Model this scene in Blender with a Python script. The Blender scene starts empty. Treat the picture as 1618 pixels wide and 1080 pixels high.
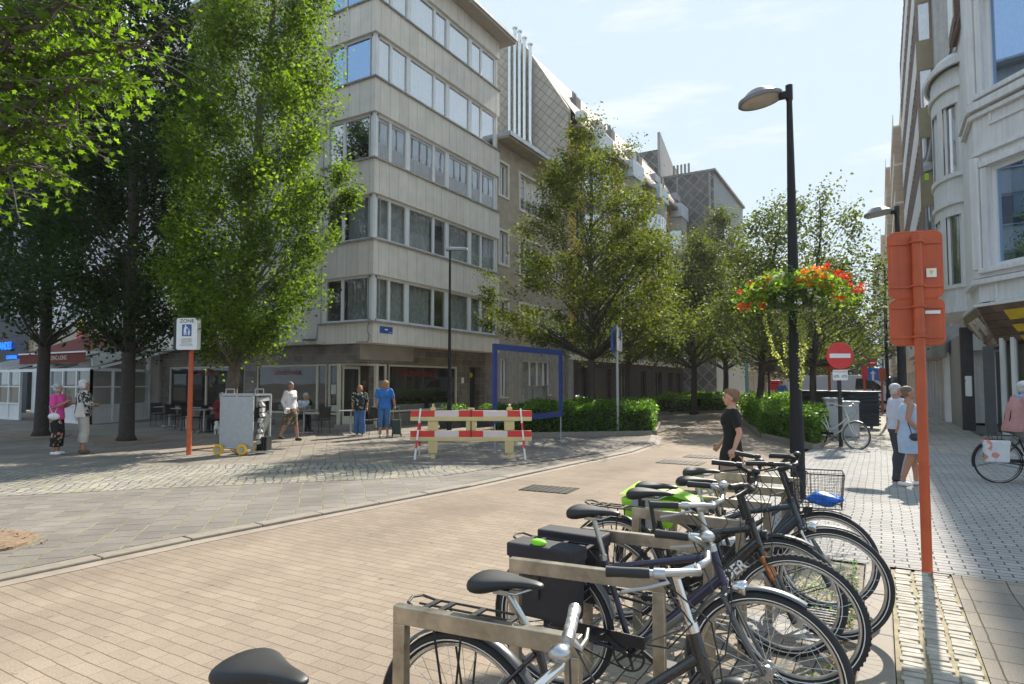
import bpy, bmesh, math, random
import numpy as np
from mathutils import Matrix, Vector
R = math.radians
PI = math.pi
random.seed(7)
S = bpy.context.scene
COL = S.collection

# ------------------------------------------------------------------ camera, sky, sun, exposure
YAW = 30.2
cd = bpy.data.cameras.new("camera"); cam = bpy.data.objects.new("camera", cd); COL.objects.link(cam)
cam.location = (0, 0, 1.65)
cam.rotation_euler = (R(90 + 2.9), 0, R(YAW))
cd.sensor_width = 36; cd.lens = 1000 / 1618 * 36; cd.shift_y = .0089
cd.clip_start = .05; cd.clip_end = 3000
S.camera = cam

SUN_EL, SUN_AZ = 40.0, 2.3          # azimuth from +Y towards +X
W = bpy.data.worlds.new("World"); S.world = W; W.use_nodes = True
nt = W.node_tree; nt.nodes.clear()
wo = nt.nodes.new('ShaderNodeOutputWorld'); bg = nt.nodes.new('ShaderNodeBackground')
sky = nt.nodes.new('ShaderNodeTexSky'); sky.sky_type = 'NISHITA'; sky.sun_disc = False
sky.sun_elevation = R(SUN_EL); sky.sun_rotation = R(SUN_AZ); sky.air_density = 1.0; sky.dust_density = .35; sky.ozone_density = 1.6
tc = nt.nodes.new('ShaderNodeTexCoord'); mp = nt.nodes.new('ShaderNodeMapping'); mp.inputs['Scale'].default_value = (1.6, 1.6, 9.0)
nz = nt.nodes.new('ShaderNodeTexNoise'); nz.inputs['Scale'].default_value = 1.9; nz.inputs['Detail'].default_value = 9; nz.inputs['Roughness'].default_value = .58
cr = nt.nodes.new('ShaderNodeValToRGB'); cr.color_ramp.elements[0].position = .54; cr.color_ramp.elements[1].position = .74
mx = nt.nodes.new('ShaderNodeMixRGB'); mx.inputs['Color2'].default_value = (2.35, 2.4, 2.45, 1)
L = nt.links.new
L(tc.outputs['Generated'], mp.inputs['Vector']); L(mp.outputs[0], nz.inputs['Vector']); L(nz.outputs['Fac'], cr.inputs[0])
mn = nt.nodes.new('ShaderNodeVectorMath'); mn.operation = 'MINIMUM'; mn.inputs[1].default_value = (1.62, 1.95, 2.2)   # sky colour capped so its sunward side does not blow out
L(cr.outputs[0], mx.inputs[0]); hs = nt.nodes.new('ShaderNodeHueSaturation'); hs.inputs['Saturation'].default_value = .85; L(sky.outputs[0], hs.inputs['Color']); L(hs.outputs[0], mn.inputs[0]); L(mn.outputs[0], mx.inputs['Color1']); L(mx.outputs[0], bg.inputs[0])
bg.inputs[1].default_value = .15; L(bg.outputs[0], wo.inputs[0])
sd = bpy.data.lights.new("sun", 'SUN'); sd.energy = 3.15; sd.angle = R(.55); sd.color = (1, .93, .82)
sun = bpy.data.objects.new("sun", sd); COL.objects.link(sun)
sun.rotation_euler = (R(90 - SUN_EL), 0, R(180 - SUN_AZ))
S.view_settings.view_transform = 'Standard'; S.view_settings.look = 'None'; S.view_settings.gamma = 1
S.view_settings.exposure = 1.58
S.cycles.max_bounces = 8; S.cycles.transparent_max_bounces = 16

# ------------------------------------------------------------------ materials
MC = {}
def _new(name):
    m = bpy.data.materials.new(name); m.use_nodes = True; n = m.node_tree; n.nodes.clear()
    o = n.nodes.new('ShaderNodeOutputMaterial'); p = n.nodes.new('ShaderNodeBsdfPrincipled')
    n.links.new(p.outputs[0], o.inputs[0]); return m, n, p, o
def _coord(n, kind='Object', rz=0, sc=(1, 1, 1), loc=(0, 0, 0), rot=None):
    t = n.nodes.new('ShaderNodeTexCoord'); m = n.nodes.new('ShaderNodeMapping')
    m.inputs['Rotation'].default_value = rot or (0, 0, rz); m.inputs['Scale'].default_value = sc; m.inputs['Location'].default_value = loc
    n.links.new(t.outputs[kind], m.inputs[0]); return m.outputs[0]
def _noise(n, vec, scale, detail=5, rough=.6):
    z = n.nodes.new('ShaderNodeTexNoise'); z.inputs['Scale'].default_value = scale; z.inputs['Detail'].default_value = detail; z.inputs['Roughness'].default_value = rough
    n.links.new(vec, z.inputs['Vector']); return z.outputs['Fac']
def _ramp(n, fac, stops):
    r = n.nodes.new('ShaderNodeValToRGB'); e = r.color_ramp.elements
    e[0].position, e[0].color = stops[0][0], (*stops[0][1], 1); e[1].position, e[1].color = stops[-1][0], (*stops[-1][1], 1)
    for p, c in stops[1:-1]:
        x = e.new(p); x.color = (*c, 1)
    n.links.new(fac, r.inputs[0]); return r.outputs[0]
def _mix(n, f, a, b, mode='MIX'):
    m = n.nodes.new('ShaderNodeMixRGB'); m.blend_type = mode
    for i, v in enumerate((f, a, b)):
        if hasattr(v, 'links') or hasattr(v, 'is_linked'): n.links.new(v, m.inputs[i])
        elif isinstance(v, tuple): m.inputs[i].default_value = (*v[:3], 1)
        else: m.inputs[i].default_value = v
    return m.outputs[0]
def _bump(n, p, h, strength=.3, dist=.01):
    b = n.nodes.new('ShaderNodeBump'); b.inputs['Strength'].default_value = strength; b.inputs['Distance'].default_value = dist
    n.links.new(h, b.inputs['Height']); n.links.new(b.outputs[0], p.inputs['Normal'])
def mat(name, c, rough=.7, metal=0, var=.18, scale=4, bump=0, spec=.5, bs=60, coat=0, stain=0, panel=0):
    if name in MC: return MC[name]
    m, n, p, o = _new(name); v = _coord(n)
    f = _noise(n, v, scale, 8)
    a = tuple(x * (1 - var) for x in c); b = tuple(min(1, x * (1 + var)) for x in c)
    col = _ramp(n, f, [(.3, a), (.7, b)])
    if stain:
        v2 = _coord(n, sc=(6, 6, .35)); g = _noise(n, v2, 1.5, 5)
        k = _ramp(n, g, [(.35, (1 - stain,) * 3), (.62, (1, 1, 1))]); col = _mix(n, 1.0, col, k, 'MULTIPLY')
    if panel:
        vm = n.nodes.new('ShaderNodeVectorMath'); vm.operation = 'DIVIDE'; vm.inputs[1].default_value = (.525, .525, 2.87); vs_ = n.nodes.new('ShaderNodeVectorMath'); vs_.operation = 'SUBTRACT'; vs_.inputs[1].default_value = (-2.32 - .525 * 4, .26, 5.5 - 2.87 * 3)
        n.links.new(v, vs_.inputs[0]); n.links.new(vs_.outputs[0], vm.inputs[0]); fl_ = n.nodes.new('ShaderNodeVectorMath'); fl_.operation = 'FLOOR'; n.links.new(vm.outputs[0], fl_.inputs[0]); wn_ = n.nodes.new('ShaderNodeTexWhiteNoise'); n.links.new(fl_.outputs[0], wn_.inputs['Vector'])
        col = _mix(n, 1.0, col, _ramp(n, wn_.outputs['Value'], [(0, (1 - panel,) * 3), (1, (1, 1, 1))]), 'MULTIPLY')
    n.links.new(col, p.inputs['Base Color'])
    rr = n.nodes.new('ShaderNodeMapRange'); rr.inputs['To Min'].default_value = max(0, rough - .08); rr.inputs['To Max'].default_value = min(1, rough + .1)
    n.links.new(f, rr.inputs[0]); n.links.new(rr.outputs[0], p.inputs['Roughness'])
    p.inputs['Metallic'].default_value = metal; p.inputs['Specular IOR Level'].default_value = spec
    if coat: p.inputs['Coat Weight'].default_value = coat
    if bump: _bump(n, p, _noise(n, v, bs, 4), bump, .004)
    MC[name] = m; return m
def paving(name, c1, c2, mort, bw, bh, rows=None,  rz=0, ms=.006, off=.5, bump=.6, rough=.92, big=.25, warp=.012, grit=.16, green=None, msmooth=.3, spec=.15):
    m, n, p, o = _new(name)
    t = n.nodes.new('ShaderNodeTexCoord')
    wn = n.nodes.new('ShaderNodeTexNoise'); wn.inputs['Scale'].default_value = .9; wn.inputs['Detail'].default_value = 3
    n.links.new(t.outputs['Object'], wn.inputs['Vector'])
    s1 = n.nodes.new('ShaderNodeVectorMath'); s1.operation = 'MULTIPLY_ADD'
    s1.inputs[1].default_value = (warp * 8,) * 3; n.links.new(wn.outputs['Color'], s1.inputs[0]); n.links.new(t.outputs['Object'], s1.inputs[2])
    wn2 = n.nodes.new('ShaderNodeTexNoise'); wn2.inputs['Scale'].default_value = 7; wn2.inputs['Detail'].default_value = 2
    n.links.new(t.outputs['Object'], wn2.inputs['Vector'])
    s2 = n.nodes.new('ShaderNodeVectorMath'); s2.operation = 'MULTIPLY_ADD'
    s2.inputs[1].default_value = (warp,) * 3; n.links.new(wn2.outputs['Color'], s2.inputs[0]); n.links.new(s1.outputs[0], s2.inputs[2])
    mp = n.nodes.new('ShaderNodeMapping'); mp.inputs['Rotation'].default_value = (0, 0, rz); n.links.new(s2.outputs[0], mp.inputs[0])
    b = n.nodes.new('ShaderNodeTexBrick'); b.offset = off; b.inputs['Scale'].default_value = 1
    b.inputs['Color1'].default_value = (*c1, 1); b.inputs['Color2'].default_value = (*c2, 1); b.inputs['Mortar'].default_value = (*mort, 1)
    b.inputs['Mortar Size'].default_value = ms; b.inputs['Mortar Smooth'].default_value = msmooth; b.inputs['Brick Width'].default_value = bw; b.inputs['Row Height'].default_value = bh
    n.links.new(mp.outputs[0], b.inputs['Vector'])
    g = _noise(n, t.outputs['Object'], 90, 3); bigf = _noise(n, t.outputs['Object'], .8, 7)
    col = _mix(n, 1.0, b.outputs['Color'], _ramp(n, g, [(.3, (1 - grit,) * 3), (.7, (1 + grit,) * 3)]), 'MULTIPLY')
    col = _mix(n, 1.0, col, _ramp(n, bigf, [(.32, (1 - big,) * 3), (.68, (1.0, 1.0, 1.0))]), 'MULTIPLY')
    sk = _ramp(n, _noise(n, t.outputs['Object'], 11, 2, .4), [(.70, (1, 1, 1)), (.76, (.72, .70, .68))]); col = _mix(n, 1.0, col, sk, 'MULTIPLY')
    st2 = _ramp(n, _noise(n, _coord(n, sc=(.35, .06, 1)), 1.6, 6), [(.36, (.82,) * 3), (.62, (1.05,) * 3)]); col = _mix(n, 1.0, col, st2, 'MULTIPLY')
    if rows:
        b2 = n.nodes.new('ShaderNodeTexBrick'); b2.offset = 0; b2.inputs['Scale'].default_value = 1; b2.inputs['Mortar Size'].default_value = rows[1]; b2.inputs['Mortar Smooth'].default_value = .2
        b2.inputs['Brick Width'].default_value = 900; b2.inputs['Row Height'].default_value = bh; n.links.new(mp.outputs[0], b2.inputs['Vector'])
        rn = _ramp(n, _noise(n, t.outputs['Object'], 3.5, 4), [(.36, (.35,) * 3), (.6, (1, 1, 1))]); rm = n.nodes.new('ShaderNodeMath'); rm.operation = 'MULTIPLY'
        n.links.new(rn, rm.inputs[0]); n.links.new(b2.outputs['Fac'], rm.inputs[1]); col = _mix(n, rm.outputs[0], col, rows[0])
    if green:
        gf = _noise(n, t.outputs['Object'], 2.3, 5); gr = _ramp(n, gf, [(.48, (0, 0, 0)), (.62, (1, 1, 1))])
        mm = n.nodes.new('ShaderNodeMath'); mm.operation = 'MULTIPLY'; n.links.new(gr, mm.inputs[0]); n.links.new(b.outputs['Fac'], mm.inputs[1])
        col = _mix(n, mm.outputs[0], col, green)
    n.links.new(col, p.inputs['Base Color']); p.inputs['Roughness'].default_value = rough; p.inputs['Specular IOR Level'].default_value = spec
    h = n.nodes.new('ShaderNodeMath'); h.operation = 'MULTIPLY_ADD'; h.inputs[1].default_value = -1
    n.links.new(b.outputs['Fac'], h.inputs[0])
    g2 = n.nodes.new('ShaderNodeMath'); g2.operation = 'MULTIPLY'; g2.inputs[1].default_value = .35; n.links.new(_noise(n, t.outputs['Object'], 14, 5), g2.inputs[0])
    n.links.new(g2.outputs[0], h.inputs[2]); _bump(n, p, h.outputs[0], bump, .012)
    MC[name] = m; return m
def brickwall(name, c1, c2, mort, bw, bh, axis='Y', ms=.006, off=.5, bump=.4, rough=.85, rot45=False, var=.15):
    """vertical masonry; axis = horizontal world axis the wall runs along"""
    m, n, p, o = _new(name); t = n.nodes.new('ShaderNodeTexCoord'); sp = n.nodes.new('ShaderNodeSeparateXYZ'); cb = n.nodes.new('ShaderNodeCombineXYZ')
    n.links.new(t.outputs['Object'], sp.inputs[0])
    if axis == 'XY':
        ad = n.nodes.new('ShaderNodeMath'); ad.operation = 'SUBTRACT'; n.links.new(sp.outputs['Y'], ad.inputs[0]); n.links.new(sp.outputs['X'], ad.inputs[1]); n.links.new(ad.outputs[0], cb.inputs['X'])
    else: n.links.new(sp.outputs[axis], cb.inputs['X'])
    n.links.new(sp.outputs['Z'], cb.inputs['Y'])
    mp = n.nodes.new('ShaderNodeMapping'); mp.inputs['Rotation'].default_value = (0, 0, R(45) if rot45 else 0); n.links.new(cb.outputs[0], mp.inputs[0])
    b = n.nodes.new('ShaderNodeTexBrick'); b.offset = off; b.inputs['Scale'].default_value = 1
    b.inputs['Color1'].default_value = (*c1, 1); b.inputs['Color2'].default_value = (*c2, 1); b.inputs['Mortar'].default_value = (*mort, 1)
    b.inputs['Mortar Size'].default_value = ms; b.inputs['Mortar Smooth'].default_value = .1; b.inputs['Brick Width'].default_value = bw; b.inputs['Row Height'].default_value = bh
    n.links.new(mp.outputs[0], b.inputs['Vector'])
    f = _noise(n, t.outputs['Object'], 2.2, 8)
    col = _mix(n, 1.0, b.outputs['Color'], _ramp(n, f, [(.3, (1 - var,) * 3), (.7, (1 + var,) * 3)]), 'MULTIPLY')
    n.links.new(col, p.inputs['Base Color']); p.inputs['Roughness'].default_value = rough
    h = n.nodes.new('ShaderNodeMath'); h.operation = 'SUBTRACT'; h.inputs[0].default_value = 1; n.links.new(b.outputs['Fac'], h.inputs[1]); _bump(n, p, h.outputs[0], bump, .01)
    MC[name] = m; return m
def glass(name, tint=(.74, .77, .78), dark=False, refl=1.0, gc=(.95, .97, 1)):
    if name in MC: return MC[name]
    m, n, p, o = _new(name); n.nodes.remove(p)
    tr = n.nodes.new('ShaderNodeBsdfTransparent'); tr.inputs[0].default_value = (*tint, 1)
    gl = n.nodes.new('ShaderNodeBsdfGlossy'); gl.inputs['Roughness'].default_value = .02; gl.inputs[0].default_value = (*gc, 1)
    fr = n.nodes.new('ShaderNodeLayerWeight'); fr.inputs[0].default_value = .5
    pw = n.nodes.new('ShaderNodeMath'); pw.operation = 'POWER'; pw.inputs[1].default_value = 3.6; n.links.new(fr.outputs['Facing'], pw.inputs[0])
    mu = n.nodes.new('ShaderNodeMath'); mu.operation = 'MULTIPLY_ADD'; mu.inputs[1].default_value = .9; mu.inputs[2].default_value = .10 * refl; mu.use_clamp = True
    n.links.new(pw.outputs[0], mu.inputs[0])
    nb = n.nodes.new('ShaderNodeBump'); nb.inputs['Strength'].default_value = .02; nb.inputs['Distance'].default_value = .05
    n.links.new(_noise(n, _coord(n), 1.3, 1), nb.inputs['Height']); n.links.new(nb.outputs[0], gl.inputs['Normal'])
    mi = n.nodes.new('ShaderNodeMixShader'); n.links.new(mu.outputs[0], mi.inputs[0]); n.links.new(tr.outputs[0], mi.inputs[1]); n.links.new(gl.outputs[0], mi.inputs[2])
    n.links.new(mi.outputs[0], o.inputs[0]); MC[name] = m; return m
def leafmat(name, dark, light, trans=.45, rough=.6, tcol=None, spec=.18):
    m, n, p, o = _new(name)
    g = n.nodes.new('ShaderNodeNewGeometry'); v = _coord(n); f = _noise(n, v, .7, 3)
    col = _ramp(n, g.outputs['Random Per Island'], [(0, dark), (.55, tuple((a + b) / 2 for a, b in zip(dark, light))), (1, light)])
    col = _mix(n, 1.0, col, _ramp(n, f, [(.35, (.75,) * 3), (.65, (1.2,) * 3)]), 'MULTIPLY')
    n.links.new(col, p.inputs['Base Color']); p.inputs['Roughness'].default_value = rough; p.inputs['Specular IOR Level'].default_value = spec
    tl = n.nodes.new('ShaderNodeBsdfTranslucent'); tm = tcol or (2.6, 2.9, .9)
    tcl = _mix(n, 1.0, col, tm, 'MULTIPLY')
    n.links.new(tcl, tl.inputs[0])
    mi = n.nodes.new('ShaderNodeMixShader'); mi.inputs[0].default_value = trans; n.links.new(p.outputs[0], mi.inputs[1]); n.links.new(tl.outputs[0], mi.inputs[2])
    n.links.new(mi.outputs[0], o.inputs[0]); MC[name] = m; return m
def emit(name, c, s):
    m, n, p, o = _new(name); p.inputs['Base Color'].default_value = (*c, 1); p.inputs['Emission Color'].default_value = (*c, 1); p.inputs['Emission Strength'].default_value = s
    MC[name] = m; return m

# ------------------------------------------------------------------ mesh helpers
class MB:
    def __init__(s, M=None): s.v = []; s.f = []; s.mi = []; s.M = M or Matrix()
    def add(s, vs, fs, m=0):
        o = len(s.v); M = s.M
        s.v += [tuple(M @ Vector(p)) for p in vs]; s.f += [tuple(o + i for i in f) for f in fs]; s.mi += [m] * len(fs); return s
    def box(s, x0, x1, y0, y1, z0, z1, m=0):
        v = [(x, y, z) for x in (x0, x1) for y in (y0, y1) for z in (z0, z1)]
        return s.add(v, [(0, 1, 3, 2), (4, 6, 7, 5), (0, 4, 5, 1), (2, 3, 7, 6), (0, 2, 6, 4), (1, 5, 7, 3)], m)
    def obox(s, c, d, X, m=0):
        """box centred c, half sizes d, rotated by 3x3/4x4 X"""
        X = X.to_3x3(); v = [tuple(Vector(c) + X @ Vector((a * d[0], b * d[1], e * d[2]))) for a in (-1, 1) for b in (-1, 1) for e in (-1, 1)]
        return s.add(v, [(0, 1, 3, 2), (4, 6, 7, 5), (0, 4, 5, 1), (2, 3, 7, 6), (0, 2, 6, 4), (1, 5, 7, 3)], m)
    def bar(s, a, b, w, h, m=0, up=(0, 0, 1)):
        a = Vector(a); b = Vector(b); d = (b - a); l = d.length; d.normalize(); u = Vector(up)
        if abs(d.dot(u)) > .95: u = Vector((0, 1, 0))
        y = u.cross(d).normalized(); z = d.cross(y); X = Matrix((d, y, z)).transposed()
        return s.obox((a + b) / 2, (l / 2, w / 2, h / 2), X, m)
    def tube(s, pts, r, n=8, m=0, closed=False, cap=True, sy=1.0):
        P = [Vector(p) for p in pts]; k = len(P); rr = r if isinstance(r, (list, tuple)) else [r] * k
        vs = []; prev = None
        for i, p in enumerate(P):
            a = P[(i - 1) % k] if (closed or i > 0) else P[i]; b = P[(i + 1) % k] if (closed or i < k - 1) else P[i]
            t = (b - a)
            if t.length < 1e-9: t = Vector((0, 0, 1))
            t.normalize()
            if prev is None:
                u = Vector((0, 0, 1)) if abs(t.z) < .9 else Vector((1, 0, 0)); x = (u - t * u.dot(t)).normalized()
            else:
                x = prev - t * prev.dot(t)
                x = x.normalized() if x.length > 1e-6 else Vector((1, 0, 0))
            prev = x; y = t.cross(x)
            for j in range(n):
                q = 2 * PI * j / n; vs.append(tuple(p + (x * math.cos(q) + y * math.sin(q) * sy) * rr[i]))
        fs = []
        for i in range(k if closed else k - 1):
            for j in range(n):
                a = i * n + j; b = i * n + (j + 1) % n; c = ((i + 1) % k) * n + (j + 1) % n; d = ((i + 1) % k) * n + j; fs.append((a, b, c, d))
        if cap and not closed:
            fs.append(tuple(range(n))[::-1]); fs.append(tuple((k - 1) * n + j for j in range(n)))
        return s.add(vs, fs, m)
    def ring(s, c, axis, Rr, r, N=40, n=8, m=0, a0=0, a1=2 * PI, sy=1.0):
        ax = Vector(axis).normalized(); u = Vector((0, 0, 1)) if abs(ax.z) < .9 else Vector((1, 0, 0)); x = ax.cross(u).normalized(); y = ax.cross(x)
        full = abs(a1 - a0 - 2 * PI) < 1e-6; K = N if full else N + 1
        pts = [Vector(c) + (x * math.cos(a0 + (a1 - a0) * i / N) + y * math.sin(a0 + (a1 - a0) * i / N)) * Rr for i in range(K)]
        return s.tube(pts, r, n, m, closed=full, sy=sy)
    def lathe(s, prof, n=24, c=(0, 0, 0), m=0, a0=0, a1=2 * PI, sx=1, sy=1):
        vs = []; full = abs(a1 - a0 - 2 * PI) < 1e-6; K = n if full else n + 1
        for (r, z) in prof:
            for j in range(K):
                q = a0 + (a1 - a0) * j / n; vs.append((c[0] + r * math.cos(q) * sx, c[1] + r * math.sin(q) * sy, c[2] + z))
        fs = []
        for i in range(len(prof) - 1):
            for j in range(n):
                a = i * K + j; b = i * K + (j + 1) % K; fs.append((a, b, (i + 1) * K + (j + 1) % K, (i + 1) * K + j))
        if full:
            if prof[0][0] > 1e-4: fs.append(tuple(range(K))[::-1])
            if prof[-1][0] > 1e-4: fs.append(tuple((len(prof) - 1) * K + j for j in range(K)))
        return s.add(vs, fs, m)
    def ell(s, c, r, n=12, k=8, m=0, X=None):
        X = X.to_3x3() if X else Matrix.Identity(3); vs = []; fs = []
        vs.append(tuple(Vector(c) + X @ Vector((0, 0, -r[2]))))
        for i in range(1, k):
            t = PI * i / k - PI / 2
            for j in range(n):
                q = 2 * PI * j / n; vs.append(tuple(Vector(c) + X @ Vector((r[0] * math.cos(t) * math.cos(q), r[1] * math.cos(t) * math.sin(q), r[2] * math.sin(t)))))
        vs.append(tuple(Vector(c) + X @ Vector((0, 0, r[2])))); e = len(vs) - 1
        for j in range(n):
            fs.append((0, 1 + (j + 1) % n, 1 + j)); fs.append((e, e - n + j, e - n + (j + 1) % n))
        for i in range(k - 2):
            for j in range(n):
                a = 1 + i * n + j; b = 1 + i * n + (j + 1) % n; fs.append((a, b, b + n, a + n))
        return s.add(vs, fs, m)
    def prism(s, poly, z0, z1, m=0, top=None):
        n = len(poly); t = top or poly; vs = [(x, y, z0) for x, y in poly] + [(x, y, z1) for x, y in t]
        fs = [tuple(range(n))[::-1], tuple(n + i for i in range(n))] + [(i, (i + 1) % n, n + (i + 1) % n, n + i) for i in range(n)]
        return s.add(vs, fs, m)
    def sheet(s, poly, z, m=0): return s.add([(x, y, z) for x, y in poly], [tuple(range(len(poly)))], m)
    def quad(s, a, b, c, d, m=0): return s.add([a, b, c, d], [(0, 1, 2, 3)], m)
    def build(s, name, mats, parent=None, smooth=False, bevel=0, loc=None, rz=0):
        me = bpy.data.meshes.new(name); me.from_pydata(s.v, [], s.f)
        for mm in (mats if isinstance(mats, (list, tuple)) else [mats]): me.materials.append(mm)
        if len(me.materials) > 1: me.polygons.foreach_set('material_index', s.mi)
        if smooth: me.polygons.foreach_set('use_smooth', [True] * len(me.polygons))
        me.update(); bm = bmesh.new(); bm.from_mesh(me)
        bmesh.ops.recalc_face_normals(bm, faces=bm.faces); bm.to_mesh(me); bm.free()
        if smooth and smooth != 2:
            try: me.set_sharp_from_angle(angle=R(40))
            except Exception: pass
        o = bpy.data.objects.new(name, me); COL.objects.link(o)
        if parent: o.parent = parent
        if loc: o.location = loc
        o.rotation_euler.z = rz
        if bevel:
            b = o.modifiers.new('bevel', 'BEVEL'); b.width = bevel; b.segments = 2; b.limit_method = 'ANGLE'; b.angle_limit = R(35)
        return o
def tag(o, label=None, cat=None, group=None, kind=None):
    if label: o['label'] = label
    if cat: o['category'] = cat
    if group: o['group'] = group
    if kind: o['kind'] = kind
    return o
def thing(name, label, cat, loc=(0, 0, 0), rz=0, group=None):
    o = bpy.data.objects.new(name, None); o.empty_display_size = .2; COL.objects.link(o); o.location = loc; o.rotation_euler.z = rz
    return tag(o, label, cat, group)
def struct(o): o['kind'] = 'structure'; return o
def npmesh(name, V, F, mats, parent=None, smooth=False, mi=None, link=True):
    me = bpy.data.meshes.new(name); V = np.asarray(V, dtype=np.float32); F = np.asarray(F, dtype=np.int32); k = F.shape[1]
    me.vertices.add(len(V)); me.vertices.foreach_set('co', V.ravel()); me.loops.add(F.size); me.loops.foreach_set('vertex_index', F.ravel())
    me.polygons.add(len(F)); me.polygons.foreach_set('loop_start', np.arange(0, F.size, k, dtype=np.int32)); me.polygons.foreach_set('loop_total', np.full(len(F), k, dtype=np.int32))
    for mm in (mats if isinstance(mats, (list, tuple)) else [mats]): me.materials.append(mm)
    if mi is not None: me.polygons.foreach_set('material_index', np.asarray(mi, dtype=np.int32))
    me.update(calc_edges=True); me.validate()
    o = bpy.data.objects.new(name, me)
    if link: COL.objects.link(o)
    if parent: o.parent = parent
    return o
def kids(o): return [c for c in bpy.data.objects if c.parent == o]
def copy_tree(o, parent=None):
    c = o.copy(); COL.objects.link(c); c.parent = parent
    for ch in kids(o): copy_tree(ch, c)
    return c
def text(name, s, size, M, m, parent=None, ext=.002, align='CENTER', sx=1.0, bold=0):
    cu = bpy.data.curves.new(name, 'FONT'); cu.body = s; cu.size = size; cu.align_x = align; cu.align_y = 'CENTER'; cu.extrude = ext; cu.offset = bold
    t = bpy.data.objects.new(name, cu); COL.objects.link(t); bpy.context.view_layer.update()
    me = bpy.data.meshes.new_from_object(t.evaluated_get(bpy.context.evaluated_depsgraph_get())); bpy.data.objects.remove(t); bpy.data.curves.remove(cu)
    me.transform(M @ Matrix.Diagonal((sx, 1, 1, 1))); me.materials.clear(); me.materials.append(m)
    o = bpy.data.objects.new(name, me); COL.objects.link(o)
    if parent: o.parent = parent
    return o
def face_m(origin, right, up):
    """matrix whose x is 'right', y is 'up', z is the outward normal (for text)"""
    r = Vector(right).normalized(); u = Vector(up).normalized(); n = r.cross(u)
    M = Matrix((r, u, n)).transposed().to_4x4(); M.translation = Vector(origin); return M
def remesh(mb, name, mats, parent, voxel=.009, smooth_it=3):
    o = mb.build(name, mats, parent); r = o.modifiers.new('r', 'REMESH'); r.mode = 'VOXEL'; r.voxel_size = voxel; r.use_smooth_shade = True
    if smooth_it: q = o.modifiers.new('s', 'SMOOTH'); q.iterations = smooth_it; q.factor = .5
    bpy.context.view_layer.update(); me = bpy.data.meshes.new_from_object(o.evaluated_get(bpy.context.evaluated_depsgraph_get()))
    o.modifiers.clear(); old = o.data; o.data = me; bpy.data.meshes.remove(old); me.name = name
    if not me.materials: me.materials.append(mats[0] if isinstance(mats, list) else mats)
    me.polygons.foreach_set('use_smooth', [True] * len(me.polygons)); return o
# ------------------------------------------------------------------ common materials
mConc = mat('pale concrete panel', (.78, .71, .62), .85, var=.09, scale=1.6, bump=.25, bs=120, stain=.09, panel=.10)
mConcD = mat('weathered concrete', (.34, .32, .29), .85, var=.2, scale=3, bump=.2, stain=.3)
mPlaster = mat('pale plaster', (.70, .66, .59), .9, var=.1, scale=1.2, bump=.25, bs=50, stain=.12)
mWhiteFr = mat('white window paint', (.74, .74, .73), .4, var=.04)
mCreamFr = mat('cream frame paint', (.62, .56, .44), .5, var=.06)
mWhitePl = mat('white painted plaster', (.74, .73, .72), .8, var=.08, scale=1.5, bump=.15, stain=.12)
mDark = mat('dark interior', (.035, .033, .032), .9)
mRoom = mat('dim room wall', (.34, .30, .25), .9, var=.3, scale=.6)
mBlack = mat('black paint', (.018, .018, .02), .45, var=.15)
mBlackMetal = mat('dark lamp post paint', (.009, .009, .011), .5, spec=.3, var=.2, scale=6)
mJoint = mat('dark joint', (.36, .33, .29), .9)
mOrange = mat('orange red sign paint', (.56, .105, .035), .5, var=.2, scale=3.5, bump=.06, stain=.22)
mRed = mat('sign red', (.62, .03, .03), .4, var=.06)
mWhite = mat('white paint', (.78, .78, .76), .45, var=.04)
mBlue = mat('traffic blue', (.03, .09, .32), .4, var=.06)
mFrameBlue = mat('blue painted frame', (.012, .035, .17), .5, var=.04)
mSteel = mat('galvanised steel', (.40, .42, .43), .5, metal=.55, var=.1, scale=14, bump=.06, bs=30)
mChrome = mat('chrome', (.7, .7, .7), .16, metal=1, var=.08)
mAlu = mat('brushed aluminium', (.5, .5, .5), .34, metal=1, var=.1, scale=14)
mRackSt = mat('weathered stainless steel', (.43, .385, .315), .32, metal=.9, var=.35, scale=11, bump=.08, bs=40)
mYellow = mat('yellow plastic', (.72, .55, .22), .55, var=.1)
mYelWheel = mat('yellow wheel', (.75, .42, .02), .5)
mRubber = mat('black rubber', (.022, .022, .024), .75, bump=.1)
mGlass = glass('window glass'); mShop = glass('shop window glass', (.55, .57, .55), refl=.6)
mGlassHi = glass('sky reflecting glass', (.55, .6, .64), refl=4.6)
mCurt = mat('white net curtain', (.68, .68, .66), .9, var=.15, scale=9)
mCurtG = mat('grey net curtain', (.46, .46, .43), .9, var=.25, scale=6)
mSkin = mat('skin', (.52, .28, .19), .55, var=.06, scale=8, spec=.4)
mSkinT = mat('tanned skin', (.40, .20, .125), .5, var=.06, scale=8, spec=.4)
mSoil = mat('dry soil', (.22, .15, .095), .95, var=.4, scale=14, bump=.8, bs=30)
mGranite = mat('kerb stone', (.235, .20, .16), .8, var=.15, scale=10, bump=.35, bs=120)
mWood = mat('brown weathered boards', (.14, .085, .055), .75, var=.35, scale=6, bump=.3, bs=20)

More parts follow.
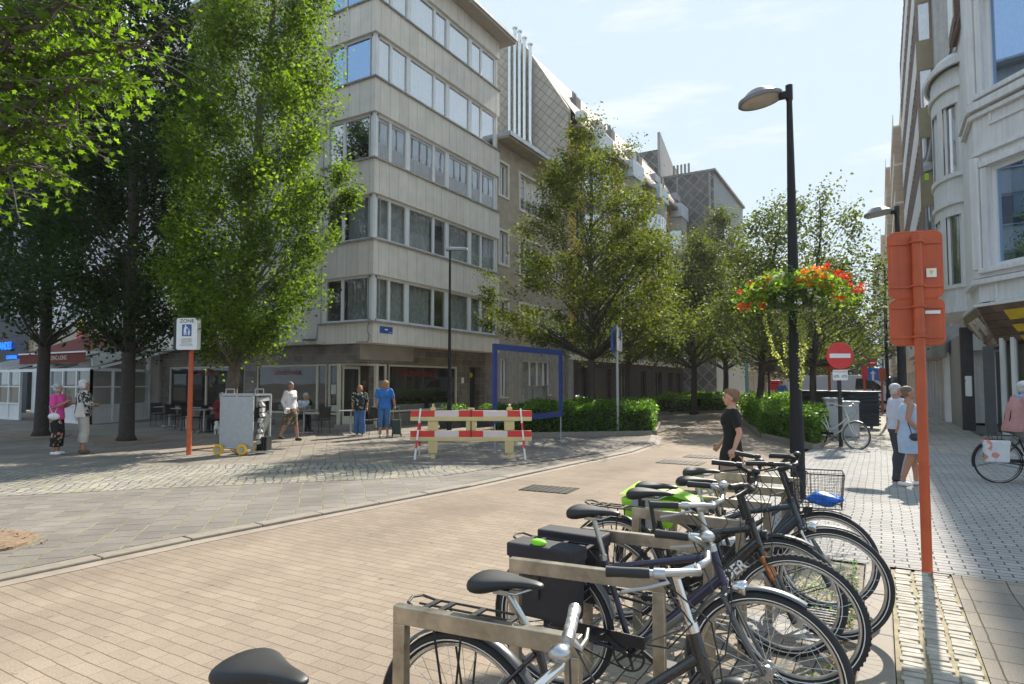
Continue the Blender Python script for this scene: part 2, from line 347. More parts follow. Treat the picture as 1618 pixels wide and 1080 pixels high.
# ------------------------------------------------------------------ ground
KL = [(-6.9, -12), (-6.55, -2), (-6.36, 2.4), (-6.25, 4.1), (-6.05, 5.7), (-5.66, 8.4), (-5.42, 11.6), (-5.15, 14.5), (-5.3, 16.6), (-5.9, 18.9), (-6.18, 19.5)]
mRoad = paving('tan brick paving', (.335, .270, .206), (.292, .234, .178), (.25, .196, .146), .215, .105, rz=0, ms=.0035, bump=.6, big=.22, grit=.2, warp=.009, msmooth=.2, rows=((.14, .11, .08), .0042))
mRoad2 = paving('greyish brick paving', (.38, .32, .25), (.32, .27, .21), (.08, .07, .055), .215, .105, rz=R(90), ms=.005, bump=.5, big=.3, grit=.2)
mSlab = paving('large grey slabs', (.265, .24, .21), (.215, .195, .175), (.06, .05, .04), .30, .31, rz=R(-136), ms=.007, bump=.8, big=.3, warp=.02, green=(.22, .22, .07), rows=((.30, .26, .17), .009))
mCob = paving('pale old cobbles', (.36, .33, .28), (.25, .24, .225), (.13, .115, .07), .22, .13, rz=R(-136), ms=.012, bump=.9, big=.2, warp=.045, green=(.26, .25, .07))
mPlaza = paving('plaza pavers', (.30, .26, .215), (.245, .215, .18), (.17, .14, .09), .30, .30, rz=R(-136), ms=.008, off=0, bump=.5, big=.25, warp=.02)
mCross = paving('pale grey crossing blocks', (.42, .405, .38), (.35, .34, .325), (.11, .10, .09), .215, .107, rz=0, ms=.007, bump=.9, big=.15, warp=.008, rough=.9, spec=.1)
mFoot = paving('footway slabs', (.36, .31, .25), (.29, .255, .215), (.13, .11, .07), .30, .30, rz=0, ms=.006, off=0, bump=.5, big=.2, warp=.01, grit=.2)
mStrip = paving('small light setts', (.56, .50, .42), (.36, .33, .29), (.20, .165, .10), .145, .062, rz=0, ms=.016, off=.37, bump=1.0, big=.1, warp=.05, grit=.2, green=(.24, .22, .08))
base = MB().sheet([(-900, -900), (900, -900), (900, 1500), (-900, 1500)], -.16).build('ground', mat('far asphalt', (.12, .11, .10), .9, bump=.2)); struct(base)
MB().sheet([(-60, -15), (12, -15), (12, 200), (-60, 200)], -.10).build('road_base', mat('far asphalt'  , (0,0,0))).__setitem__('kind', 'structure')
# street: brick carriageway between the left kerb and the right footway
street = [(x, y) for x, y in KL] + [(-6.2, 30), (-5.2, 30), (-5.0, 75), (-3.4, 75), (-3.2, 24), (-2.0, 18), (-1.85, 12.7), (-1.75, 6.7), (-1.75, -12)]
struct(MB().sheet([(-6.9, -12)] + KL[1:-1] + [(-6.6, 19.5), (-7.2, 26), (-8.2, 32), (-8.2, 40), (-9, 60), (-9, 90), (-2.6, 90), (-2.6, 40), (-3.4, 30), (-3.1, 20.5), (-1.9, 18), (-1.85, 12.7), (-1.75, 6.66), (-1.75, -12)], 0).build('street', mRoad))
struct(MB().sheet([(-1.75, -12), (-.17, -12), (-.17, 6.66), (-1.75, 6.66)], -.004).build('bike_parking_ground', mRoad2))
# plaza on the left, 3 bands (raised 6 cm behind the kerb)
PZ = .026
struct(MB().sheet([(-60, -15), (-7.2, -15)] + [(x - .18, y) for x, y in KL] + [(-6.36, 19.5), (-6.6, 26), (-7.4, 33), (-7.4, 90), (-60, 90)], PZ).build('plaza', mPlaza))
band = [(-60, -14)] + [(-7.3, -14)] + [(x - .19, y) for x, y in KL[1:7]] + [(-7.33, 7.58), (-9.47, 5.65), (-10.67, 4.12), (-14, .5), (-26, -12)]
struct(MB().sheet([(-26, -14), (-7.3, -14)] + [(x - .19, y) for x, y in KL[1:7]] + [(-6.7, 9.0), (-7.6, 8.0), (-9.47, 6.0), (-10.9, 4.3), (-14, .9), (-26, -10)], PZ + .004).build('grey_slab_band', mSlab))
struct(MB().sheet([(-26, -10.02), (-14, .88), (-10.9, 4.28), (-9.47, 5.98), (-7.6, 7.98), (-6.7, 8.98), (-6.4, 10.4), (-9.0, 9.9), (-11.5, 8.0), (-14.2, 5.6), (-28, -6)], PZ + .008).build('cobble_band', mCob))
struct(MB().sheet([(-9.0, 9.9), (-6.4, 10.4), (-5.9, 12.4), (-5.6, 14.6), (-5.8, 16.6), (-6.4, 18.6), (-9.4, 16.3), (-9.6, 13)], PZ + .012).build('worn_setts', paving('worn grey setts', (.30, .265, .23), (.23, .21, .19), (.14, .12, .09), .2, .1, rz=R(8), ms=.008, bump=.7)))
# left kerb, cut in lengths
def kerb(name, pts, w, z0, z1, m, seg=1.0, gap=.008):
    mb = MB(); pts = [Vector((x, y)) for x, y in pts]
    for a, b in zip(pts[:-1], pts[1:]):
        d = b - a; l = d.length; d.normalize(); n = Vector((-d.y, d.x)); k = max(1, round(l / seg))
        for i in range(k):
            p = a + d * (l * i / k + gap / 2); q = a + d * (l * (i + 1) / k - gap / 2); j = random.uniform(-.004, .004)
            mb.prism([tuple(p), tuple(q), tuple(q + n * w), tuple(p + n * w)], z0, z1 + j)
    return struct(mb.build(name, m, bevel=.012))
kerb('kerb', KL, .18, -.12, PZ + .008, mGranite)
struct(MB().sheet([(x, y) for x, y in KL] + [(x + .16, y) for x, y in KL[::-1]], .004).build('gutter', mat('gutter concrete', (.27, .225, .18), .85, bump=.2)))
# right side
kerb('kerb_right', [(.03, -6), (.03, 6.64)], .19, -.1, .022, mGranite, seg=.9)
struct(MB().sheet([(.035, -6), (.48, -6), (.48, 6.66), (.035, 6.66)], -.004).build('sett_bedding', mat('mossy joint sand', (.27, .23, .14), .95, var=.35, scale=9, bump=.8, bs=60)))
se = MB(); rs = random.Random(12)
for c in range(3):
    y = .4; x0 = .055 + c * .142
    while y < 6.62:
        l = rs.uniform(.045, .07); w0 = rs.uniform(.105, .128); dx = rs.uniform(0, .015); t_ = rs.uniform(-.012, .012); h = rs.uniform(.006, .013)
        se.prism([(x0 + dx, y), (x0 + dx + w0, y + t_), (x0 + dx + w0 - rs.uniform(0, .006), y + l + t_), (x0 + dx + rs.uniform(0, .006), y + l)], -.05, h); y += l + rs.uniform(.010, .016)
    
struct(se.build('sett_strip', mat('pale granite setts', (.40, .365, .31), .9, var=.3, spec=.15, scale=7, bump=.3), bevel=.004))
struct(MB().sheet([(.48, -6), (30, -6), (30, 6.66), (.48, 6.66)], .012).build('footway', mFoot))
struct(MB().sheet([(-1.85, 6.662), (30, 6.662), (30, 18.0), (-1.5, 18.0), (-1.85, 12.7)], .014).build('crossing', mCross))
struct(MB().sheet([(-1.5, 18.002), (30, 18.002), (30, 24), (2.6, 24), (2.6, 140), (-2.6, 140), (-2.6, 40), (-3.4, 30), (-3.1, 20.5)], .016).build('pavement', paving('pavement slabs', (.47, .43, .37), (.40, .37, .32), (.17, .15, .11), .30, .30, rz=0, ms=.006, off=0, bump=.4, big=.2)))
# tree pit at the left edge, manholes
pit = MB()
pp = [( -7.95 + .62 * math.cos(a) * random.uniform(.8, 1.1), 2.75 + .62 * math.sin(a) * random.uniform(.85, 1.1)) for a in [i * PI / 8 for i in range(16)]]
struct(pit.prism(pp, PZ - .02, PZ + .03).build('tree_pit_soil', mSoil))
for nm, (x, y, rx, ry) in {'a': (-14.3, 10.1, .9, .7), 'b': (-18.3, 9.9, 1.1, .8), 'c': (-22.3, 9.5, 1.1, .8)}.items():
    q = [(x + rx * math.cos(a) * random.uniform(.85, 1.1), y + ry * math.sin(a) * random.uniform(.85, 1.1)) for a in [i * PI / 9 for i in range(18)]]
    struct(MB().prism(q, PZ - .02, PZ + .02).build('tree_pit_soil', mSoil))
mIron = mat('cast iron', (.06, .055, .05), .6, metal=.5, bump=.3)
def manhole(x, y, w, l, rz, label, z=.0):
    t = thing('manhole_cover', label, 'manhole cover', (x, y, z), rz, 'manhole covers in the street')
    mb = MB().box(-w / 2, w / 2, -l / 2, l / 2, -.03, .006); g = mb
    for i in range(8):
        for j in range(8):
            cx = -w / 2 + w * (i + .5) / 8; cy = -l / 2 + l * (j + .5) / 8; g.box(cx - w * .04, cx + w * .04, cy - l * .04, cy + l * .04, .006, .011)
    g.build('cover_plate', mIron, t)
manhole(-4.5, 8.88, .8, .55, R(4), 'dark square gridded manhole cover nearest the camera in the tan street', .004)
manhole(-3.63, 13.2, .9, .6, 0, 'middle manhole cover in the tan street, left of the woman in black', .004)
manhole(-3.42, 14.5, .9, .6, 0, 'farthest manhole cover in the tan street, beside the right hedge', .004)
struct(MB().box(-.95, -.35, 4.55, 4.95, -.02, .003).build('drain_patch', mConcD))
dr = thing('drain_grate', 'slotted iron drain grate on the ground under the front bicycle wheels', 'drain', (-.42, 5.1, 0))
db = MB()
for i in range(7): db.box(-.17, .17, -.2 + i * .055, -.175 + i * .055, 0, .012)
db.box(-.19, -.17, -.22, .2, 0, .012).box(.17, .19, -.22, .2, 0, .012); db.build('grate', mIron, dr)
# ------------------------------------------------------------------ buildings
def fmat(o, xd, yd):
    """facade frame: local x along the wall, local y outwards, z up"""
    x = Vector((xd[0], xd[1], 0)).normalized(); y = Vector((yd[0], yd[1], 0)).normalized()
    M = Matrix((x, y, Vector((0, 0, 1)))).transposed().to_4x4(); M.translation = Vector(o); return M
def wall(mb, x0, x1, z0, z1, ops=(), t=.3, m=0, y=0):
    """wall skin at local y with openings (x0,x1,z0,z1) and reveals of depth t"""
    xs = sorted({x0, x1} | {v for o in ops for v in o[:2] if x0 < v < x1}); zs = sorted({z0, z1} | {v for o in ops for v in o[2:4] if z0 < v < z1})
    for a, b in zip(xs[:-1], xs[1:]):
        for c, d in zip(zs[:-1], zs[1:]):
            cx, cz = (a + b) / 2, (c + d) / 2
            if any(o[0] < cx < o[1] and o[2] < cz < o[3] for o in ops): continue
            mb.quad((a, y, c), (b, y, c), (b, y, d), (a, y, d), m)
    for a, b, c, d in [o[:4] for o in ops]:
        mb.quad((a, y, c), (b, y, c), (b, y - t, c), (a, y - t, c), m).quad((a, y, d), (b, y, d), (b, y - t, d), (a, y - t, d), m)
        mb.quad((a, y, c), (a, y, d), (a, y - t, d), (a, y - t, c), m).quad((b, y, c), (b, y, d), (b, y - t, d), (b, y - t, c), m)
def window(p, M, x0, x1, z0, z1, cols=(), fw=.07, set_=.14, fm=None, gm=None, curt=None, transom=None, sill=None, blind=0, back=True, name='window', sash=.0, cdist=.14, open_=()):
    """window unit: frame part, pane and curtain sub-parts"""
    fm = fm or mWhiteFr; y = -set_; f = MB(M)
    f.box(x0, x1, y - .05, y + .03, z0, z0 + fw).box(x0, x1, y - .05, y + .03, z1 - fw, z1)
    f.box(x0, x0 + fw, y - .05, y + .03, z0 + fw, z1 - fw).box(x1 - fw, x1, y - .05, y + .03, z0 + fw, z1 - fw)
    for c in cols: f.box(c - fw * .6, c + fw * .6, y - .05, y + .028, z0 + fw, z1 - fw)
    if transom:
        e = [x0 + fw] + [v for c in cols for v in (c - fw * .6, c + fw * .6)] + [x1 - fw]
        for a, b in zip(e[::2], e[1::2]): f.box(a, b, y - .05, y + .027, transom - fw * .4, transom + fw * .4)
    o = f.build(name, fm, p)
    MB(M).quad((x0 + fw, y - .02, z0 + fw), (x1 - fw, y - .02, z0 + fw), (x1 - fw, y - .02, z1 - fw), (x0 + fw, y - .02, z1 - fw)).build('pane', gm or mGlass, o)
    if curt:
        c = MB(M); n = max(8, int((x1 - x0) / .045)); V = []
        es = [x0] + list(cols) + [x1]
        for i in range(n + 1):
            xx = x0 + .02 + (x1 - x0 - .04) * i / n; yy = y - cdist + .022 * math.sin(i * 1.9 + 1.3 * math.sin(i * .37)) + .008 * math.sin(i * 5.1)
            V.append((xx, yy))
        for i in range(n):
            xm = (V[i][0] + V[i + 1][0]) / 2; k = sum(1 for e in es[1:-1] if e < xm)
            if k in open_: continue
            c.quad((V[i][0], V[i][1], z0), (V[i + 1][0], V[i + 1][1], z0), (V[i + 1][0], V[i + 1][1], z1), (V[i][0], V[i][1], z1))
        if c.f: c.build('curtain', curt, o, smooth=2)
    if blind:
        MB(M).box(x0 + fw, x1 - fw, y - .10, y - .085, z1 - (z1 - z0) * blind, z1 - fw).build('blind', mCurt, o)
    if sill:
        MB(M).box(x0 - .06, x1 + .06, -set_ + .035, .06, z0 - .06, z0 - .002).build('sill', sill, o)
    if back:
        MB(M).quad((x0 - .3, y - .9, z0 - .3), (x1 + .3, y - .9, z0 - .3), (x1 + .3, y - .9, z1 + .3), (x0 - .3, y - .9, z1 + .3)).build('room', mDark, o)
    return o

# ---- B1: corner apartment block, concrete spandrels, ribbon windows
CX, CY, YE, XL = -15.2, 16.5, 24.95, -28.96
FS = [3.83, 6.74, 9.64, 12.56, 15.44]; HD = [5.47, 8.36, 11.3, 14.2, 16.95]; ZR = 17.75
b1 = thing('apartment_block', 'tall pale concrete corner block with ribbon windows over a stone-clad restaurant', 'building', (CX, CY, 0))
def L(x, y, z=0): return (x - CX, y - CY, z)
MR = fmat((0, 0, 0), (0, 1), (1, 0)); ML = fmat((0, 0, 0), (-1, 0), (0, -1))
BW = 2.62     # width of the corner bay on the left face
mCrazy = brickwall('dark stone cladding', (.115, .098, .082), (.20, .165, .13), (.30, .27, .22), .55, .27, 'XY', ms=.007, off=.32, bump=.3, rough=.55, var=.35)
core = MB()
core.box(XL - CX, -BW - .4, .35, 8.45, 3.1, ZR)                        # rear mass behind the plain left wall
core.box(-BW - .4, -BW + .2, 2.2, 8.43, 3.12, ZR - .02)
core.build('inner_walls', mRoom, b1)
sp = MB(); jt = MB(); sl = MB()
bands = [(3.06, 3.83 - .06)] + [(HD[i], FS[i + 1] - .06) for i in range(4)] + [(HD[4], ZR)]
for a, b in bands:
    sp.prism([(-BW, 0), (0, 0), (0, 8.45), (-1.2, 8.45), (-1.2, 1.2), (-BW, 1.2)], a, b)
    sp.box(-BW, -.3, 1.2, 8.4, a + .02, b - .3 if b - a > .6 else b - .1)
    y = .26
    while y < 8.4: sp.box(-.01, .0025, y - .005, y + .005, a + .01, b - .01, 1); y += .525
    x = -BW + .3
    while x < -.1: sp.box(x - .005, x + .005, -.0025, .01, a + .01, b - .01, 1); x += .525
for z in FS:
    sl.prism([(-BW - .02, -.07), (.07, -.07), (.07, 8.47), (-.3, 8.47), (-.3, .3), (-BW - .02, .3)], z - .06, z)
sp.build('spandrel', [mConc, mJoint], b1); sl.build('sill', mConcD, b1)
for i, (z0, z1) in enumerate(zip(FS, HD)):
    curt = [mCurtG, mCurtG, mCurt, mCurt, mCurt][i]; gm = mGlass if i < 2 else mGlassHi
    yc = [.98, 1.97, 3.6, 4.5, 6.18, 7.08]
    window(b1, MR, .09, 8.3, z0, z1, cols=yc, fw=.10, set_=.16, curt=curt, gm=gm, back=False, open_=[(3,), (3,), (3,), (), ()][i], cdist=.22, blind=.5 if i == 2 else 0)
    window(b1, ML, .09, BW - .12, z0, z1, cols=[1.62], fw=.085, set_=.16, curt=None if i in (2, 3) else curt, gm=glass('sky blue tinted pane', (.35, .4, .45), refl=6.0, gc=(.42, .62, .95)) if i >= 3 else gm, back=False, open_=(1,), cdist=.3)  # upper panes: blue of the sky put into the reflection tint
    MB().box(-.32, -.13, .13, .32, z0, z1).box(-.13, -.115, .115, .13, z0, z1).build('corner_post', mWhiteFr, b1)
    MB().box(-.3, -.1, 8.28, 8.42, z0, z1).box(-BW + .0, -BW + .14, .03, .3, z0, z1).build('end_post', mPlaster, b1)
    d = MB(MR)
    for c in (1.97, 4.5, 6.18): d.box(c - .11, c + .11, -.2, -.12, z0 + .08, z1 - .08)
    d.build('mullion', mWhiteFr, b1)
# plain left wall with a few windows
pw = MB(fmat((0, .10, 0), (-1, 0), (0, -1))); ops = []
for z0, z1 in zip(FS, HD): ops += [(4.3, 6.2, z0, z1), (9.35, 11.55, z0, z1)]
wall(pw, BW, CX - XL, 3.15, ZR, ops, .25)
for k, (z0, z1) in enumerate(zip(FS, HD)):
    for (a, b) in ((4.3, 6.2), (9.35, 11.55)):
        window(b1, fmat((0, .10, 0), (-1, 0), (0, -1)), a, b, z0, z1, cols=[a + .62], curt=mCurtG, open_=(0,), sill=mConcD)
pj = pw
for k, z in enumerate([3.2] + HD):
    zt = FS[k] - .08 if k < 5 else ZR
    for x in [BW + .05 + j * .62 for j in range(18)]:
        if 3.9 < x < 6.6 or 9 < x < 11.9: pj.box(x - .006, x + .006, -.01, .0025, z, zt, 1)
pw.build('wall', [mPlaster, mJoint], b1)
# far side, back, roof with big overhang
MB().prism([(XL - CX - .2, -.55), (.62, -.55), (.62, 8.95), (XL - CX - .2, 8.95)], ZR, ZR + .13).build('roof_slab', mat('eave boards', (.36, .30, .24), .8, var=.1), b1, bevel=.01)
MB().prism([(XL - CX - .24, -.6), (.68, -.6), (.68, 9.0), (XL - CX - .24, 9.0)], ZR + .133, ZR + .26).build('roof_edge', mat('zinc roof edge', (.55, .55, .54), .35, metal=.4), b1)
MB().box(XL - CX + .002, -.3, 8.452, 8.6, 0, ZR - .01).build('side_wall', mConcD, b1)
# ground floor: stone cladding, canopy, glazing, recessed chamfered door
GX = -.8   # right-hand ground floor plane set back
MLg = fmat((0, .2, 0), (-1, 0), (0, -1)); MRg = fmat((GX, 0, 0), (0, 1), (1, 0))
g = MB(MLg)
wall(g, 1.75, CX - XL, 0, 3.05, [(1.75, 2.35, .45, 2.36), (2.42, 6.33, .5, 2.36), (7.05, 12.2, .55, 2.36)], .25)
g.quad((GX * -1, 0, 2.36), (1.75, 0, 2.36), (1.75, 0, 3.05), (GX * -1, 0, 3.05))
g.M = MRg
wall(g, 1.55, 8.45, 0, 3.05, [(1.0, 1.72, .5, 2.36), (1.78, 6.25, .5, 2.36), (7.15, 8.05, 0, 2.36)], .3)
g.quad((.2, 0, 2.36), (1.55, 0, 2.36), (1.55, 0, 3.05), (.2, 0, 3.05))
g.build('stone_cladding', mCrazy, b1)
MB().box(XL - CX, -2.6, 3.2, 8.4, 0, 3.04).box(-BW, GX + .02, .22, 3.2, 2.5, 3.04).build('restaurant_interior', mRoom, b1)
MB().box(XL - CX - .1, -BW + .35, -.42, .12, 3.055, 3.15).build('canopy', mat('cream canopy edge', (.52, .47, .38), .7, var=.15, stain=.3), b1)
MB().box(XL - CX + .05, XL - CX + .3, .02, .19, 0, 3.05).build('downpipe', mWhitePl, b1)
window(b1, MLg, 2.42, 6.33, .5, 2.36, cols=[2.95], fm=mCreamFr, gm=mShop, set_=.06, back=False, name='shop_window')
window(b1, MLg, 1.8, 2.35, .5, 2.36, fm=mCreamFr, gm=mShop, set_=.06, back=False, name='shop_window')
window(b1, MLg, 7.05, 12.2, .55, 2.36, cols=[9.6], fm=mCreamFr, gm=mShop, set_=.06, back=False, name='shop_window')
window(b1, MRg, 1.1, 1.68, .5, 2.36, fm=mCreamFr, gm=mShop, set_=.06, back=False, name='shop_window')
window(b1, MRg, 1.78, 6.25, .55, 2.36, fm=mCreamFr, gm=mShop, set_=.06, back=False, name='shop_window')
# door: angled posts and an open leaf
dm = MB(); dm.bar((-1.78, .2, 0), (-1.78, .2, 2.36), .1, .1).bar((GX + .03, 1.05, 0), (GX + .03, 1.05, 2.36), .12, .12).bar((-1.74, .26, 2.33), (GX, 1.0, 2.33), .1, .08)
dm.build('door_frame', mCreamFr, b1)
dl = MB(); A = Vector((-1.72, .3, 0)); B = Vector((-1.5, .98, 0))
for a, b, z0, z1 in ((A, A + (B - A) * .1, .06, 2.28), (A + (B - A) * .9, B, .06, 2.28)): dl.bar((a + b) / 2 + Vector((0, 0, z0)), (a + b) / 2 + Vector((0, 0, z1)), .06, .05)
dl.bar(A + Vector((0, 0, .25)), B + Vector((0, 0, .25)), .05, .4).bar(A + Vector((0, 0, 2.22)), B + Vector((0, 0, 2.22)), .05, .1)
dd = dl.build('door', mCreamFr, b1); MB().quad(tuple(A + Vector((0, 0, .4))), tuple(B + Vector((0, 0, .4))), tuple(B + Vector((0, 0, 2.2))), tuple(A + Vector((0, 0, 2.2)))).build('pane', mShop, dd)
MB().prism([(-1.9, .1), (GX, -.25), (GX + .35, .4), (GX, 1.05), (-1.8, .25)], .0, .16).build('door_step', mConcD, b1)
text('shop_lettering', 'De Smulhoek', .42, face_m((GX - .01, 3.5, 2.05), (0, 1, 0), (0, 0, 1)), mat('red lettering', (.26, .02, .02), .5), b1, align='CENTER')
text('shop_lettering', 'Smulhoek', .36, face_m((-4.6, .2 - .0, 2.08), (1, 0, 0), (0, 0, 1)), MC['red lettering'], b1)
text('shop_lettering', 'Smulhoek', .34, face_m((-9.4, .2 - .0, 2.08), (1, 0, 0), (0, 0, 1)), MC['red lettering'], b1)
pm = MB(); pm.box(-2.2, -1.95, .225, .235, 1.25, 1.6).box(-2.22, -1.9, .225, .235, .62, .85); pm.box(GX - .09, GX - .08, 1.2, 1.6, 1.3, 1.75)
pm.build('menu_sheet', mat('printed paper', (.55, .55, .5), .8, var=.3, scale=30), b1)
# alcove with mailboxes
mbx = MB(MRg).box(7.16, 7.5, -.28, -.2, .1, 2.3); al = mbx.build('letter_box_panel', mAlu, b1)
sm = MB(MRg)
for z in (1.1, 1.35, 1.6, 1.85, 2.1): sm.box(7.22, 7.44, -.2, -.19, z, z + .05)
sm.build('slot', mBlack, al)
MB(MRg).box(7.15, 8.05, -.36, -.31, 0, 2.36).build('entrance_door', mat('dark door', (.03, .03, .033), .3), b1)
MB(MRg).box(6.55, 6.72, 0, .02, 1.65, 1.9).build('notice', mWhite, b1)
MB(MRg).lathe([(.16, -.005), (.16, .005)], 16, (0, 0, 0)).M
yl = MB(); yl.M = MRg @ Matrix.Translation((7.72, -.30, 2.02)) @ Matrix.Rotation(R(90), 4, 'X'); yl.lathe([(.0, 0), (.15, 0), (.15, .01), (0, .01)], 18, sx=1.2, sy=.75); yl.build('yellow_sticker', mat('yellow sticker', (.6, .55, .05), .5), b1)
# street name plate
sn = MB().box(.0005, .02, .35, 1.02, 3.42, 3.66).build('street_name_plate', mBlue, b1); tag(sn)
MB().box(.0205, .023, .60, .76, 3.53, 3.58).build('plate_label', mWhite, sn); text('plate_text', 'OOSTENDE', .045, face_m((.022, .9, 3.46), (0, 1, 0), (0, 0, 1)), mWhite, sn, .001)
# cables hanging at the corner
cb = MB(); cb.tube([(-BW - .05, -.02, 3.83), (-BW - .06, -.03, 3.5), (-BW - .1, -.04, 3.22), (-BW - .4, -.05, 3.2), (-BW - .75, -.03, 3.3)], .012, 5)
for k in range(5): cb.tube([(-BW - .1 - .1 * j, -.05 - .02 * (j % 2), 3.25 + .05 * math.sin(j * 2 + k)) for j in range(8)], .008, 4)
cb.tube([(-BW + .1, -.02, 3.75), (-BW + .12, -.02, 8), (-BW + .12, -.02, 16)], .01, 4)
cb.tube([(-.16, -.03, 3.76), (-.24, -.03, 3.5), (-.12, -.03, 3.3), (-.2, -.03, 3.08), (-.7, -.03, 3.1)], .012, 4); cb.build('cable', mBlack, b1)

# ---- B2: lower tan brick house
B2X, Y0, Y1 = -15.45, 24.97, 32.5
b2 = thing('brick_house', 'lower tan brick house with white windows next to the tall corner block', 'building', (B2X, Y0, 0))
mTan = brickwall('tan brick', (.52, .42, .30), (.44, .35, .25), (.30, .25, .19), .21, .075, 'XY', ms=.012, bump=.5)
M2 = fmat((0, 0, 0), (0, 1), (1, 0)); ops = []; wins = []
for z0, z1 in ((4.0, 5.6), (7.1, 8.9), (10.4, 12.2)):
    wins += [(.35, 1.15, z0 + .25, z1, []), (2.35, 5.4, z0, z1, [3.1, 3.85, 4.6]), (6.1, 7.1, z0 + .25, z1, [6.6])]
ops = [w[:4] for w in wins]
w = MB(M2); wall(w, 0, 7.5, 3.4, 13.1, ops, .2); w.build('wall', mTan, b2)
for a, b, c, d, cols in wins:
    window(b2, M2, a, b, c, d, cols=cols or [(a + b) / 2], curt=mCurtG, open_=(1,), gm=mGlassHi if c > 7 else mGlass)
    sr = MB(M2); q = .11
    sr.box(a - q, b + q, .002, .05, c - q, c - .001).box(a - q, b + q, .002, .05, d + .001, d + q).box(a - q, a - .001, .002, .05, c - .001, d + .001).box(b + .001, b + q, .002, .05, c - .001, d + .001); sr.build('window_surround', mConc, b2)
gw = MB(M2); ops = [(.35, 1.0, 1.0, 2.8), (2.6, 5.6, 1.05, 2.8), (6.6, 7.3, 0, 2.9)]
wall(gw, 0, 7.5, 0, 3.4, ops, .25, y=.05); gw.build('plinth_wall', mConcD, b2)
M2g = fmat((.05, 0, 0), (0, 1), (1, 0))
window(b2, M2g, .35, 1.0, 1.0, 2.8, cols=[.67], curt=mCurt, open_=(0,), sill=mConc); window(b2, M2g, 2.6, 5.6, 1.05, 2.8, cols=[3.5, 4.3, 5.0], curt=mCurtG, sill=mConc)
MB(M2g).box(6.6, 7.3, -.28, -.2, 0, 2.9).build('front_door', mat('grey brown door', (.14, .12, .10), .6), b2)
MB().box(-9, -.3, .05, 7.45, 0, 13.1).build('inner_walls', mRoom, b2)
MB().prism([(-9, -.02), (.75, -.02), (.75, 7.5), (-9, 7.5)], 13.12, 13.22).build('eave', mat('eave soffit', (.34, .28, .2), .8), b2)
MB().prism([(-9.1, -.02), (.85, -.02), (.85, 7.52), (-9.1, 7.52)], 13.223, 13.42).build('gutter', mat('zinc gutter', (.42, .44, .46), .35, metal=.6), b2)
# balcony rail under big windows
for z0 in (7.1, 10.4):
    br = MB(M2); br.box(2.4, 5.35, .06, .08, z0 + .38, z0 + .41).box(2.4, 5.35, .06, .08, z0 + .08, z0 + .1)
    for k in range(24): br.box(2.42 + k * .127, 2.435 + k * .127, .065, .075, z0 + .1, z0 + .38)
    br.build('window_rail', mBlackMetal, b2)

# big blue frame standing against the ground floor of the brick house
bf = MB(); fy0, fy1, fz = 24.25, 31.35, 3.28
path = [(-14.78, fy0, .1), (-14.78, fy1, .1), (-14.78, fy1, fz), (-14.78, fy0, fz)]
for a, b in zip(path, path[1:] + path[:1]): bf.bar(a, b, .12, .24, up=(1, 0, 0)) if False else bf.obox(((a[0]), (a[1] + b[1]) / 2, (a[2] + b[2]) / 2), (.05, abs(a[1] - b[1]) / 2 + .125, abs(a[2] - b[2]) / 2 + .125), Matrix.Identity(3))
bfo = thing('blue_frame', 'large dark blue rectangular outline frame standing right behind the road barrier', 'frame', (-7.75, 12.5, 0))
fq = MB(); ya, yb, za, zb = .02, 3.52, .79, 2.50
fq.obox((0, (ya + yb) / 2, za), (.03, (yb - ya) / 2 + .07, .07), Matrix.Identity(3)).obox((0, (ya + yb) / 2, zb), (.03, (yb - ya) / 2 + .07, .07), Matrix.Identity(3)).obox((0, ya, (za + zb) / 2), (.03, .07, (zb - za) / 2 - .07), Matrix.Identity(3)).obox((0, yb, (za + zb) / 2), (.03, .07, (zb - za) / 2 - .07), Matrix.Identity(3))
fq.build('frame_bars', mFrameBlue, bfo)
for y in (ya, yb): MB().lathe([(.09, .04), (.09, .055), (.016, .06), (.016, .72)], 12, (0, y, 0)).build('leg', mSteel, bfo)

# ---- B3: long row with mansard roof, yellow panels, bays; diamond slate gable
mDia = brickwall('diamond slates', (.48, .43, .35), (.42, .38, .31), (.19, .17, .14), .42, .42, 'X', ms=.018, off=0, rot45=True, bump=.5, var=.1)
b3 = thing('mansard_terrace', 'long terrace with diamond slate gable, ochre panels and projecting bays beyond the brick house', 'building', (-15.2, 32.5, 0))
gab = [(.0, 0), (.0, 17.55), (-2.75, 21.9), (-5.5, 24.6), (-11, 24.6), (-11, 0)]
gm = MB(); gm.add([(x, 0, z) for x, z in gab] + [(x, .4, z) for x, z in gab], [tuple(range(6)), tuple(range(11, 5, -1))] + [(i, (i + 1) % 6, 6 + (i + 1) % 6, 6 + i) for i in range(6)]); gm.build('gable', mDia, b3)
LEN = 24.5
mOchre = mat('ochre panel', (.55, .31, .09), .7, var=.12); mRend = mat('grey render', (.44, .43, .41), .8, var=.12, stain=.2); mSlateR = mat('brown roof tiles', (.15, .10, .08), .8, var=.3, scale=20)
M3 = fmat((0, 0, 0), (0, 1), (1, 0)); w3 = MB(M3); oc = MB(M3)
ops = []
for k in range(4):
    x = 1.0 + k * 6.0
    for z in (4.6, 7.4, 10.2, 13.0): ops += [(x, x + 1.2, z, z + 1.7), (x + 4.2, x + 5.3, z, z + 1.7)]
wall(w3, .4, LEN, 3.3, 16.5, ops, .25); w3.build('wall', mRend, b3)
for a, b, c, d in ops: window(b3, M3, a, b, c, d, fm=mBlackMetal, gm=mGlassHi, cols=[(a + b) / 2], curt=mCurt, open_=(0,))
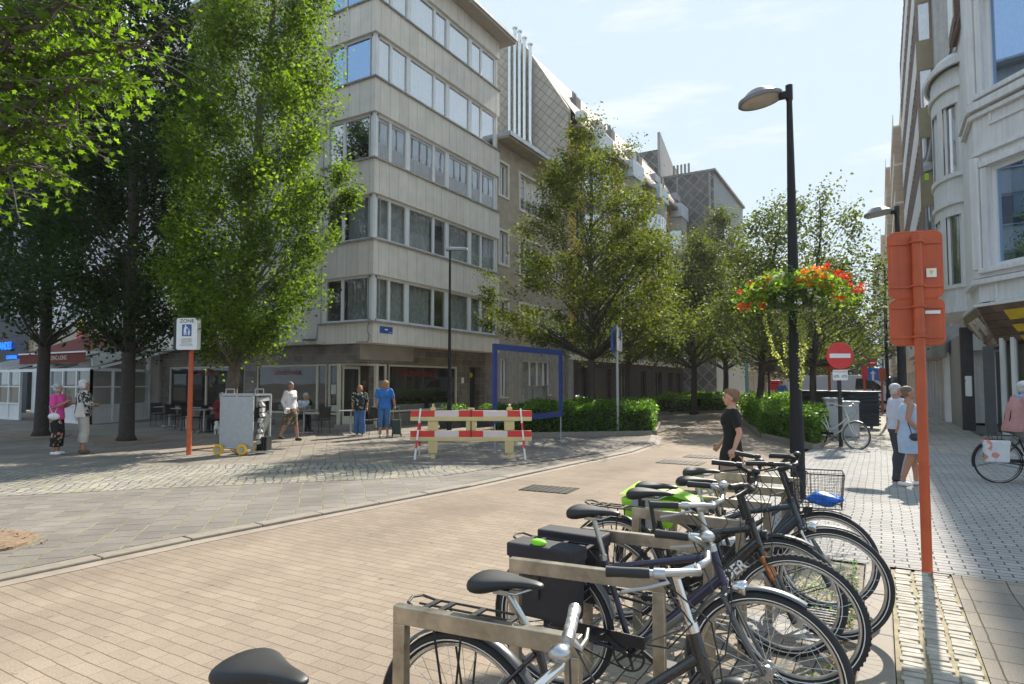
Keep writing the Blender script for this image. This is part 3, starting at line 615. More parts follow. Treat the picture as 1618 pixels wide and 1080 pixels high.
for k in range(4):
    x = 1.0 + k * 6.0
    for z in (6.32, 9.12, 11.92, 14.72): oc.box(x - .25, x + 1.4, .002, .05, z, z + 1.03 if z < 14 else z + 1.7).box(x + 4.1, x + 5.4, .002, .05, z, z + 1.03 if z < 14 else z + 1.7)
oc.box(.0, .95, .003, .052, 3.6, 16.5).build('ochre_panel', mOchre, b3)
for k in range(4):                                                       # projecting bays
    x = 1.6 + k * 6.0 + .7; by = MB(M3)
    for z in (3.4, 6.2, 9.0, 11.8, 14.6): by.prism([(x, 0.002), (x + .35, .95), (x + 1.9, .95), (x + 2.2, .002)], z, z + 1.15)
    by.build('bay_band', mRend, b3)
    for z in (4.55, 7.35, 10.15, 12.95):
        wb = MB(M3); wb.prism([(x + .04, 0.002), (x + .38, .9), (x + 1.87, .9), (x + 2.16, .002)], z + .001, z + 1.649)
        o = wb.build('bay_window', mGlassHi, b3); fb = MB(M3)
        for p, q in (((x + .38, .9), (x + .38, .9)), ((x + .9, .9), (x + .9, .9)), ((x + 1.4, .9), (x + 1.4, .9)), ((x + 1.87, .9), (x + 1.87, .9))): fb.box(p[0] - .035, p[0] + .035, p[1] - .02, p[1] + .03, z, z + 1.65)
        fb.box(x + .4, x + 1.85, .88, .93, z + .5, z + .55).build('bay_frame', mWhiteFr, o)
        MB(M3).box(x + .3, x + 1.9, .1, .12, z, z + 1.6).build('bay_curtain', mCurt, o)
    dm_ = MB(M3); dm_.box(x - .1, x + 2.3, .05, 1.05, 15.752, 15.85); dm_.box(x - .05, x + 2.25, .98, 1.02, 15.86, 16.9).box(x - .05, x - .02, .1, .98, 15.86, 16.9).build('balcony_screen', mat('frosted screen', (.55, .62, .68), .3), b3)
rf = MB(M3)
rf.add([(.42, .55, 16.4), (LEN, .55, 16.4), (LEN, .3, 17.2), (.42, .3, 17.2), (.42, -2.7, 21.7), (LEN, -2.7, 21.7), (.42, -5.5, 24.4), (LEN, -5.5, 24.4)], [(0, 1, 2, 3), (3, 2, 5, 4), (4, 5, 7, 6)])
rfo = rf.build('roof', mSlateR, b3)
MB(M3).box(.1, LEN, .3, .75, 16.3, 16.5).build('eave', mat('dark gutter', (.12, .10, .09), .6), b3)
for k in range(4):
    x = 3.2 + k * 6; cm = MB(M3); cm.box(x, x + .7, -1.5, -.9, 18.5, 19.7); co = cm.build('chimney', mConcD, rfo)
    pt = MB(M3)
    for j in range(3): pt.tube([(x + .14 + j * .2, -1.2, 19.7), (x + .14 + j * .2, -1.2, 20.1)], .06, 8)
    pt.build('chimney_pot', mConcD, co)
    vx = MB(M3); vx.box(x + 1.6, x + 3.0, -1.3, -.1, 18.0, 18.6).build('skylight', mat('white dormer', (.5, .5, .5), .6), rfo)
MB(M3).box(-.05, .5, .5, 1.0, 16.7, 17.15).build('junction_box', mWhitePl, b3)
mDkBrick = brickwall('dark brown brick', (.045, .035, .032), (.065, .05, .045), (.03, .028, .027), .21, .07, 'XY', ms=.008)
g3 = MB(M3); ops = [(1.6, 3.0, 0, 2.6), (4.0, 6.9, 0, 2.6), (8.7, 10.3, .2, 2.6), (12.9, 14.1, .2, 2.6), (16.1, 18.1, .2, 2.6), (19.8, 21.2, .2, 2.6), (22.3, 23.9, .2, 2.6)]
wall(g3, .0, LEN, 0, 3.0, ops, .35, y=-.15); g3.build('ground_floor', mDkBrick, b3)
MB(M3).box(.0, LEN, -.3, .06, 3.001, 3.32).build('concrete_band', mConc, b3)
mGar = mat('dark garage door', (.075, .062, .058), .6)
Mg3 = fmat((-.15, 0, 0), (0, 1), (1, 0))
for a, b, c, d in ops[:2]: MB(Mg3).box(a, b, -.3, -.25, c, d).build('garage_door', mGar, b3)
for a, b, c, d in ops[2:]: window(b3, Mg3, a, b, c, d, fm=mBlackMetal, gm=glass('lobby glass', (.7, .7, .68), refl=1.8), cols=[(a + b) / 2], curt=mCurt, cdist=.5)
MB(M3).box(-.1, .55, -.1, .03, 0, 3.3).build('pilaster', mConcD, b3)
MB().box(-11, -1.3, .4, LEN, 0, 16.3).box(-11, -5.5, .41, LEN, 16.31, 24.3).build('inner_walls', mRoom, b3)
# flue pipes on the gable
fl = thing('flue_pipes', 'five tall stainless flue pipes side by side on the slate gable', 'flue pipes', (-17.9, 32.3, 0))
for j, (x, zt) in enumerate(((-1.0, 22.3), (-.62, 22.9), (-.3, 22.6), (.03, 22.1), (.42, 21.6))):
    q = MB(); q.tube([(x, -.12, 15.9), (x, -.12, zt)], .105, 12)
    for z in [16.4 + i * .95 for i in range(int((zt - 16.4) / .95) + 1)]: q.tube([(x, -.12, z - .025), (x, -.12, z + .025)], .122, 12)
    q.tube([(x, -.12, 15.9), (x + .05, -.1, 15.55), (x + .3, .0, 15.4)], .1, 10)
    q.lathe([(.105, 0), (.17, .12), (.17, .16), (.02, .22)], 12, (x, -.12, zt)); q.build('flue_pipe', mChrome, fl, smooth=True)

# ---- B4: projecting block with diamond gable; row beyond
mDia2 = brickwall('dark diamond slates', (.21, .20, .18), (.12, .115, .105), (.30, .29, .26), .8, .8, 'X', ms=.05, off=0, rot45=True, bump=.6, var=.3)
b4 = thing('slate_gable_block', 'grey block with dark diamond-slate end wall and band windows far down the left row', 'building', (-12.7, 58, 0))
MB().box(-9, 0, 0, .4, 0, 20.9).build('gable', mDia2, b4)
MB().box(-8, -4.9, -.6, 6, 20.9, 23.6).build('roof_house', mDia2, b4); MB().add([(-4.85, -.7, 20.9), (-4.85, -.7, 25.2), (-4.6, -.7, 25.2), (-4.6, 8, 21.2), (-4.85, 8, 21.2), (-4.6, -.7, 20.9)], [(0, 1, 4), (5, 2, 3), (1, 2, 3, 4), (0, 1, 2, 5)]).build('roof_screen', mRend, b4)
dp = MB(); dp.box(-.35, -.2, -.06, -.01, 3, 20.8).box(-3.3, -3.15, -.06, -.01, 5, 20.8).box(-5.0, -4.9, -.06, -.01, 8, 20.8); dp.build('downpipe', mRend, b4)
pp4 = MB(); [pp4.tube([(-3.8 + k * .35, 1, 20.9), (-3.8 + k * .35, 1, 22.3)], .1, 8) for k in range(5)]; pp4.build('flue_pipe', mConcD, b4)
M4 = fmat((0, 0, 0), (0, 1), (1, 0)); w4 = MB(M4); ops = []
for z in (4.0, 6.9, 9.8, 12.7, 15.7): ops += [(.5, 2.2, z, z + 1.9), (3.4, 8.2, z, z + 1.9), (9.6, 13.8, z, z + 1.9)]
wall(w4, .4, 14.5, 0, 20.9, ops, .25); w4.build('wall', mat('grey blue render', (.40, .42, .44), .8), b4)
for a, b, c, d in ops: window(b4, M4, a, b, c, d, fm=mWhiteFr, gm=mGlassHi, cols=[a + (b - a) * t for t in (.33, .66)], curt=mCurt, open_=(1,))
MB().box(-9, .25, -.05, 14.6, 20.902, 21.1).build('roof', mConcD, b4)
def simple_block(name, label, loc, M, Lx, H, depth, mw, floors, bays, win, top=None, gmm=None, gf=True, cat='building', group=None, fm=None, wl=1.5, balc=False, awn=None):
    t = thing(name, label, cat, loc, 0, group); w = MB(M); ops = []
    fh = (H - 3.2) / floors
    for f in range(floors):
        z = 3.2 + f * fh + .7
        for k in range(bays):
            x = Lx * (k + .5) / bays; ops.append((x - win / 2, x + win / 2, z, z + wl))
    if gf:
        for k in range(bays):
            x = Lx * (k + .5) / bays; ops.append((x - win * .6, x + win * .6, .3, 2.6))
    wall(w, 0, Lx, 0, H, ops, .22); w.quad((0, 0, 0), (0, -depth, 0), (0, -depth, H), (0, 0, H)).quad((0, 0, H), (Lx, 0, H), (Lx, -depth, H), (0, -depth, H)).quad((Lx, 0, 0), (Lx, -depth, 0), (Lx, -depth, H), (Lx, 0, H))
    w.build('wall', mw, t)
    for a, b, c, d in ops: window(t, M, a, b, c, d, fm=fm or mWhiteFr, gm=gmm or mGlass, cols=[(a + b) / 2], curt=mCurtG if (a * 7 + c * 3) % 2 > 1 else mCurt, open_=(0,))
    cb_ = MB(M); cb_.box(-.05, Lx + .05, .003, .28, H - .35, H + .1).box(0, Lx, .003, .14, 3.0, 3.2)
    cb_.build('cornice', mConc, t)
    if balc:
        for f in range(floors):
            z = 3.2 + f * fh + .3; bb = MB(M); bb.box(Lx * .1, Lx * .9, .004, .9, z, z + .14).box(Lx * .1, Lx * .9, .86, .9, z + .14, z + 1.0); bb.build('balcony', mConc, t)
    return t
mB5 = mat('beige render', (.50, .42, .33), .85, var=.1); mB5b = mat('light brick', (.42, .34, .28), .85, var=.15)
simple_block('terraced_house', 'beige rendered house with a white shopfront band past the slate gable block', (-12.9, 73, 0), fmat((0, 0, 0), (0, 1), (1, 0)), 13, 9.5, 9, mB5, 2, 4, 1.5, group='far houses in the left row')
simple_block('terraced_house', 'light brick house partly hidden by far street trees on the left row', (-12.6, 86.2, 0), fmat((0, 0, 0), (0, 1), (1, 0)), 16, 11, 9, mB5b, 3, 5, 1.3, group='far houses in the left row')
simple_block('terraced_house', 'far grey house closing the left row behind the white van', (-12.8, 102.5, 0), fmat((0, 0, 0), (0, 1), (1, 0)), 30, 10, 9, mRend, 3, 8, 1.4, group='far houses in the left row')
simple_block('terraced_house', 'farthest pale house at the end of the left row', (-12.8, 133, 0), fmat((0, 0, 0), (0, 1), (1, 0)), 45, 11, 9, mConc, 3, 10, 1.4, group='far houses in the left row')

# ---- tavern on the far left, veranda, fish shop
tv = thing('tavern_building', 'white plastered tavern house left of the corner block behind the trees', 'building', (-29.0, 16.9, 0))
MT = fmat((0, 0, 0), (-1, 0), (0, -1)); tw = MB(MT); ops = []
for z in (4.9, 8.0, 11.0, 14.0):
    for x in (1.0, 3.6, 6.6, 9.4): ops.append((x, x + 1.2, z, z + 1.7))
ops.append((.8, 9.5, .4, 2.7)); wall(tw, 0, 11.5, 0, 16.5, ops, .22); tw.build('wall', mWhitePl, tv)
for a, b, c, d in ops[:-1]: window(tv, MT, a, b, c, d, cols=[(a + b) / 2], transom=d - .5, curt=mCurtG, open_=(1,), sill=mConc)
MB(MT).box(0, 11.4, .003, .04, 3.3, 4.6).build('cream_band', mat('cream band', (.48, .42, .31), .85), tv)
MB(MT).box(0, 11.5, -8, -.8, 0, 16.4).build('inner_walls', mRoom, tv); MB(MT).box(-.1, 11.6, -8, .3, 16.5, 16.8).build('roof', mSlateR, tv)
ver = thing('glass_veranda', 'white framed glass terrace with sloping side roofs in front of the tavern', 'veranda', (-27.0, 13.3, 0))
VW = 8.0
fr = MB(); H1 = 2.2
def panel(x0, y0, x1, y1, n, z1=H1, zk=.75):
    for i in range(n + 1):
        x = x0 + (x1 - x0) * i / n; y = y0 + (y1 - y0) * i / n; fr.bar((x, y, 0), (x, y, z1), .09, .09, up=(0, 1, 0))
    for z, h in ((z1, .12), (zk, .06), (.06, .1), (1.5, .05)): fr.bar((x0, y0, z), (x1, y1, z), .07, h)
panel(0, 0, -4.3, 0, 4); panel(-5.9, 0, -VW, 0, 2); panel(0, 0, -1.7, 3.3, 3)
fr.bar((-4.3, 0, 2.2), (-5.9, 0, 2.2), .07, .12)
for i in range(5): fr.bar((-i * 2.0, 0, 2.2), (-i * 2.0, 3.3, 3.1), .06, .09)
fr.build('frame', mWhiteFr, ver)
lp = MB(); lp.quad((0, .01, .1), (-4.3, .01, .1), (-4.3, .01, .72), (0, .01, .72)).quad((-5.9, .01, .1), (-VW, .01, .1), (-VW, .01, .72), (-5.9, .01, .72)).quad((0, .01, .1), (-1.7, 3.31, .1), (-1.7, 3.31, .72), (0, .01, .72))
lp.build('lower_panel', mWhitePl, ver)
gp = MB(); gp.quad((0, .02, .78), (-4.3, .02, .78), (-4.3, .02, 2.15), (0, .02, 2.15)).quad((-5.9, .02, .78), (-VW, .02, .78), (-VW, .02, 2.15), (-5.9, .02, 2.15)).quad((0, .02, .78), (-1.7, 3.3, .78), (-1.7, 3.3, 2.15), (0, .02, 2.15)); gp.build('glazing', mShop, ver)
fa = MB(); fa.add([(0, -.02, 2.27), (0, -.02, 2.55), (-1.7, 3.3, 3.4), (-1.7, 3.3, 3.12)], [(0, 1, 2, 3)]); fa.bar((0.02, -.02, 2.5), (-1.72, 3.3, 3.3), .05, .36); fa.bar((-VW, .0, 2.45), (-VW, 3.3, 3.25), .06, .3); fa.build('sloping_fascia', mWhiteFr, ver)
MB().box(-VW, -1.0, 3.3, 3.4, 0, 3.0).build('tavern_front', mRoom, ver)
aw = thing('awning', 'dark red awning with cream lettering above the glass veranda', 'awning', (-27.2, 13.2, 0))
a_ = MB(); a_.add([(-.9, .4, 2.95), (-6.6, .4, 2.95), (-6.9, 3.3, 4.0), (-1.6, 3.3, 4.0)], [(0, 1, 2, 3)]); a_.add([(-.9, .4, 2.95), (-6.6, .4, 2.95), (-6.6, .38, 2.5), (-.9, .38, 2.5)], [(0, 1, 2, 3)])
a_.build('canvas', mat('dark red canvas', (.17, .03, .022), .85, var=.2), aw); MB().box(-6.65, -.85, .34, .4, 2.92, 2.98).build('front_rail', mWhiteFr, aw)
text('awning_lettering', 'TAVERNE DING DONG', .27, face_m((-3.55, .36, 2.72), (1, 0, 0), (0, 0, 1)), mCreamFr, aw, sx=.85)
fg = MB(); fg.quad((0, 0, 0), (.55, 0, 0), (.5, .05, 1.0), (-.02, 0, 1.0), 0)
fgo = thing('flag_banner', 'yellow and red banner with a black lion patch on the tavern wall', 'banner', (-35.2, 16.6, 3.6))
MB().box(0, .62, -.03, .0, .0, .65).build('red_cloth', mRed, fgo); MB().box(0, .62, -.032, -.002, .65, 1.35).build('yellow_cloth', mat('banner yellow', (.6, .45, .03), .7), fgo)
MB().ell((.32, -.035, 1.0), (.16, .012, .2)).build('black_emblem', mBlack, fgo)
fs = thing('fish_shop', 'dark navy shop building with blue neon lettering at the far left edge', 'building', (-40.55, 16.7, 0))
fw_ = MB(MT); wall(fw_, 0, 12, 0, 15, [(1.2, 2.6, 5.2, 7), (4, 5.6, 5.2, 7), (1.2, 2.6, 9, 11), (4, 5.6, 9, 11), (1, 7, .4, 2.8)], .2); fw_.build('wall', mat('navy cladding', (.015, .02, .035), .5), fs)
for a, b, c, d in [(1.2, 2.6, 5.2, 7), (4, 5.6, 5.2, 7), (1.2, 2.6, 9, 11), (4, 5.6, 9, 11), (1, 7, .4, 2.8)]: window(fs, MT, a, b, c, d, cols=[(a + b) / 2], curt=mCurt if c > 3 else None, open_=(0,))
mNeon = emit('blue neon', (.01, .12, .9), .8)
text('neon_sign', 'VISHANDEL', .62, face_m((-3.0, -.1, 3.75), (1, 0, 0), (0, 0, 1)), mNeon, fs, .02, sx=.8); text('neon_sign', 'CENTRAL', .3, face_m((-1.7, -.1, 3.1), (1, 0, 0), (0, 0, 1)), mNeon, fs, .02)
tc2 = thing('corner_house', 'grey shaded house seen through the crowns at the far left', 'building', (-52.6, 16.7, 0))
MB(MT).box(0, 14, -8, 0, 0, 17).build('wall', mConcD, tc2)

# ---- right row
mRW = mat('white stucco', (.76, .75, .74), .8, var=.07, scale=1.5, bump=.15, stain=.14)
mR2 = mat('olive brown panel', (.30, .245, .15), .7, var=.1); mR2w = mat('white bay panel', (.68, .66, .64), .6)
rc = thing('ornate_corner_house', 'white stucco corner house with a round bay, moulded windows and brown board shop sign', 'building', (2.5, 22.3, 0))
ch = Vector((.6, -.8)); MCf = fmat((0, 0, 0), (-ch.x, -ch.y), (-.8, -.6)); MCf = fmat((0, 0, 0), (ch.x, ch.y), (-.8, -.6))
cw = MB(MCf); cops = [(.45, 2.6, 4.9, 7.75), (.45, 2.6, 9.9, 12.7), (.45, 2.6, 14.6, 17)]
wall(cw, 0, 3.4, 3.95, 18.5, cops, .3)
MS = fmat((0, 0, 0), (0, 1), (-1, 0)); cw.M = MS
sops = [(.35, 1.1, 4.9, 7.6), (.35, 1.1, 9.3, 12.0)]
wall(cw, 0, 1.9, 3.95, 18.5, sops, .25); wall(cw, 1.9, 9.6, 3.95, 13.0, [(6.8, 8.1, 4.9, 7.0), (6.8, 8.1, 8.6, 10.8)], .25)
cw.build('wall', mRW, rc); MCg = fmat((.36, .27, 0), (ch.x, ch.y), (-.8, -.6))
mGlassBlue = glass('sky blue tinted pane', (.35, .4, .45), refl=6.0, gc=(.42, .62, .95))  # gloss tinted blue to imitate a mirrored deep blue sky
for a, b, c, d in cops: window(rc, MCf, a, b, c, d, cols=[], fw=.12, curt=mCurt if c > 9 else None, gm=mGlassBlue, cdist=.2)
for a, b, c, d in sops: window(rc, MS, a, b, c, d, fw=.08)
for a, b, c, d in [(6.8, 8.1, 4.9, 7.0), (6.8, 8.1, 8.6, 10.8)]: window(rc, MS, a, b, c, d, fw=.08, transom=d - .6, sill=mRW, curt=mCurtG)
mo = MB(MCf)
for z, h, pz in ((4.45, .14, .16), (4.62, .22, .1), (8.15, .1, .1), (9.25, .12, .12), (9.45, .22, .2), (13.1, .1, .1), (14.0, .2, .2)): mo.box(.0, 3.4, .002, pz, z, z + h)
for a, b, c, d in cops:
    mo.box(a - .2, a - .02, .003, .09, c, d).box(b + .02, b + .2, .003, .09, c, d).box(a - .2, b + .2, .003, .12, d + .02, d + .2).box(a - .26, b + .26, .003, .2, c - .16, c - .02)
    mo.box(a + .1, b - .1, .003, .05, c - 1.0, c - .92).box(a + .1, b - .1, .003, .05, c - .45, c - .37).box(a + .1, a + .18, .003, .05, c - .92, c - .45).box(b - .18, b - .1, .003, .05, c - .92, c - .45)
mo.M = MS
for z, h, pz in ((4.45, .14, .16), (4.62, .22, .1), (9.25, .12, .12), (9.45, .22, .18), (14.0, .2, .2)): mo.box(-.0, 1.9, .002, pz, z, z + h)
mo.box(5.0, 9.6, .002, .2, 12.8, 13.1).box(5.0, 9.6, .002, .12, 4.3, 4.5).box(5.9, 8.0, .002, .2, 8.2, 8.45).box(5.9, 8.0, .002, .25, 10.9, 11.2)
mo.build('moulding', mRW, rc, bevel=.015)
ip = MB(MCf); ip.box(-.06, .22, .004, .14, 4.86, 8.1).box(-.06, .22, .004, .14, 9.7, 13.0); ip.build('corner_pilaster', mRW, rc, bevel=.03)
# round bay
rb = MB(); cxb, cyb, rr, SX = .2, 4.5, 1.62, .55
def arc(z0, z1, r, a0=R(91), a1=R(269), n=28, m=0): rb.lathe([(r - .14, z0), (r, z0), (r, z1), (r - .14, z1)], n, (cxb, cyb, 0), m, a0, a1, sx=SX)
for z0, z1, r in ((4.0, 4.15, 1.75), (4.15, 4.8, rr), (4.8, 4.92, 1.72), (7.25, 7.6, rr), (7.6, 7.75, 1.74), (7.75, 8.5, rr), (8.5, 8.65, 1.74), (11.0, 11.5, rr), (11.5, 11.65, 1.78), (11.65, 12.2, rr + .02), (12.2, 12.36, 1.98), (12.36, 12.5, 1.84)): arc(z0, z1, r)
for z0, z1 in ((4.92, 7.25), (8.65, 11.0)):
    for a in (92, 133, 170, 207, 252): arc(z0, z1, rr - .01, R(a), R(a + 15), 4)
rb.lathe([(.0, 12.5), (1.8, 12.5), (1.5, 12.75), (.8, 13.1), (0, 13.3)], 24, (cxb, cyb, 0), 0, R(90), R(270), sx=SX); rb.lathe([(.2, 3.7), (1.1, 3.8), (1.6, 4.0)], 24, (cxb, cyb, 0), 0, R(90), R(270), sx=SX)
rb.build('round_bay', mRW, rc, smooth=True)
for z0, z1 in ((4.92, 7.25), (8.65, 11.0)):
    MB().lathe([(rr - .2, z0), (rr - .2, z1)], 20, (cxb, cyb, 0), 0, R(91), R(269), sx=SX).build('bay_glass', mGlassHi, rc, smooth=2)
    MB().lathe([(rr - .4, z0), (rr - .4, z1)], 30, (cxb, cyb, 0), 0, R(91), R(269), sx=SX).build('bay_curtain', mCurtG, rc, smooth=2)
    fr2 = MB()
    for a in (110, 130, 149, 168, 187, 205, 224, 250): x, y = cxb + (rr - .17) * math.cos(R(a)) * SX, cyb + (rr - .17) * math.sin(R(a)); fr2.box(x - .04, x + .04, y - .045, y + .045, z0, z1)
    fr2.build('bay_frame', mWhiteFr, rc)
# dormer / mansard above the bay
dr_ = MB(MS); dr_.add([(1.9, .2, 12.9), (5.2, .2, 12.9), (5.2, -1.6, 18.5), (1.9, -1.6, 18.5)], [(0, 1, 2, 3)]); dr_.box(2.5, 4.4, -.9, .1, 13.5, 16.2); dr_.build('mansard', mSlateR, rc)
MB(MS).box(2.7, 4.2, .101, .13, 13.8, 15.9).build('dormer_window', mWhiteFr, rc)
# ground floor of the corner: doors, columns, sloping shop sign
gfw = MB(MS); gfw.box(1.9, 4.6, -1.2, -.9, 0, 2.7).box(4.7, 5.0, -.3, .06, 0, 3.6).box(1.6, 1.9, -1.1, -.75, 0, 2.7).box(.05, .2, -.3, -.05, 0, 2.7); gfw.build('dark_doorway', mat('dark grey doorway', (.07, .07, .075), .6), rc)
gff = MB(MS); gff.box(5.0, 9.6, -.3, 0, 0, 3.4); gff.build('ground_wall', mat('grey ground floor', (.30, .30, .30), .7, var=.15), rc)
st = MB(); st.M = MCg
for x in (.15, .5, 1.2, 2.2, 3.2): st.box(x - .06, x + .06, -.14, -.03, .25, 2.95)
st.box(.1, 3.3, -.14, -.02, .2, .3); st.build('white_shop_frame', mWhiteFr, rc)
sg = MB(MCg); sg.quad((.1, -.1, .25), (3.4, -.1, .25), (3.4, -.1, 2.95), (.1, -.1, 2.95)); sg.build('shop_glass', mShop, rc)
sb = MB(MCg)
for k in range(6): sb.box(1.3, 3.4, -.3, -.25, .4 + k * .42, .6 + k * .42)
sb.build('striped_blind', mat('grey stripes', (.30, .26, .22), .8), rc); MB(MCf).box(0, 3.4, -2.2, -.7, 0, 3.9).build('shop_interior', mRoom, rc)
MB(MCf).box(.0, 3.4, -.3, .04, 0, .2).build('plinth', mConcD, rc)
bs_ = MB(); A0, A1, A2 = Vector((-.10, -.30, 3.80)), Vector((-.05, 4.6, 3.82)), Vector((1.7, -2.7, 3.80)); B0, B1_, B2_ = Vector((.46, .46, 2.74)), Vector((.75, 4.6, 2.8)), Vector((2.35, -2.05, 2.74))
bs_.quad(A0, A1, B1_, B0, 1).quad(A2, A0, B0, B2_).quad(A1, (1.5, 4.6, 3.82), (1.5, 4.6, 2.75), B1_); bs_.quad(B0, B1_, (1.5, 4.6, 2.75), (1.5, .3, 2.62)).quad(B0, B2_, (3, -1, 2.62), (1.5, .3, 2.62))
sgn = bs_.build('board_sign', [brickwall('sign boards', (.13, .08, .055), (.20, .14, .105), (.04, .03, .025), 1.1, .2, 'Y', ms=.008, var=.35), brickwall('pale sign boards', (.26, .21, .165), (.40, .34, .28), (.08, .06, .05), 1.3, .2, 'Y', ms=.012, var=.3)], rc)
tr_ = MB(); tr_.bar(A0 + Vector((0, 0, .03)), A1 + Vector((0, 0, .03)), .14, .08).bar(A0 + Vector((0, 0, .03)), A2 + Vector((0, 0, .03)), .14, .08); tr_.build('sign_edge', mWhitePl, rc)
ys = MB(); nn = (A2 - A0).cross(B0 - A0).normalized(); nn = -nn if nn.y > 0 or nn.x > 0 else nn
for (u0, u1, v0, v1) in ((.30, .75, .14, .38), (.34, .46, .50, .68), (.385, .60, .78, .94)):
    def sp_(u, v): top = A0 + (A2 - A0) * (u * .9); bot = B0 + (B2_ - B0) * (u * .9 - .1); return top + (bot - top) * v + nn * .03
    ys.quad(sp_(u0, v0), sp_(u1, v0), sp_(u1 + .02, v1), sp_(u0 + .04, v1))
ys.build('yellow_bar', mat('sign yellow', (.72, .48, .01), .5), sgn)
rt = (A0 - A1).normalized(); upv = ((A0 + A1) / 2 - (B0 + B1_) / 2).normalized()
text('carved_letters', 'JPI', .8, face_m(A0.lerp(A1, .38).lerp(B0.lerp(B1_, .38), .45) + Vector((-.04, 0, -.02)), (A0 - A1), upv), mat('pale carved wood', (.62, .58, .52), .8), sgn, .05, sx=2.6, bold=.02)
MB(MS).box(-.35, -.2, .15, .18, 0, 0).M
# white bag-like box on the doorway pillar
lb = thing('letter_box', 'white letter box hanging on the grey pillar beside the dark doorway', 'letter box', (2.3, 23.95, 1.25)); MB().box(-.05, .1, -.25, .05, 0, .62).build('box', mWhite, lb, bevel=.02); MB().box(-.06, -.051, -.2, 0, .45, .5).build('slot', mBlack, lb)
# bays house behind
r2 = thing('bay_tower_block', 'tall block with brown bay sides and white window bands on the right row', 'building', (2.35, 32.0, 0))
w = MB(MS); w.box(0, 22, -8, 0, 3.0, 23); w.box(.5, 22, -8, -.6, 0, 3.0); w.build('wall', mRend, r2)
bz = MB(MS); wz = []
for k in range(7):
    z = 3.3 + k * 3.05; bz.prism([(.8, .003), (.8, .62), (20.5, .62), (20.5, .003)], z, z + 1.35)
    wz.append((z + 1.35, z + 3.05))
bz.build('bay_band', [mR2w], r2)
bsd = MB(MS)
for k in range(7): z = 3.3 + k * 3.05; bsd.box(.78, .798, .0, .622, z + .0, z + 1.35)
bsd.build('brown_side', mR2, r2)
for z0, z1 in wz:
    f = MB(MS); f.box(.8, .9, .5, .6, z0, z1).box(.8, .9, .003, .1, z0, z1)
    for k in range(21): f.box(.9 + k * .97, .98 + k * .97, .53, .6, z0 + .001, z1 - .001)
    o = f.build('bay_frame', mat('dark brown frame', (.24, .17, .14), .6), r2)
    MB(MS).box(.84, 20.4, .1, .55, z0 + .01, z1 - .01).build('bay_pane', mGlassHi, o)
    MB(MS).box(.95, 20.2, .2, .4, z0 + .02, z1 - .02).build('bay_curtain', mCurt, o)
MB(MS).box(.9, 1.35, .6, .62, 11.0, 11.5).M
ysn = MB(MS).box(.765, .778, .3, .46, 10.55, 10.85); yn = ysn.build('sale_sign', mat('lime sign', (.45, .7, .02), .5), r2)
bb2 = MB(MS); bb2.box(-.9, 4, .003, .9, 2.7, 3.9); bb2.build('balcony', mConcD, r2)
g2_ = MB(MS)
for k in range(9): g2_.box(.6 + k * 2.2, .9 + k * 2.2, -.6, .02, 0, 2.98)
g2_.build('shop_pillar', mWhitePl, r2)
MB(MS).box(.95, 20, -.35, -.3, .1, 2.9).build('shop_glazing', mGlassHi, r2)
M_S = fmat((0, 0, 0), (0, 1), (-1, 0))
simple_block('balcony_block', 'pale block with stacked balconies beyond the brown bay block on the right', (2.2, 54.2, 0), M_S, 20, 24, 8, mConc, 7, 6, 1.8, balc=True, group='far blocks in the right row')
simple_block('balcony_block', 'brown block with balconies halfway down the right row', (1.9, 74.5, 0), M_S, 24, 27, 8, mR2, 8, 6, 1.9, balc=True, group='far blocks in the right row')
simple_block('balcony_block', 'tan block with an overhanging top at the far right row', (1.4, 99, 0), M_S, 26, 25, 8, mB5, 7, 6, 1.9, balc=True, group='far blocks in the right row')
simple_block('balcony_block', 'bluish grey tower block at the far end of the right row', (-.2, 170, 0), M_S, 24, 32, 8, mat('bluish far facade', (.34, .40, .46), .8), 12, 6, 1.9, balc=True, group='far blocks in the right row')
# ------------------------------------------------------------------ trees and hedges
mBark = mat('grey brown bark', (.10, .085, .065), .9, var=.35, scale=9, bump=1.0, bs=26)
mBarkD = mat('dark bark', (.05, .042, .035), .9, var=.3, scale=9, bump=.8, bs=26)
lfA = leafmat('hornbeam leaves', (.030, .054, .010), (.11, .155, .020), .55)
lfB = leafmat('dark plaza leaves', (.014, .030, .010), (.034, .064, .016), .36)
lfC = leafmat('linden leaves', (.028, .05, .012), (.10, .115, .02), .47, tcol=(2.7, 2.6, .8))
lfD = leafmat('plane leaves', (.05, .09, .012), (.12, .18, .02), .52)
lfE = leafmat('far leaves', (.035, .052, .018), (.085, .105, .026), .45, tcol=(2.7, 2.8, 1.0))
lfH = leafmat('hedge leaves', (.03, .07, .012), (.11, .20, .03), .45, rough=.4)
QUAD = np.array([[0, 0, 0], [.5, .38, .10], [1, 0, -.02], [.5, -.38, .10]])
_ma = []
for a, r in ((180, .05), (150, .30), (105, .58), (80, .36), (52, .80), (28, .46), (0, 1.0), (-28, .46), (-52, .80), (-80, .36), (-105, .58), (-150, .30)):
    _ma.append([.35 + r * math.cos(R(a)) * .7, r * math.sin(R(a)) * .62, .0])
MAPLE = np.array(_ma)
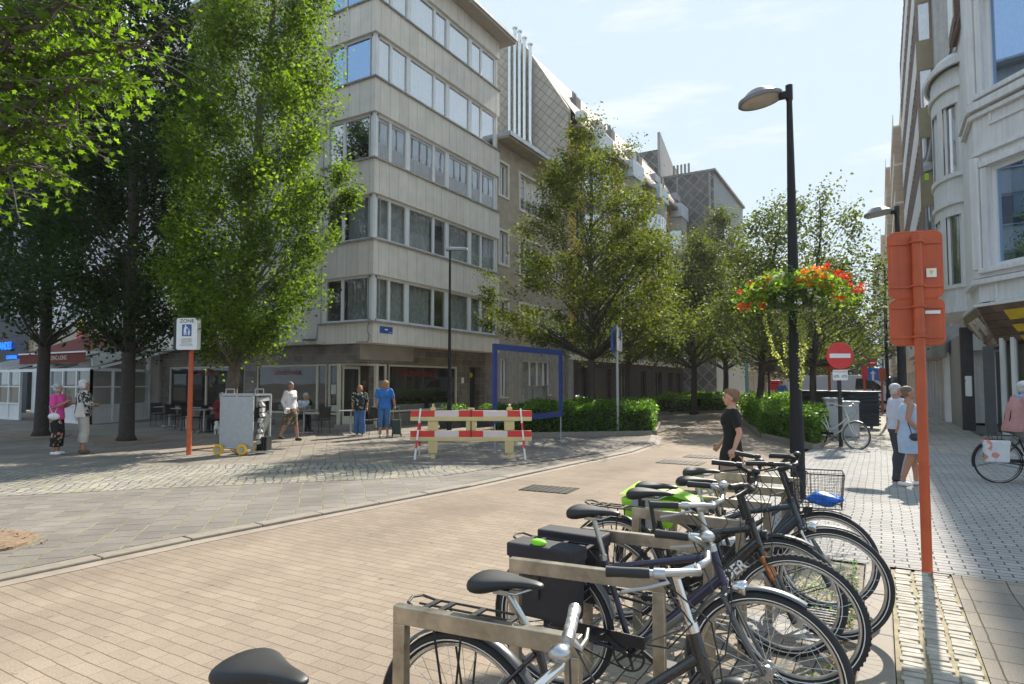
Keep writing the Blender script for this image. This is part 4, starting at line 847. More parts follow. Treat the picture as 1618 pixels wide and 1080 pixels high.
def leaves(rng, C, size, shape, droop=.0, up=.35):
    """C: (n,3) leaf roots -> verts, faces"""
    n = len(C); k = len(shape)
    d = rng.normal(size=(n, 3)); d[:, 2] = d[:, 2] * .6 - droop; d /= np.linalg.norm(d, axis=1, keepdims=True)
    nn = rng.normal(size=(n, 3)); nn[:, 2] += up * 2.4; nn -= d * (nn * d).sum(1, keepdims=True); nn /= np.linalg.norm(nn, axis=1, keepdims=True)
    s = np.cross(nn, d); sz = size * rng.uniform(.65, 1.25, (n, 1, 1))
    V = C[:, None, :] + sz * (shape[None, :, 0:1] * d[:, None] + shape[None, :, 1:2] * s[:, None] + shape[None, :, 2:3] * nn[:, None])
    return V.reshape(-1, 3), np.arange(n * k).reshape(n, k)
def tree(name, label, loc, H, th, env, nl, leaf, size, seed, trunk_r=.14, group=None, bark=None, ncl=260, csize=.42, lean=(0, 0), upsweep=.5, shape=QUAD, flat=.8, droop=.1, shell=.55, limbs=60):
    rng = np.random.default_rng(seed); t = thing(name, label, 'tree', loc, 0, group); bark = bark or mBark
    tb = MB(); n = 12; pts = []
    for i in range(n + 1):
        z = H * .97 * i / n; pts.append((lean[0] * z / H + .05 * math.sin(i * 1.3 + seed) * (i > 1), lean[1] * z / H + .05 * math.cos(i * 1.7 + seed) * (i > 1), z))
    rad = [trunk_r * (1.5 if i == 0 else 1.0) * (1 - .93 * i / n) + .012 for i in range(n + 1)]; rad[1] = trunk_r * 1.0
    pts.insert(1, (pts[0][0], pts[0][1], .18)); rad.insert(1, trunk_r * 1.12)
    tb.tube(pts, rad, 12)
    Cs = []; g = 0
    while len(Cs) < ncl and g < ncl * 30:
        g += 1; u = rng.uniform(0, 1); z = th + (H - th) * u; r = env(u)
        if rng.uniform() > r / 3.2 + .12: continue
        a = rng.uniform(0, 2 * PI); q = r * (shell + (1 - shell) * rng.uniform()) if rng.uniform() < .75 else r * rng.uniform() ** .5
        q *= 1 + .16 * math.sin(3 * a + seed + 4 * u) + .1 * math.sin(5 * a - 7 * u)
        Cs.append((lean[0] * z / H + q * math.cos(a), lean[1] * z / H + q * math.sin(a), z, u))
    Cs = np.array(Cs); order = rng.permutation(len(Cs))
    for j in order[:limbs]:
        c = Cs[j]; z0 = max(th * .82, c[2] - (math.hypot(c[0], c[1]) * (upsweep + .3) + .3)); f = z0 / H
        p0 = Vector((lean[0] * f, lean[1] * f, z0)); p1 = Vector(c[:3]); m = p0.lerp(p1, .5) + Vector((0, 0, -.12 * (p1 - p0).length * (1 if upsweep > .4 else -.3)))
        r0 = trunk_r * (1 - f) * .28 + .007; tb.tube([p0, p0.lerp(m, .5) + Vector((0, 0, .02)), m, p1], [r0, r0 * .75, r0 * .5, .006], 5, cap=False)
    tb.build('trunk', bark, t, smooth=2)
    w = .4 + rng.uniform(0, 1, len(Cs)) ** 1.5 * 1.6; w /= w.sum(); idx = rng.choice(len(Cs), nl, p=w)
    sc = csize * rng.uniform(.6, 1.3, len(Cs)); off = rng.normal(size=(nl, 3)); off /= np.maximum(np.linalg.norm(off, axis=1, keepdims=True), 1e-6); off *= rng.uniform(0, 1, (nl, 1)) ** .45
    off[:, 2] *= flat; P = Cs[idx, :3] + off * sc[idx][:, None]
    # elongate along the limb direction so clumps sit on their branches
    rad_ = Cs[idx, :3].copy(); rad_[:, 2] = np.hypot(rad_[:, 0], rad_[:, 1]) * upsweep * 2 + .3; rad_ /= np.linalg.norm(rad_, axis=1, keepdims=True)
    P += rad_ * (rng.normal(size=(nl, 1)) * sc[idx][:, None] * .55)
    V, F = leaves(rng, P, size, shape, droop); npmesh('crown', V, F, leaf, t)
    return t
columnar = lambda u: 2.45 * (min(1, u * 4.0 + .35) * (1 - max(0, u - .45) / .58) ** .75 + .03)
GP = 'trees standing on the paved plaza'
tree('plaza_tree', 'upright sunlit green tree behind the grey trolley, its trunk foot near the orange pole', (-14.4, 10.3, PZ), 15.5, 2.45, lambda u: 2.15 * (min(1, u * 5 + .45)) * (1 - max(0, u - .42) / .62) ** .6, 84000, lfA, .092, 3, .15, GP, ncl=330, csize=.47, upsweep=1.0, limbs=80, lean=(1.15, .65))
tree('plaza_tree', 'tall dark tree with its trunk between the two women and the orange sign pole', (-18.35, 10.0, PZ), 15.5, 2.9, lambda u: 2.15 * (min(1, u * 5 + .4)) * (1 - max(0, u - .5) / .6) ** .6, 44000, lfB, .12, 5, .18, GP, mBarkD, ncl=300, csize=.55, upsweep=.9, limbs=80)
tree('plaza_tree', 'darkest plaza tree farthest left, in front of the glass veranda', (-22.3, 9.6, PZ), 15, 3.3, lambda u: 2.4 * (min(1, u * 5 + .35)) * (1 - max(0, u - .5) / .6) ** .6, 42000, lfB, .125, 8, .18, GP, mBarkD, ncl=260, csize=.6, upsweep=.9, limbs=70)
# near plane tree: trunk outside the frame, boughs reaching in at the top left
nt_ = thing('overhanging_tree', 'near broad-leaved tree whose bright boughs hang in at the top left corner', 'tree', (-8.3, 2.7, PZ))
rng = np.random.default_rng(11); tb = MB(); tb.tube([(0, 0, 0), (0, 0, .2), (.02, .05, 2), (-.05, .0, 4), (-.1, .1, 6.5), (0, 0, 9)], [.32, .24, .2, .17, .12, .04], 12)
C = []
def bough(p0, p1, r, n, sub=5, sag=.0):
    p0 = Vector(p0); p1 = Vector(p1); pts = []
    for i in range(7):
        f = i / 6; q = p0.lerp(p1, f); q.z += .25 * math.sin(f * PI) - sag * f * f; q += Vector(rng.normal(size=3) * .05); pts.append(q)
    tb.tube(pts, [r * (1 - .85 * i / 6) for i in range(7)], 6, cap=False)
    for k in range(n):
        f = rng.uniform(.3, 1.05); q = p0.lerp(p1, f); q.z += .25 * math.sin(f * PI) - sag * f * f; d = Vector(rng.normal(size=3)); d.z = d.z * .6 - .1; e = q + d * rng.uniform(.15, .5)
        tb.tube([q, q.lerp(e, .5) + Vector((0, 0, .04)), e], [.012, .008, .003], 4, cap=False)
        for _ in range(sub - 2): C.append(tuple(q.lerp(e, rng.uniform(.3, 1.1)) + Vector(rng.normal(size=3) * .07)))
def ce(cr, dd, z):
    cr = cr - .22 * (cr > .3)
    return (cr * .864 - dd * .503, cr * .503 + dd * .864, z)
for (z0, e, r_, n_) in ((4.0, (1.95, .2, 5.0), .06, 60), (4.4, (1.8, .6, 5.6), .06, 60), (4.8, (2.0, 0, 5.9), .06, 60), (3.7, (1.25, .1, 4.45), .05, 46), (3.4, (.95, .3, 4.05), .04, 34), (3.2, (.55, -.2, 3.6), .035, 26), (4.1, (1.2, .9, 5.2), .05, 50),
                        (4.5, (1.6, -.4, 5.5), .05, 50), (3.9, (.5, .6, 4.4), .04, 36), (5.2, (1.9, .5, 6.5), .06, 60), (4.4, (.8, 0, 5.2), .05, 50), (5.6, (1.4, 1.0, 7.2), .06, 60), (5.8, (1.2, -.6, 7.4), .06, 60), (4.9, (.4, 1.6, 6.0), .06, 60),
                        (5, (-1.6, 1.5, 6.5), .06, 50), (5, (-2.2, -.4, 6), .06, 50), (5, (-.5, -2, 6), .06, 50), (6, (-1.4, -1.4, 7.6), .06, 50), (7.5, (.4, .2, 9.4), .05, 70), (6.8, (.9, .9, 8.4), .05, 60)):
    bough((-.05, .05, z0), ce(*e), r_, n_, 8, .1)
tb.build('trunk', mBark, nt_, smooth=2); V, F = leaves(rng, np.array(C), .105, MAPLE, .45, .5); npmesh('crown', V, F, lfD, nt_)

conic = lambda u: 3.75 * (min(1, u * 5 + .45)) * (1 - max(0, u - .14) / .88) ** .75 + .12
GS = 'street trees lining the carriageway'
tree('street_tree', 'conical green and bronze linden in the left hedge bed, nearest of the street trees', (-8.75, 20.6, 0), 10.9, 3.0, conic, 47000, lfC, .092, 21, .14, GS, mBarkD, ncl=300, csize=.46, upsweep=.3, limbs=130, flat=.55)
tree('street_tree', 'dark linden standing right behind the nearest conical street tree', (-9.4, 26.0, 0), 8.4, 2.9, lambda u: conic(u) * .8, 18000, lfE, .13, 22, .14, GS, mBarkD, ncl=170, csize=.5, upsweep=.4, limbs=60)
tree('street_tree', 'second linden of the left bed, right of the thin sign post', (-8.5, 33.6, 0), 9.6, 2.9, lambda u: conic(u) * .95, 22000, lfE, .13, 23, .17, GS, mBarkD, ncl=220, csize=.55, upsweep=.4, limbs=70)
tree('street_tree', 'linden in front of the slate gable block, above the walking woman in black', (-8.3, 40.5, 0), 12.5, 3.0, lambda u: conic(u) * 1.05, 24000, lfE, .15, 24, .17, GS, mBarkD, ncl=240, csize=.6, upsweep=.4, limbs=70)
tree('street_tree', 'leaning linden left of the black lamp post with thin see-through crown', (-4.55, 28.2, 0), 9.3, 3.0, lambda u: conic(u) * .9, 9500, lfE, .13, 25, .15, GS, mBarkD, ncl=200, csize=.48, lean=(1.1, .3), upsweep=.45, limbs=80)
tree('street_tree', 'linden behind the hanging flower basket, crown spreading right of the lamp post', (-2.3, 26.6, 0), 8.9, 2.8, lambda u: conic(u) * .95, 9500, lfE, .12, 26, .13, GS, mBarkD, ncl=200, csize=.48, lean=(.5, 0), upsweep=.5, limbs=90)
tree('street_tree', 'thin young tree left of the far end of the right row, behind the no-entry sign', (-2.4, 46, 0), 9.5, 2.4, lambda u: conic(u) * .75, 12000, lfE, .17, 27, .12, GS, mBarkD, ncl=160, csize=.5, upsweep=.5, limbs=60)
tree('street_tree', 'far dark tree above the white van in the middle of the street', (-6.4, 58, 0), 9.5, 2.4, lambda u: conic(u) * 1.2, 14000, lfE, .25, 28, .16, GS, mBarkD, ncl=200, csize=.7, upsweep=.4, limbs=50)
tree('street_tree', 'farthest pale green tree closing the street beyond the van', (-4.3, 82, 0), 10.5, 2.0, lambda u: conic(u) * 1.3, 12000, lfE, .35, 29, .16, GS, mBarkD, ncl=180, csize=.9, upsweep=.4, limbs=50)

def hedge(name, label, poly, h, n, seed, group='clipped hedges in the kerbed beds', size=.075):
    rng = np.random.default_rng(seed); t = thing(name, label, 'hedge', (poly[0][0], poly[0][1], 0), 0, group); ox, oy = poly[0]
    P = [(x - ox, y - oy) for x, y in poly]; cx = sum(p[0] for p in P) / len(P); cy = sum(p[1] for p in P) / len(P)
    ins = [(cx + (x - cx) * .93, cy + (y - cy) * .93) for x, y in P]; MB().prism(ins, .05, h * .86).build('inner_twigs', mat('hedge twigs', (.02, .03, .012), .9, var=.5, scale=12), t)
    # kerb of the bed
    k = MB(); K = len(P)
    for i in range(K): a = Vector((*P[i], .07)); b = Vector((*P[(i + 1) % K], .07)); out = ((a + b) / 2 - Vector((cx, cy, .07))).normalized() * .12; k.bar(a + out, b + out, .14, .16)
    k.build('bed_kerb', mGranite, t, bevel=.01)
    per = [((P[i]), (P[(i + 1) % K])) for i in range(K)]; L_ = np.array([math.dist(a, b) for a, b in per]); A = abs(sum(P[i][0] * P[(i + 1) % K][1] - P[(i + 1) % K][0] * P[i][1] for i in range(K))) / 2
    ns = int(n * (L_.sum() * h) / (L_.sum() * h + A)); out = []
    e = rng.choice(K, ns, p=L_ / L_.sum()); f = rng.uniform(0, 1, ns); pa = np.array([per[i][0] for i in e]); pb = np.array([per[i][1] for i in e]); q = pa + (pb - pa) * f[:, None]
    z = rng.uniform(.04, h, ns); bul = .06 * np.sin(q[:, 0] * 3.1 + q[:, 1] * 2.3) + .05 * np.sin(q[:, 0] * 7 + z * 6); dd = q - np.array([cx, cy]); dd /= np.linalg.norm(dd, axis=1, keepdims=True)
    q = q + dd * (bul + rng.normal(size=ns) * .05 - .04)[:, None]; side = np.column_stack([q, z])
    nt2 = n - ns; bb = np.array(P); lo, hi = bb.min(0), bb.max(0); T = []
    def inside(x, y):
        c = False
        for i in range(K):
            (x1, y1), (x2, y2) = P[i], P[(i + 1) % K]
            if (y1 > y) != (y2 > y) and x < (x2 - x1) * (y - y1) / (y2 - y1) + x1: c = not c
        return c
    while len(T) < nt2:
        x, y = rng.uniform(lo, hi)
        if inside(x, y): T.append((x, y, h + .07 * math.sin(x * 2.7 + y * 1.9) + .05 * math.sin(x * 6 - y * 5) + rng.normal() * .05))
    allp = np.vstack([side, np.array(T)]); V, F = leaves(rng, allp, size, QUAD, -.25, .5); npmesh('foliage', V, F, lfH, t); return t
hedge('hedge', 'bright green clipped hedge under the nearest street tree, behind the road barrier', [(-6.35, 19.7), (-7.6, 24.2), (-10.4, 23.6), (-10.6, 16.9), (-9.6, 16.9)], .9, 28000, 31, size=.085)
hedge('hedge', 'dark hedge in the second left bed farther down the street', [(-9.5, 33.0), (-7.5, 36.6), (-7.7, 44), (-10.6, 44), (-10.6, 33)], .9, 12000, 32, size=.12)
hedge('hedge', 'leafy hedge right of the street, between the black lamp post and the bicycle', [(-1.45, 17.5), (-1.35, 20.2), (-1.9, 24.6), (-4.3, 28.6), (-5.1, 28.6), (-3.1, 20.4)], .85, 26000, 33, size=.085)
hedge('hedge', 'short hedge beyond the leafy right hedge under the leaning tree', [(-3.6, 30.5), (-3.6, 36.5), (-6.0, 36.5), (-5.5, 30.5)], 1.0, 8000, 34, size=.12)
# weeds and dry leaves behind the bike racks
wr = np.random.default_rng(5); P = []
for k in range(900):
    y = wr.uniform(3.2, 6.5); cl = math.sin(y * 5.3) + math.sin(y * 2.1 + 1); 
    if cl < -.2: continue
    P.append((-.2 - abs(wr.normal()) * .05 * (1 + max(0, cl)), y, wr.uniform(0, .05 + .03 * max(cl, 0))))
for k in range(500): P.append((wr.normal() * .13 - .45, wr.normal() * .25 + 5.6, wr.uniform(0, .09)))
V, F = leaves(wr, np.array(P), .02, QUAD, -.3, .6); tag(npmesh('weeds', V, F, lfH), 'low weeds growing along the kerb under the front wheels', 'weeds', kind='stuff')
P = [(-.23 - abs(wr.normal()) * .05, wr.uniform(2.6, 6.2), .006 + wr.uniform(0, .02)) for _ in range(420)] + [(wr.uniform(-8.5, -7.3), wr.uniform(2.2, 3.3), PZ + .03) for _ in range(200)]
V, F = leaves(wr, np.array(P), .035, QUAD, 0, 2); tag(npmesh('dry_leaves', V, F, mat('dry leaf litter', (.30, .17, .08), .9, var=.4, scale=30)), 'brown dry leaf litter gathered against the kerb', 'leaf litter', kind='stuff')

# ------------------------------------------------------------------ street furniture
def lamp(name, label, loc, H, r0, rz, near=True, group='black street lamps with dish heads'):
    t = thing(name, label, 'street lamp', loc, rz, group); p = MB()
    p.lathe([(r0 * 1.25, 0), (r0 * 1.25, .03), (r0 * 1.02, .06), (r0, .08), (r0 * .98, 1.15), (r0 * .82, 1.2), (r0 * .78, H * .5), (r0 * .38, H - .06)], 20); p.build('pole', mBlackMetal, t, smooth=True)
    a = MB(); a.tube([(0, 0, H - .16), (0, 0, H + .06)], r0 * .5, 14); a.box(-.14, -.02, -.045, .045, H - .12, H - .03); a.build('arm', mBlackMetal, t)
    h = MB(); X = Matrix.Rotation(R(-8), 4, 'Y'); h.M = Matrix.Translation((-.40, 0, H - .06)) @ X
    h.lathe([(.0, .17), (.10, .16), (.18, .12), (.25, .055), (.315, .02), (.325, -.035), (.315, -.045), (.29, -.03)], 28, sx=1.0, sy=.8); hd = h.build('lamp_head', mat('grey lamp shell', (.17, .17, .175), .4, metal=.3), t, smooth=True)
    g = MB(); g.M = h.M; g.lathe([(.0, -.075), (.15, -.068), (.26, -.045), (.292, -.03)], 28, sx=1.0, sy=.8); g.build('lamp_lens', mat('frosted lamp lens', (.38, .34, .27), .3, var=.1, scale=8), hd, smooth=2)
    return t
lamp('street_lamp', 'nearest black street lamp carrying the hanging flower basket', (-1.06, 9.95, 0), 5.98, .10, R(2))
lamp('street_lamp', 'second black dish lamp behind the couple on the right footway', (.45, 18.1, 0), 5.95, .12, R(4))
def thinlamp(label, loc, H, rz):
    t = thing('slim_lamp', label, 'street lamp', loc, rz, 'slim lamps with flat heads'); MB().lathe([(.09, 0), (.085, 1.2), (.065, 1.25), (.035, H)], 14).build('pole', mBlackMetal, t, smooth=True)
    h = MB(); h.box(-.14, .62, -.13, .13, H - .03, H + .04); h.add([(-.14, -.13, H + .04), (.62, -.13, H + .04), (.62, .13, H + .04), (-.14, .13, H + .04), (.0, -.06, H + .1), (.35, -.06, H + .08), (.35, .06, H + .08), (0, .06, H + .1)], [(0, 1, 5, 4), (1, 2, 6, 5), (2, 3, 7, 6), (3, 0, 4, 7), (4, 5, 6, 7)]); h.build('lamp_head', mSteel, t); return t
thinlamp('slim dark lamp with a flat head in front of the corner block restaurant', (-13.0, 18.0, 0), 6.35, R(25))
for i, (x, y, lab) in enumerate(((.25, 30.6, 'thin black lamp post beyond the second dish lamp on the right footway'), (.3, 45, 'third thin lamp post down the right footway'), (.2, 62, 'farthest thin lamp post down the right footway'))):
    thinlamp(lab, (x, y, 0), 6.4, R(175))
# hanging flower basket round the near lamp
fb = thing('flower_basket', 'brown planter round the lamp post overflowing with red, orange and white flowers', 'flower basket', (-1.06, 9.95, 2.72)); fb.scale = (.88, .88, .92)
for s, a0 in ((1, -80), (1, 100)):
    MB().lathe([(.0, 0), (.30, 0), (.31, .0), (.47, .30), (.45, .30), (.3, .03), (.12, .03), (.12, .0)], 22, (0, 0, 0), 0, R(a0), R(a0 + 165)).build('planter', mat('brown planter', (.055, .035, .025), .6), fb)
MB().lathe([(.12, -.03), (.33, -.03), (.34, .0), (.12, .0)], 28).build('planter_tray', mat('pale tray', (.42, .36, .26), .6), fb)
fr_ = np.random.default_rng(9)
def blob(n, fx): return np.array([fx() for _ in range(n)])
def fol():
    a = fr_.uniform(0, 2 * PI); r = abs(fr_.normal()) * .16 + fr_.uniform(.25, .58); z = .34 + .22 * fr_.uniform() - (r - .4) * .45 + fr_.normal() * .05
    return (r * math.cos(a), r * math.sin(a) * .9, z)
V, F = leaves(fr_, blob(2700, fol), .06, QUAD, .1, .4); npmesh('foliage', V, F, leafmat('basket leaves', (.05, .10, .02), (.16, .21, .04), .5), fb)
def side_fol():
    a = fr_.choice([0, PI]) + fr_.normal() * .45; r = .5 + abs(fr_.normal()) * .2; return (r * math.cos(a), r * math.sin(a), .28 - (r - .5) * .25 + fr_.normal() * .09)
V, F = leaves(fr_, blob(1500, side_fol), .055, QUAD, .3, .4); npmesh('foliage', V, F, MC['basket leaves'], fb)
def hang():
    a = fr_.normal() * .6 - PI / 2; r = .36 + fr_.uniform() * .12; z = .3 - abs(fr_.normal()) * .22; return (r * math.cos(a), r * math.sin(a), z)
V, F = leaves(fr_, blob(1300, hang), .05, QUAD, .8, .1); npmesh('trailing_foliage', V, F, leafmat('grey green leaves', (.04, .08, .03), (.09, .13, .05), .3), fb)
mVine = leafmat('yellow vine leaves', (.22, .24, .09), (.42, .42, .20), .4)
for (a, r, ln, sw) in ((200, .46, 1.05, .35), (252, .33, .8, .0), (285, .36, .62, .05), (292, .34, 1.3, -.02), (330, .42, .45, .03), (240, .3, .4, 0), (300, .3, .85, .04)):
    pts = [(r * math.cos(R(a)) + sw * (i / 9) ** 2 * .9 + .012 * math.sin(i * 2), r * math.sin(R(a)), .05 - ln * i / 9) for i in range(10)]
    v = MB().tube(pts, .005, 4).build('vine', mBark, fb); P = []
    for i in range(int(ln * 210)):
        f = fr_.uniform(0, 8.99); j = int(f); q = np.array(pts[j]) * (1 - f + j) + np.array(pts[j + 1]) * (f - j); P.append(q + fr_.normal(size=3) * .014)
    V, F = leaves(fr_, np.array(P), .036, QUAD, .4, .2); npmesh('vine_leaves', V, F, mVine, v)
def flowers(name, cols, m, n, spread, sz):
    P = []
    for c in cols:
        for _ in range(n): P.append(np.array(c) + fr_.normal(size=3) * spread)
    V, F = leaves(fr_, np.array(P), sz, QUAD, 0, .3); npmesh(name, V, F, m, fb)
flowers('red_flowers', [(.66, -.1, .5), (.78, -.05, .42), (.82, 0, .3), (.93, -.1, .22), (.62, -.3, .14), (.7, -.3, .12), (-.62, -.2, .4), (-.8, -.2, .28), (-.78, -.25, .08), (-.68, -.3, .05), (.5, -.1, .62), (.75, .1, .48), (-.66, 0, .2), (-.45, -.3, .06), (-.85, .1, .1), (.98, .1, .3)], leafmat('red petals', (.55, .03, .02), (.8, .09, .05), .4, tcol=(1.5, 1, 1)), 42, .028, .04)
flowers('orange_flowers', [(.12, -.42, .42), (.2, -.4, .5), (.3, -.4, .38), (.38, -.35, .46), (.42, -.3, .34), (.48, -.3, .42), (.35, -.3, .56), (.25, -.45, .33), (.52, -.2, .3), (-.35, -.35, .44), (-.4, -.3, .34)], leafmat('orange petals', (.7, .2, .02), (.85, .36, .05), .45, tcol=(1.5, 1.3, .8)), 60, .035, .045)
flowers('white_flowers', [(-.3, -.42, .38), (-.22, -.45, .46), (-.12, -.48, .14), (.12, -.48, .05), (.3, -.46, .2), (.36, -.44, .1), (-.36, -.36, .3), (-.1, -.4, .5), (.05, -.45, .44)], leafmat('white petals', (.7, .7, .66), (.85, .85, .8), .3, tcol=(1, 1, 1)), 22, .02, .035)

# signs
def plate(parent, name, c, w, h, t, m, M, rad=.04, n=5):
    mb = MB(M); P = []
    for sx, sy, a0 in ((1, 1, 0), (-1, 1, 90), (-1, -1, 180), (1, -1, 270)):
        for i in range(n + 1): a = R(a0 + 90 * i / n); P.append((c[0] + sx * (w / 2 - rad) + rad * math.cos(a), c[1] + sy * (h / 2 - rad) + rad * math.sin(a)))
    mb.prism(P, -t / 2, t / 2); return mb.build(name, m, parent)
# plate frame: x right (seen from the front), y up, z out
os_ = thing('road_sign_back', 'tall orange-red pole with two rounded sign plates seen from behind, nearest right', 'road sign', (.31, 6.7, 0), R(14))
op = MB(); op.lathe([(.042, 0), (.042, 2.98)], 14); op.lathe([(.06, 0), (.045, .02)], 14)
for z in (.9, 2.0, 2.1): op.lathe([(.047, z), (.047, z + .035)], 14)
op.build('pole', mOrange, os_, smooth=True)
Mb = fmat((0, .06, 0), (1, 0), (0, 1)); Mb = face_m((0, .058, 0), (1, 0, 0), (0, 0, 1))
for zc, h, w_ in ((2.72, .60, .44), (2.20, .41, .44)):
    sp1 = plate(os_, 'sign_plate', (0, zc), w_, h, .016, mOrange, Mb, .05)
    rm = MB(Mb); rm.tube([(sx * (w_ / 2 - (.012 if abs(sy) > .6 else 0)), zc + sy * h / 2, 0) for sx, sy in ((1, -.85), (1, .85), (.8, 1), (-.8, 1), (-1, .85), (-1, -.85), (-.8, -1), (.8, -1))], .012, 6, closed=True); rm.build('plate_rim', mOrange, sp1)
    cl = MB()
    for z in (zc - h * .33, zc + h * .33): cl.box(-w_ * .47, w_ * .47, .036, .05, z - .012, z + .012); cl.ring((0, 0, z), (0, 0, 1), .049, .012, 14, 6)
    cl.build('clamp_bar', mOrange, sp1)
st1 = MB().box(.08, .16, .034, .0345, 2.60, 2.68).box(.06, .18, .034, .0345, 2.27, 2.30).build('sticker', mWhite, os_); MB().add([(.10, .033, 2.66), (.14, .033, 2.66), (.12, .033, 2.62)], [(0, 1, 2)]).build('sticker_triangle', MC['sign yellow'], st1)
zs = thing('zone_sign', 'white pedestrian ZONE sign on a slanting orange pole left of the trolley', 'road sign', (-13.63, 8.82, PZ), R(24))
MB().lathe([(.055, 0), (.05, 2.4)], 12).build('pole', mOrange, zs); zp = MB(); zs.rotation_euler.x = 0
Mz = face_m((0, -.12, 0), (1, 0, 0), (0, 0, 1)); p1 = plate(zs, 'sign_plate', (.0, 2.74), .50, .72, .14, mWhite, Mz, .05)
plate(zs, 'sign_side', (-.02, 2.74), .50, .74, .13, mBlack, face_m((-.08, -.08, 0), (1, 0, 0), (0, 0, 1)), .05)
plate(p1, 'blue_field', (0, 2.82), .23, .27, .002, mBlue, face_m((0, -.193, 0), (1, 0, 0), (0, 0, 1)), .02)
pc = MB(); pc.M = face_m((0, -.196, 0), (1, 0, 0), (0, 0, 1))
pc.prism([(-.065, 2.71), (-.045, 2.71), (-.035, 2.79), (-.02, 2.71), (0, 2.71), (-.01, 2.82), (.0, 2.88), (.04, 2.84), (.045, 2.85), (.005, 2.905), (-.05, 2.905), (-.07, 2.83)], 0, .002); pc.lathe([(0, 0), (.018, 0), (.018, .002), (0, .002)], 12, (-.028, 2.925, 0))
pc.prism([(.035, 2.71), (.07, 2.71), (.075, 2.77), (.085, 2.80), (.06, 2.815), (.03, 2.80)], 0, .002); pc.lathe([(0, 0), (.014, 0), (.014, .002), (0, .002)], 12, (.053, 2.832, 0)); pc.build('pedestrian_symbol', mWhite, p1)
text('sign_text', 'ZONE', .115, face_m((0, -.194, 3.03), (1, 0, 0), (0, 0, 1)), mBlack, p1, .001, sx=1.1)
for i, s_ in enumerate(('UITGEZONDERD', 'LADEN EN LOSSEN', 'VAN 4u TOT 11u', 'EN VAN 18u TOT 20u')): text('sign_text', s_, .032, face_m((0, -.194, 2.62 - i * .045), (1, 0, 0), (0, 0, 1)), mBlack, p1, .001)
ps = thing('zone_sign', 'pedestrian zone sign seen edge-on on a thin grey post in front of the left hedge', 'road sign', (-7.2, 19.0, 0), R(98))
MB().lathe([(.045, 0), (.045, 3.5)], 10).build('pole', mSteel, ps); pq = plate(ps, 'sign_plate', (.0, 3.05), .55, .78, .05, mWhite, face_m((0, -.08, 0), (1, 0, 0), (0, 0, 1)), .05)
plate(pq, 'blue_field', (0, 3.15), .25, .3, .003, mBlue, face_m((0, -.107, 0), (1, 0, 0), (0, 0, 1)), .02); plate(ps, 'second_plate', (.0, 3.05), .55, .78, .05, mBlue, face_m((0, .10, 0), (1, 0, 0), (0, 0, 1)), .05)
ne = thing('no_entry_sign', 'round red no-entry sign with a white bar on a black post', 'road sign', (-.93, 18.5, 0), R(28))
MB().lathe([(.05, 0), (.045, 2.72)], 10).build('pole', mBlack, ne); nm = MB(); nm.M = face_m((0, -.06, 2.36), (1, 0, 0), (0, 0, 1)); nm.lathe([(0, 0), (.335, 0), (.35, .008), (.335, .016), (0, .016)], 40); nd = nm.build('disc', mRed, ne)
MB().box(-.265, .265, -.08, -.077, 2.305, 2.415).build('white_bar', mWhite, nd)
pp_ = plate(ne, 'sub_plate', (0, 1.86), .38, .27, .012, mWhite, face_m((0, -.06, 0), (1, 0, 0), (0, 0, 1)), .03)
text('plate_text', 'UITGEZONDERD', .046, face_m((0, -.068, 1.945), (1, 0, 0), (0, 0, 1)), mRed, pp_, .001)
bk = MB(); bk.M = face_m((0, -.069, 1.82), (1, 0, 0), (0, 0, 1))
for x in (-.1, .1):
    for dx in (-.04, .04): bk.ring((x + dx, 0, 0), (0, 0, 1), .026, .004, 14, 4)
    bk.bar((x - .04, 0, 0), (x - .01, .04, 0), .006, .004).bar((x - .01, .04, 0), (x + .03, .035, 0), .006, .004).bar((x + .04, 0, 0), (x + .025, .05, 0), .006, .004)
bk.build('bicycle_symbol', mBlack, pp_)
# cabinets, container
for i, (x, y, h, lab) in enumerate(((-1.28, 21.6, 1.15, 'grey utility cabinet left of the no-entry post behind the hedge'), (-.86, 21.9, 1.05, 'lighter grey utility cabinet right of the no-entry post'))):
    c = thing('utility_cabinet', lab, 'utility cabinet', (x, y, 0), R(12), 'utility cabinets by the right hedge'); MB().box(-.24, .24, -.2, .2, .04, h).build('body', mConcD if i == 0 else mSteel, c, bevel=.01)
    MB().box(-.27, .27, -.23, .23, h + .001, h + .06).build('lid', mSteel, c, bevel=.015); MB().box(-.2, .2, -.206, -.2, .12, h - .08).build('door', mSteel, c); MB().box(-.25, .25, -.21, .21, 0, .04).build('base', mBlack, c)
uc = thing('utility_cabinet', 'grey green utility cabinet in front of the brick house behind the left hedge', 'utility cabinet', (-11.9, 22.3, 0), 0); MB().box(-.45, .45, -.2, .2, .05, 1.5).build('body', mConcD, uc, bevel=.01); MB().box(-.48, .48, -.23, .23, 1.501, 1.55).build('lid', mConcD, uc)
for i in range(1): MB().box(-.01, .01, -.206, -.2, .1, 1.45).build('door_gap', mBlack, uc)
ct = thing('slatted_container', 'long dark blue slatted container behind the right hedge, before the white van', 'container', (-.55, 26.0, 0), R(127))
cbm = MB(); cbm.box(0, 3.4, -.6, .6, .1, 1.28); mCt = mat('dark blue grey slats', (.045, .06, .085), .5, metal=.3, var=.2)
cbo = cbm.build('body', mCt, ct, bevel=.02); rib = MB()
for k in range(9): z = .18 + k * .12; rib.tube([(-.02, -.62, z), (3.42, -.62, z)], .03, 6).tube([(-.02, .62, z), (3.42, .62, z)], .03, 6).tube([(-.02, -.62, z), (-.02, .62, z)], .03, 6)
rib.build('slats', mCt, ct); MB().box(-.06, 3.46, -.68, .68, 1.281, 1.36).build('lid', mCt, ct, bevel=.03)
wf = MB()
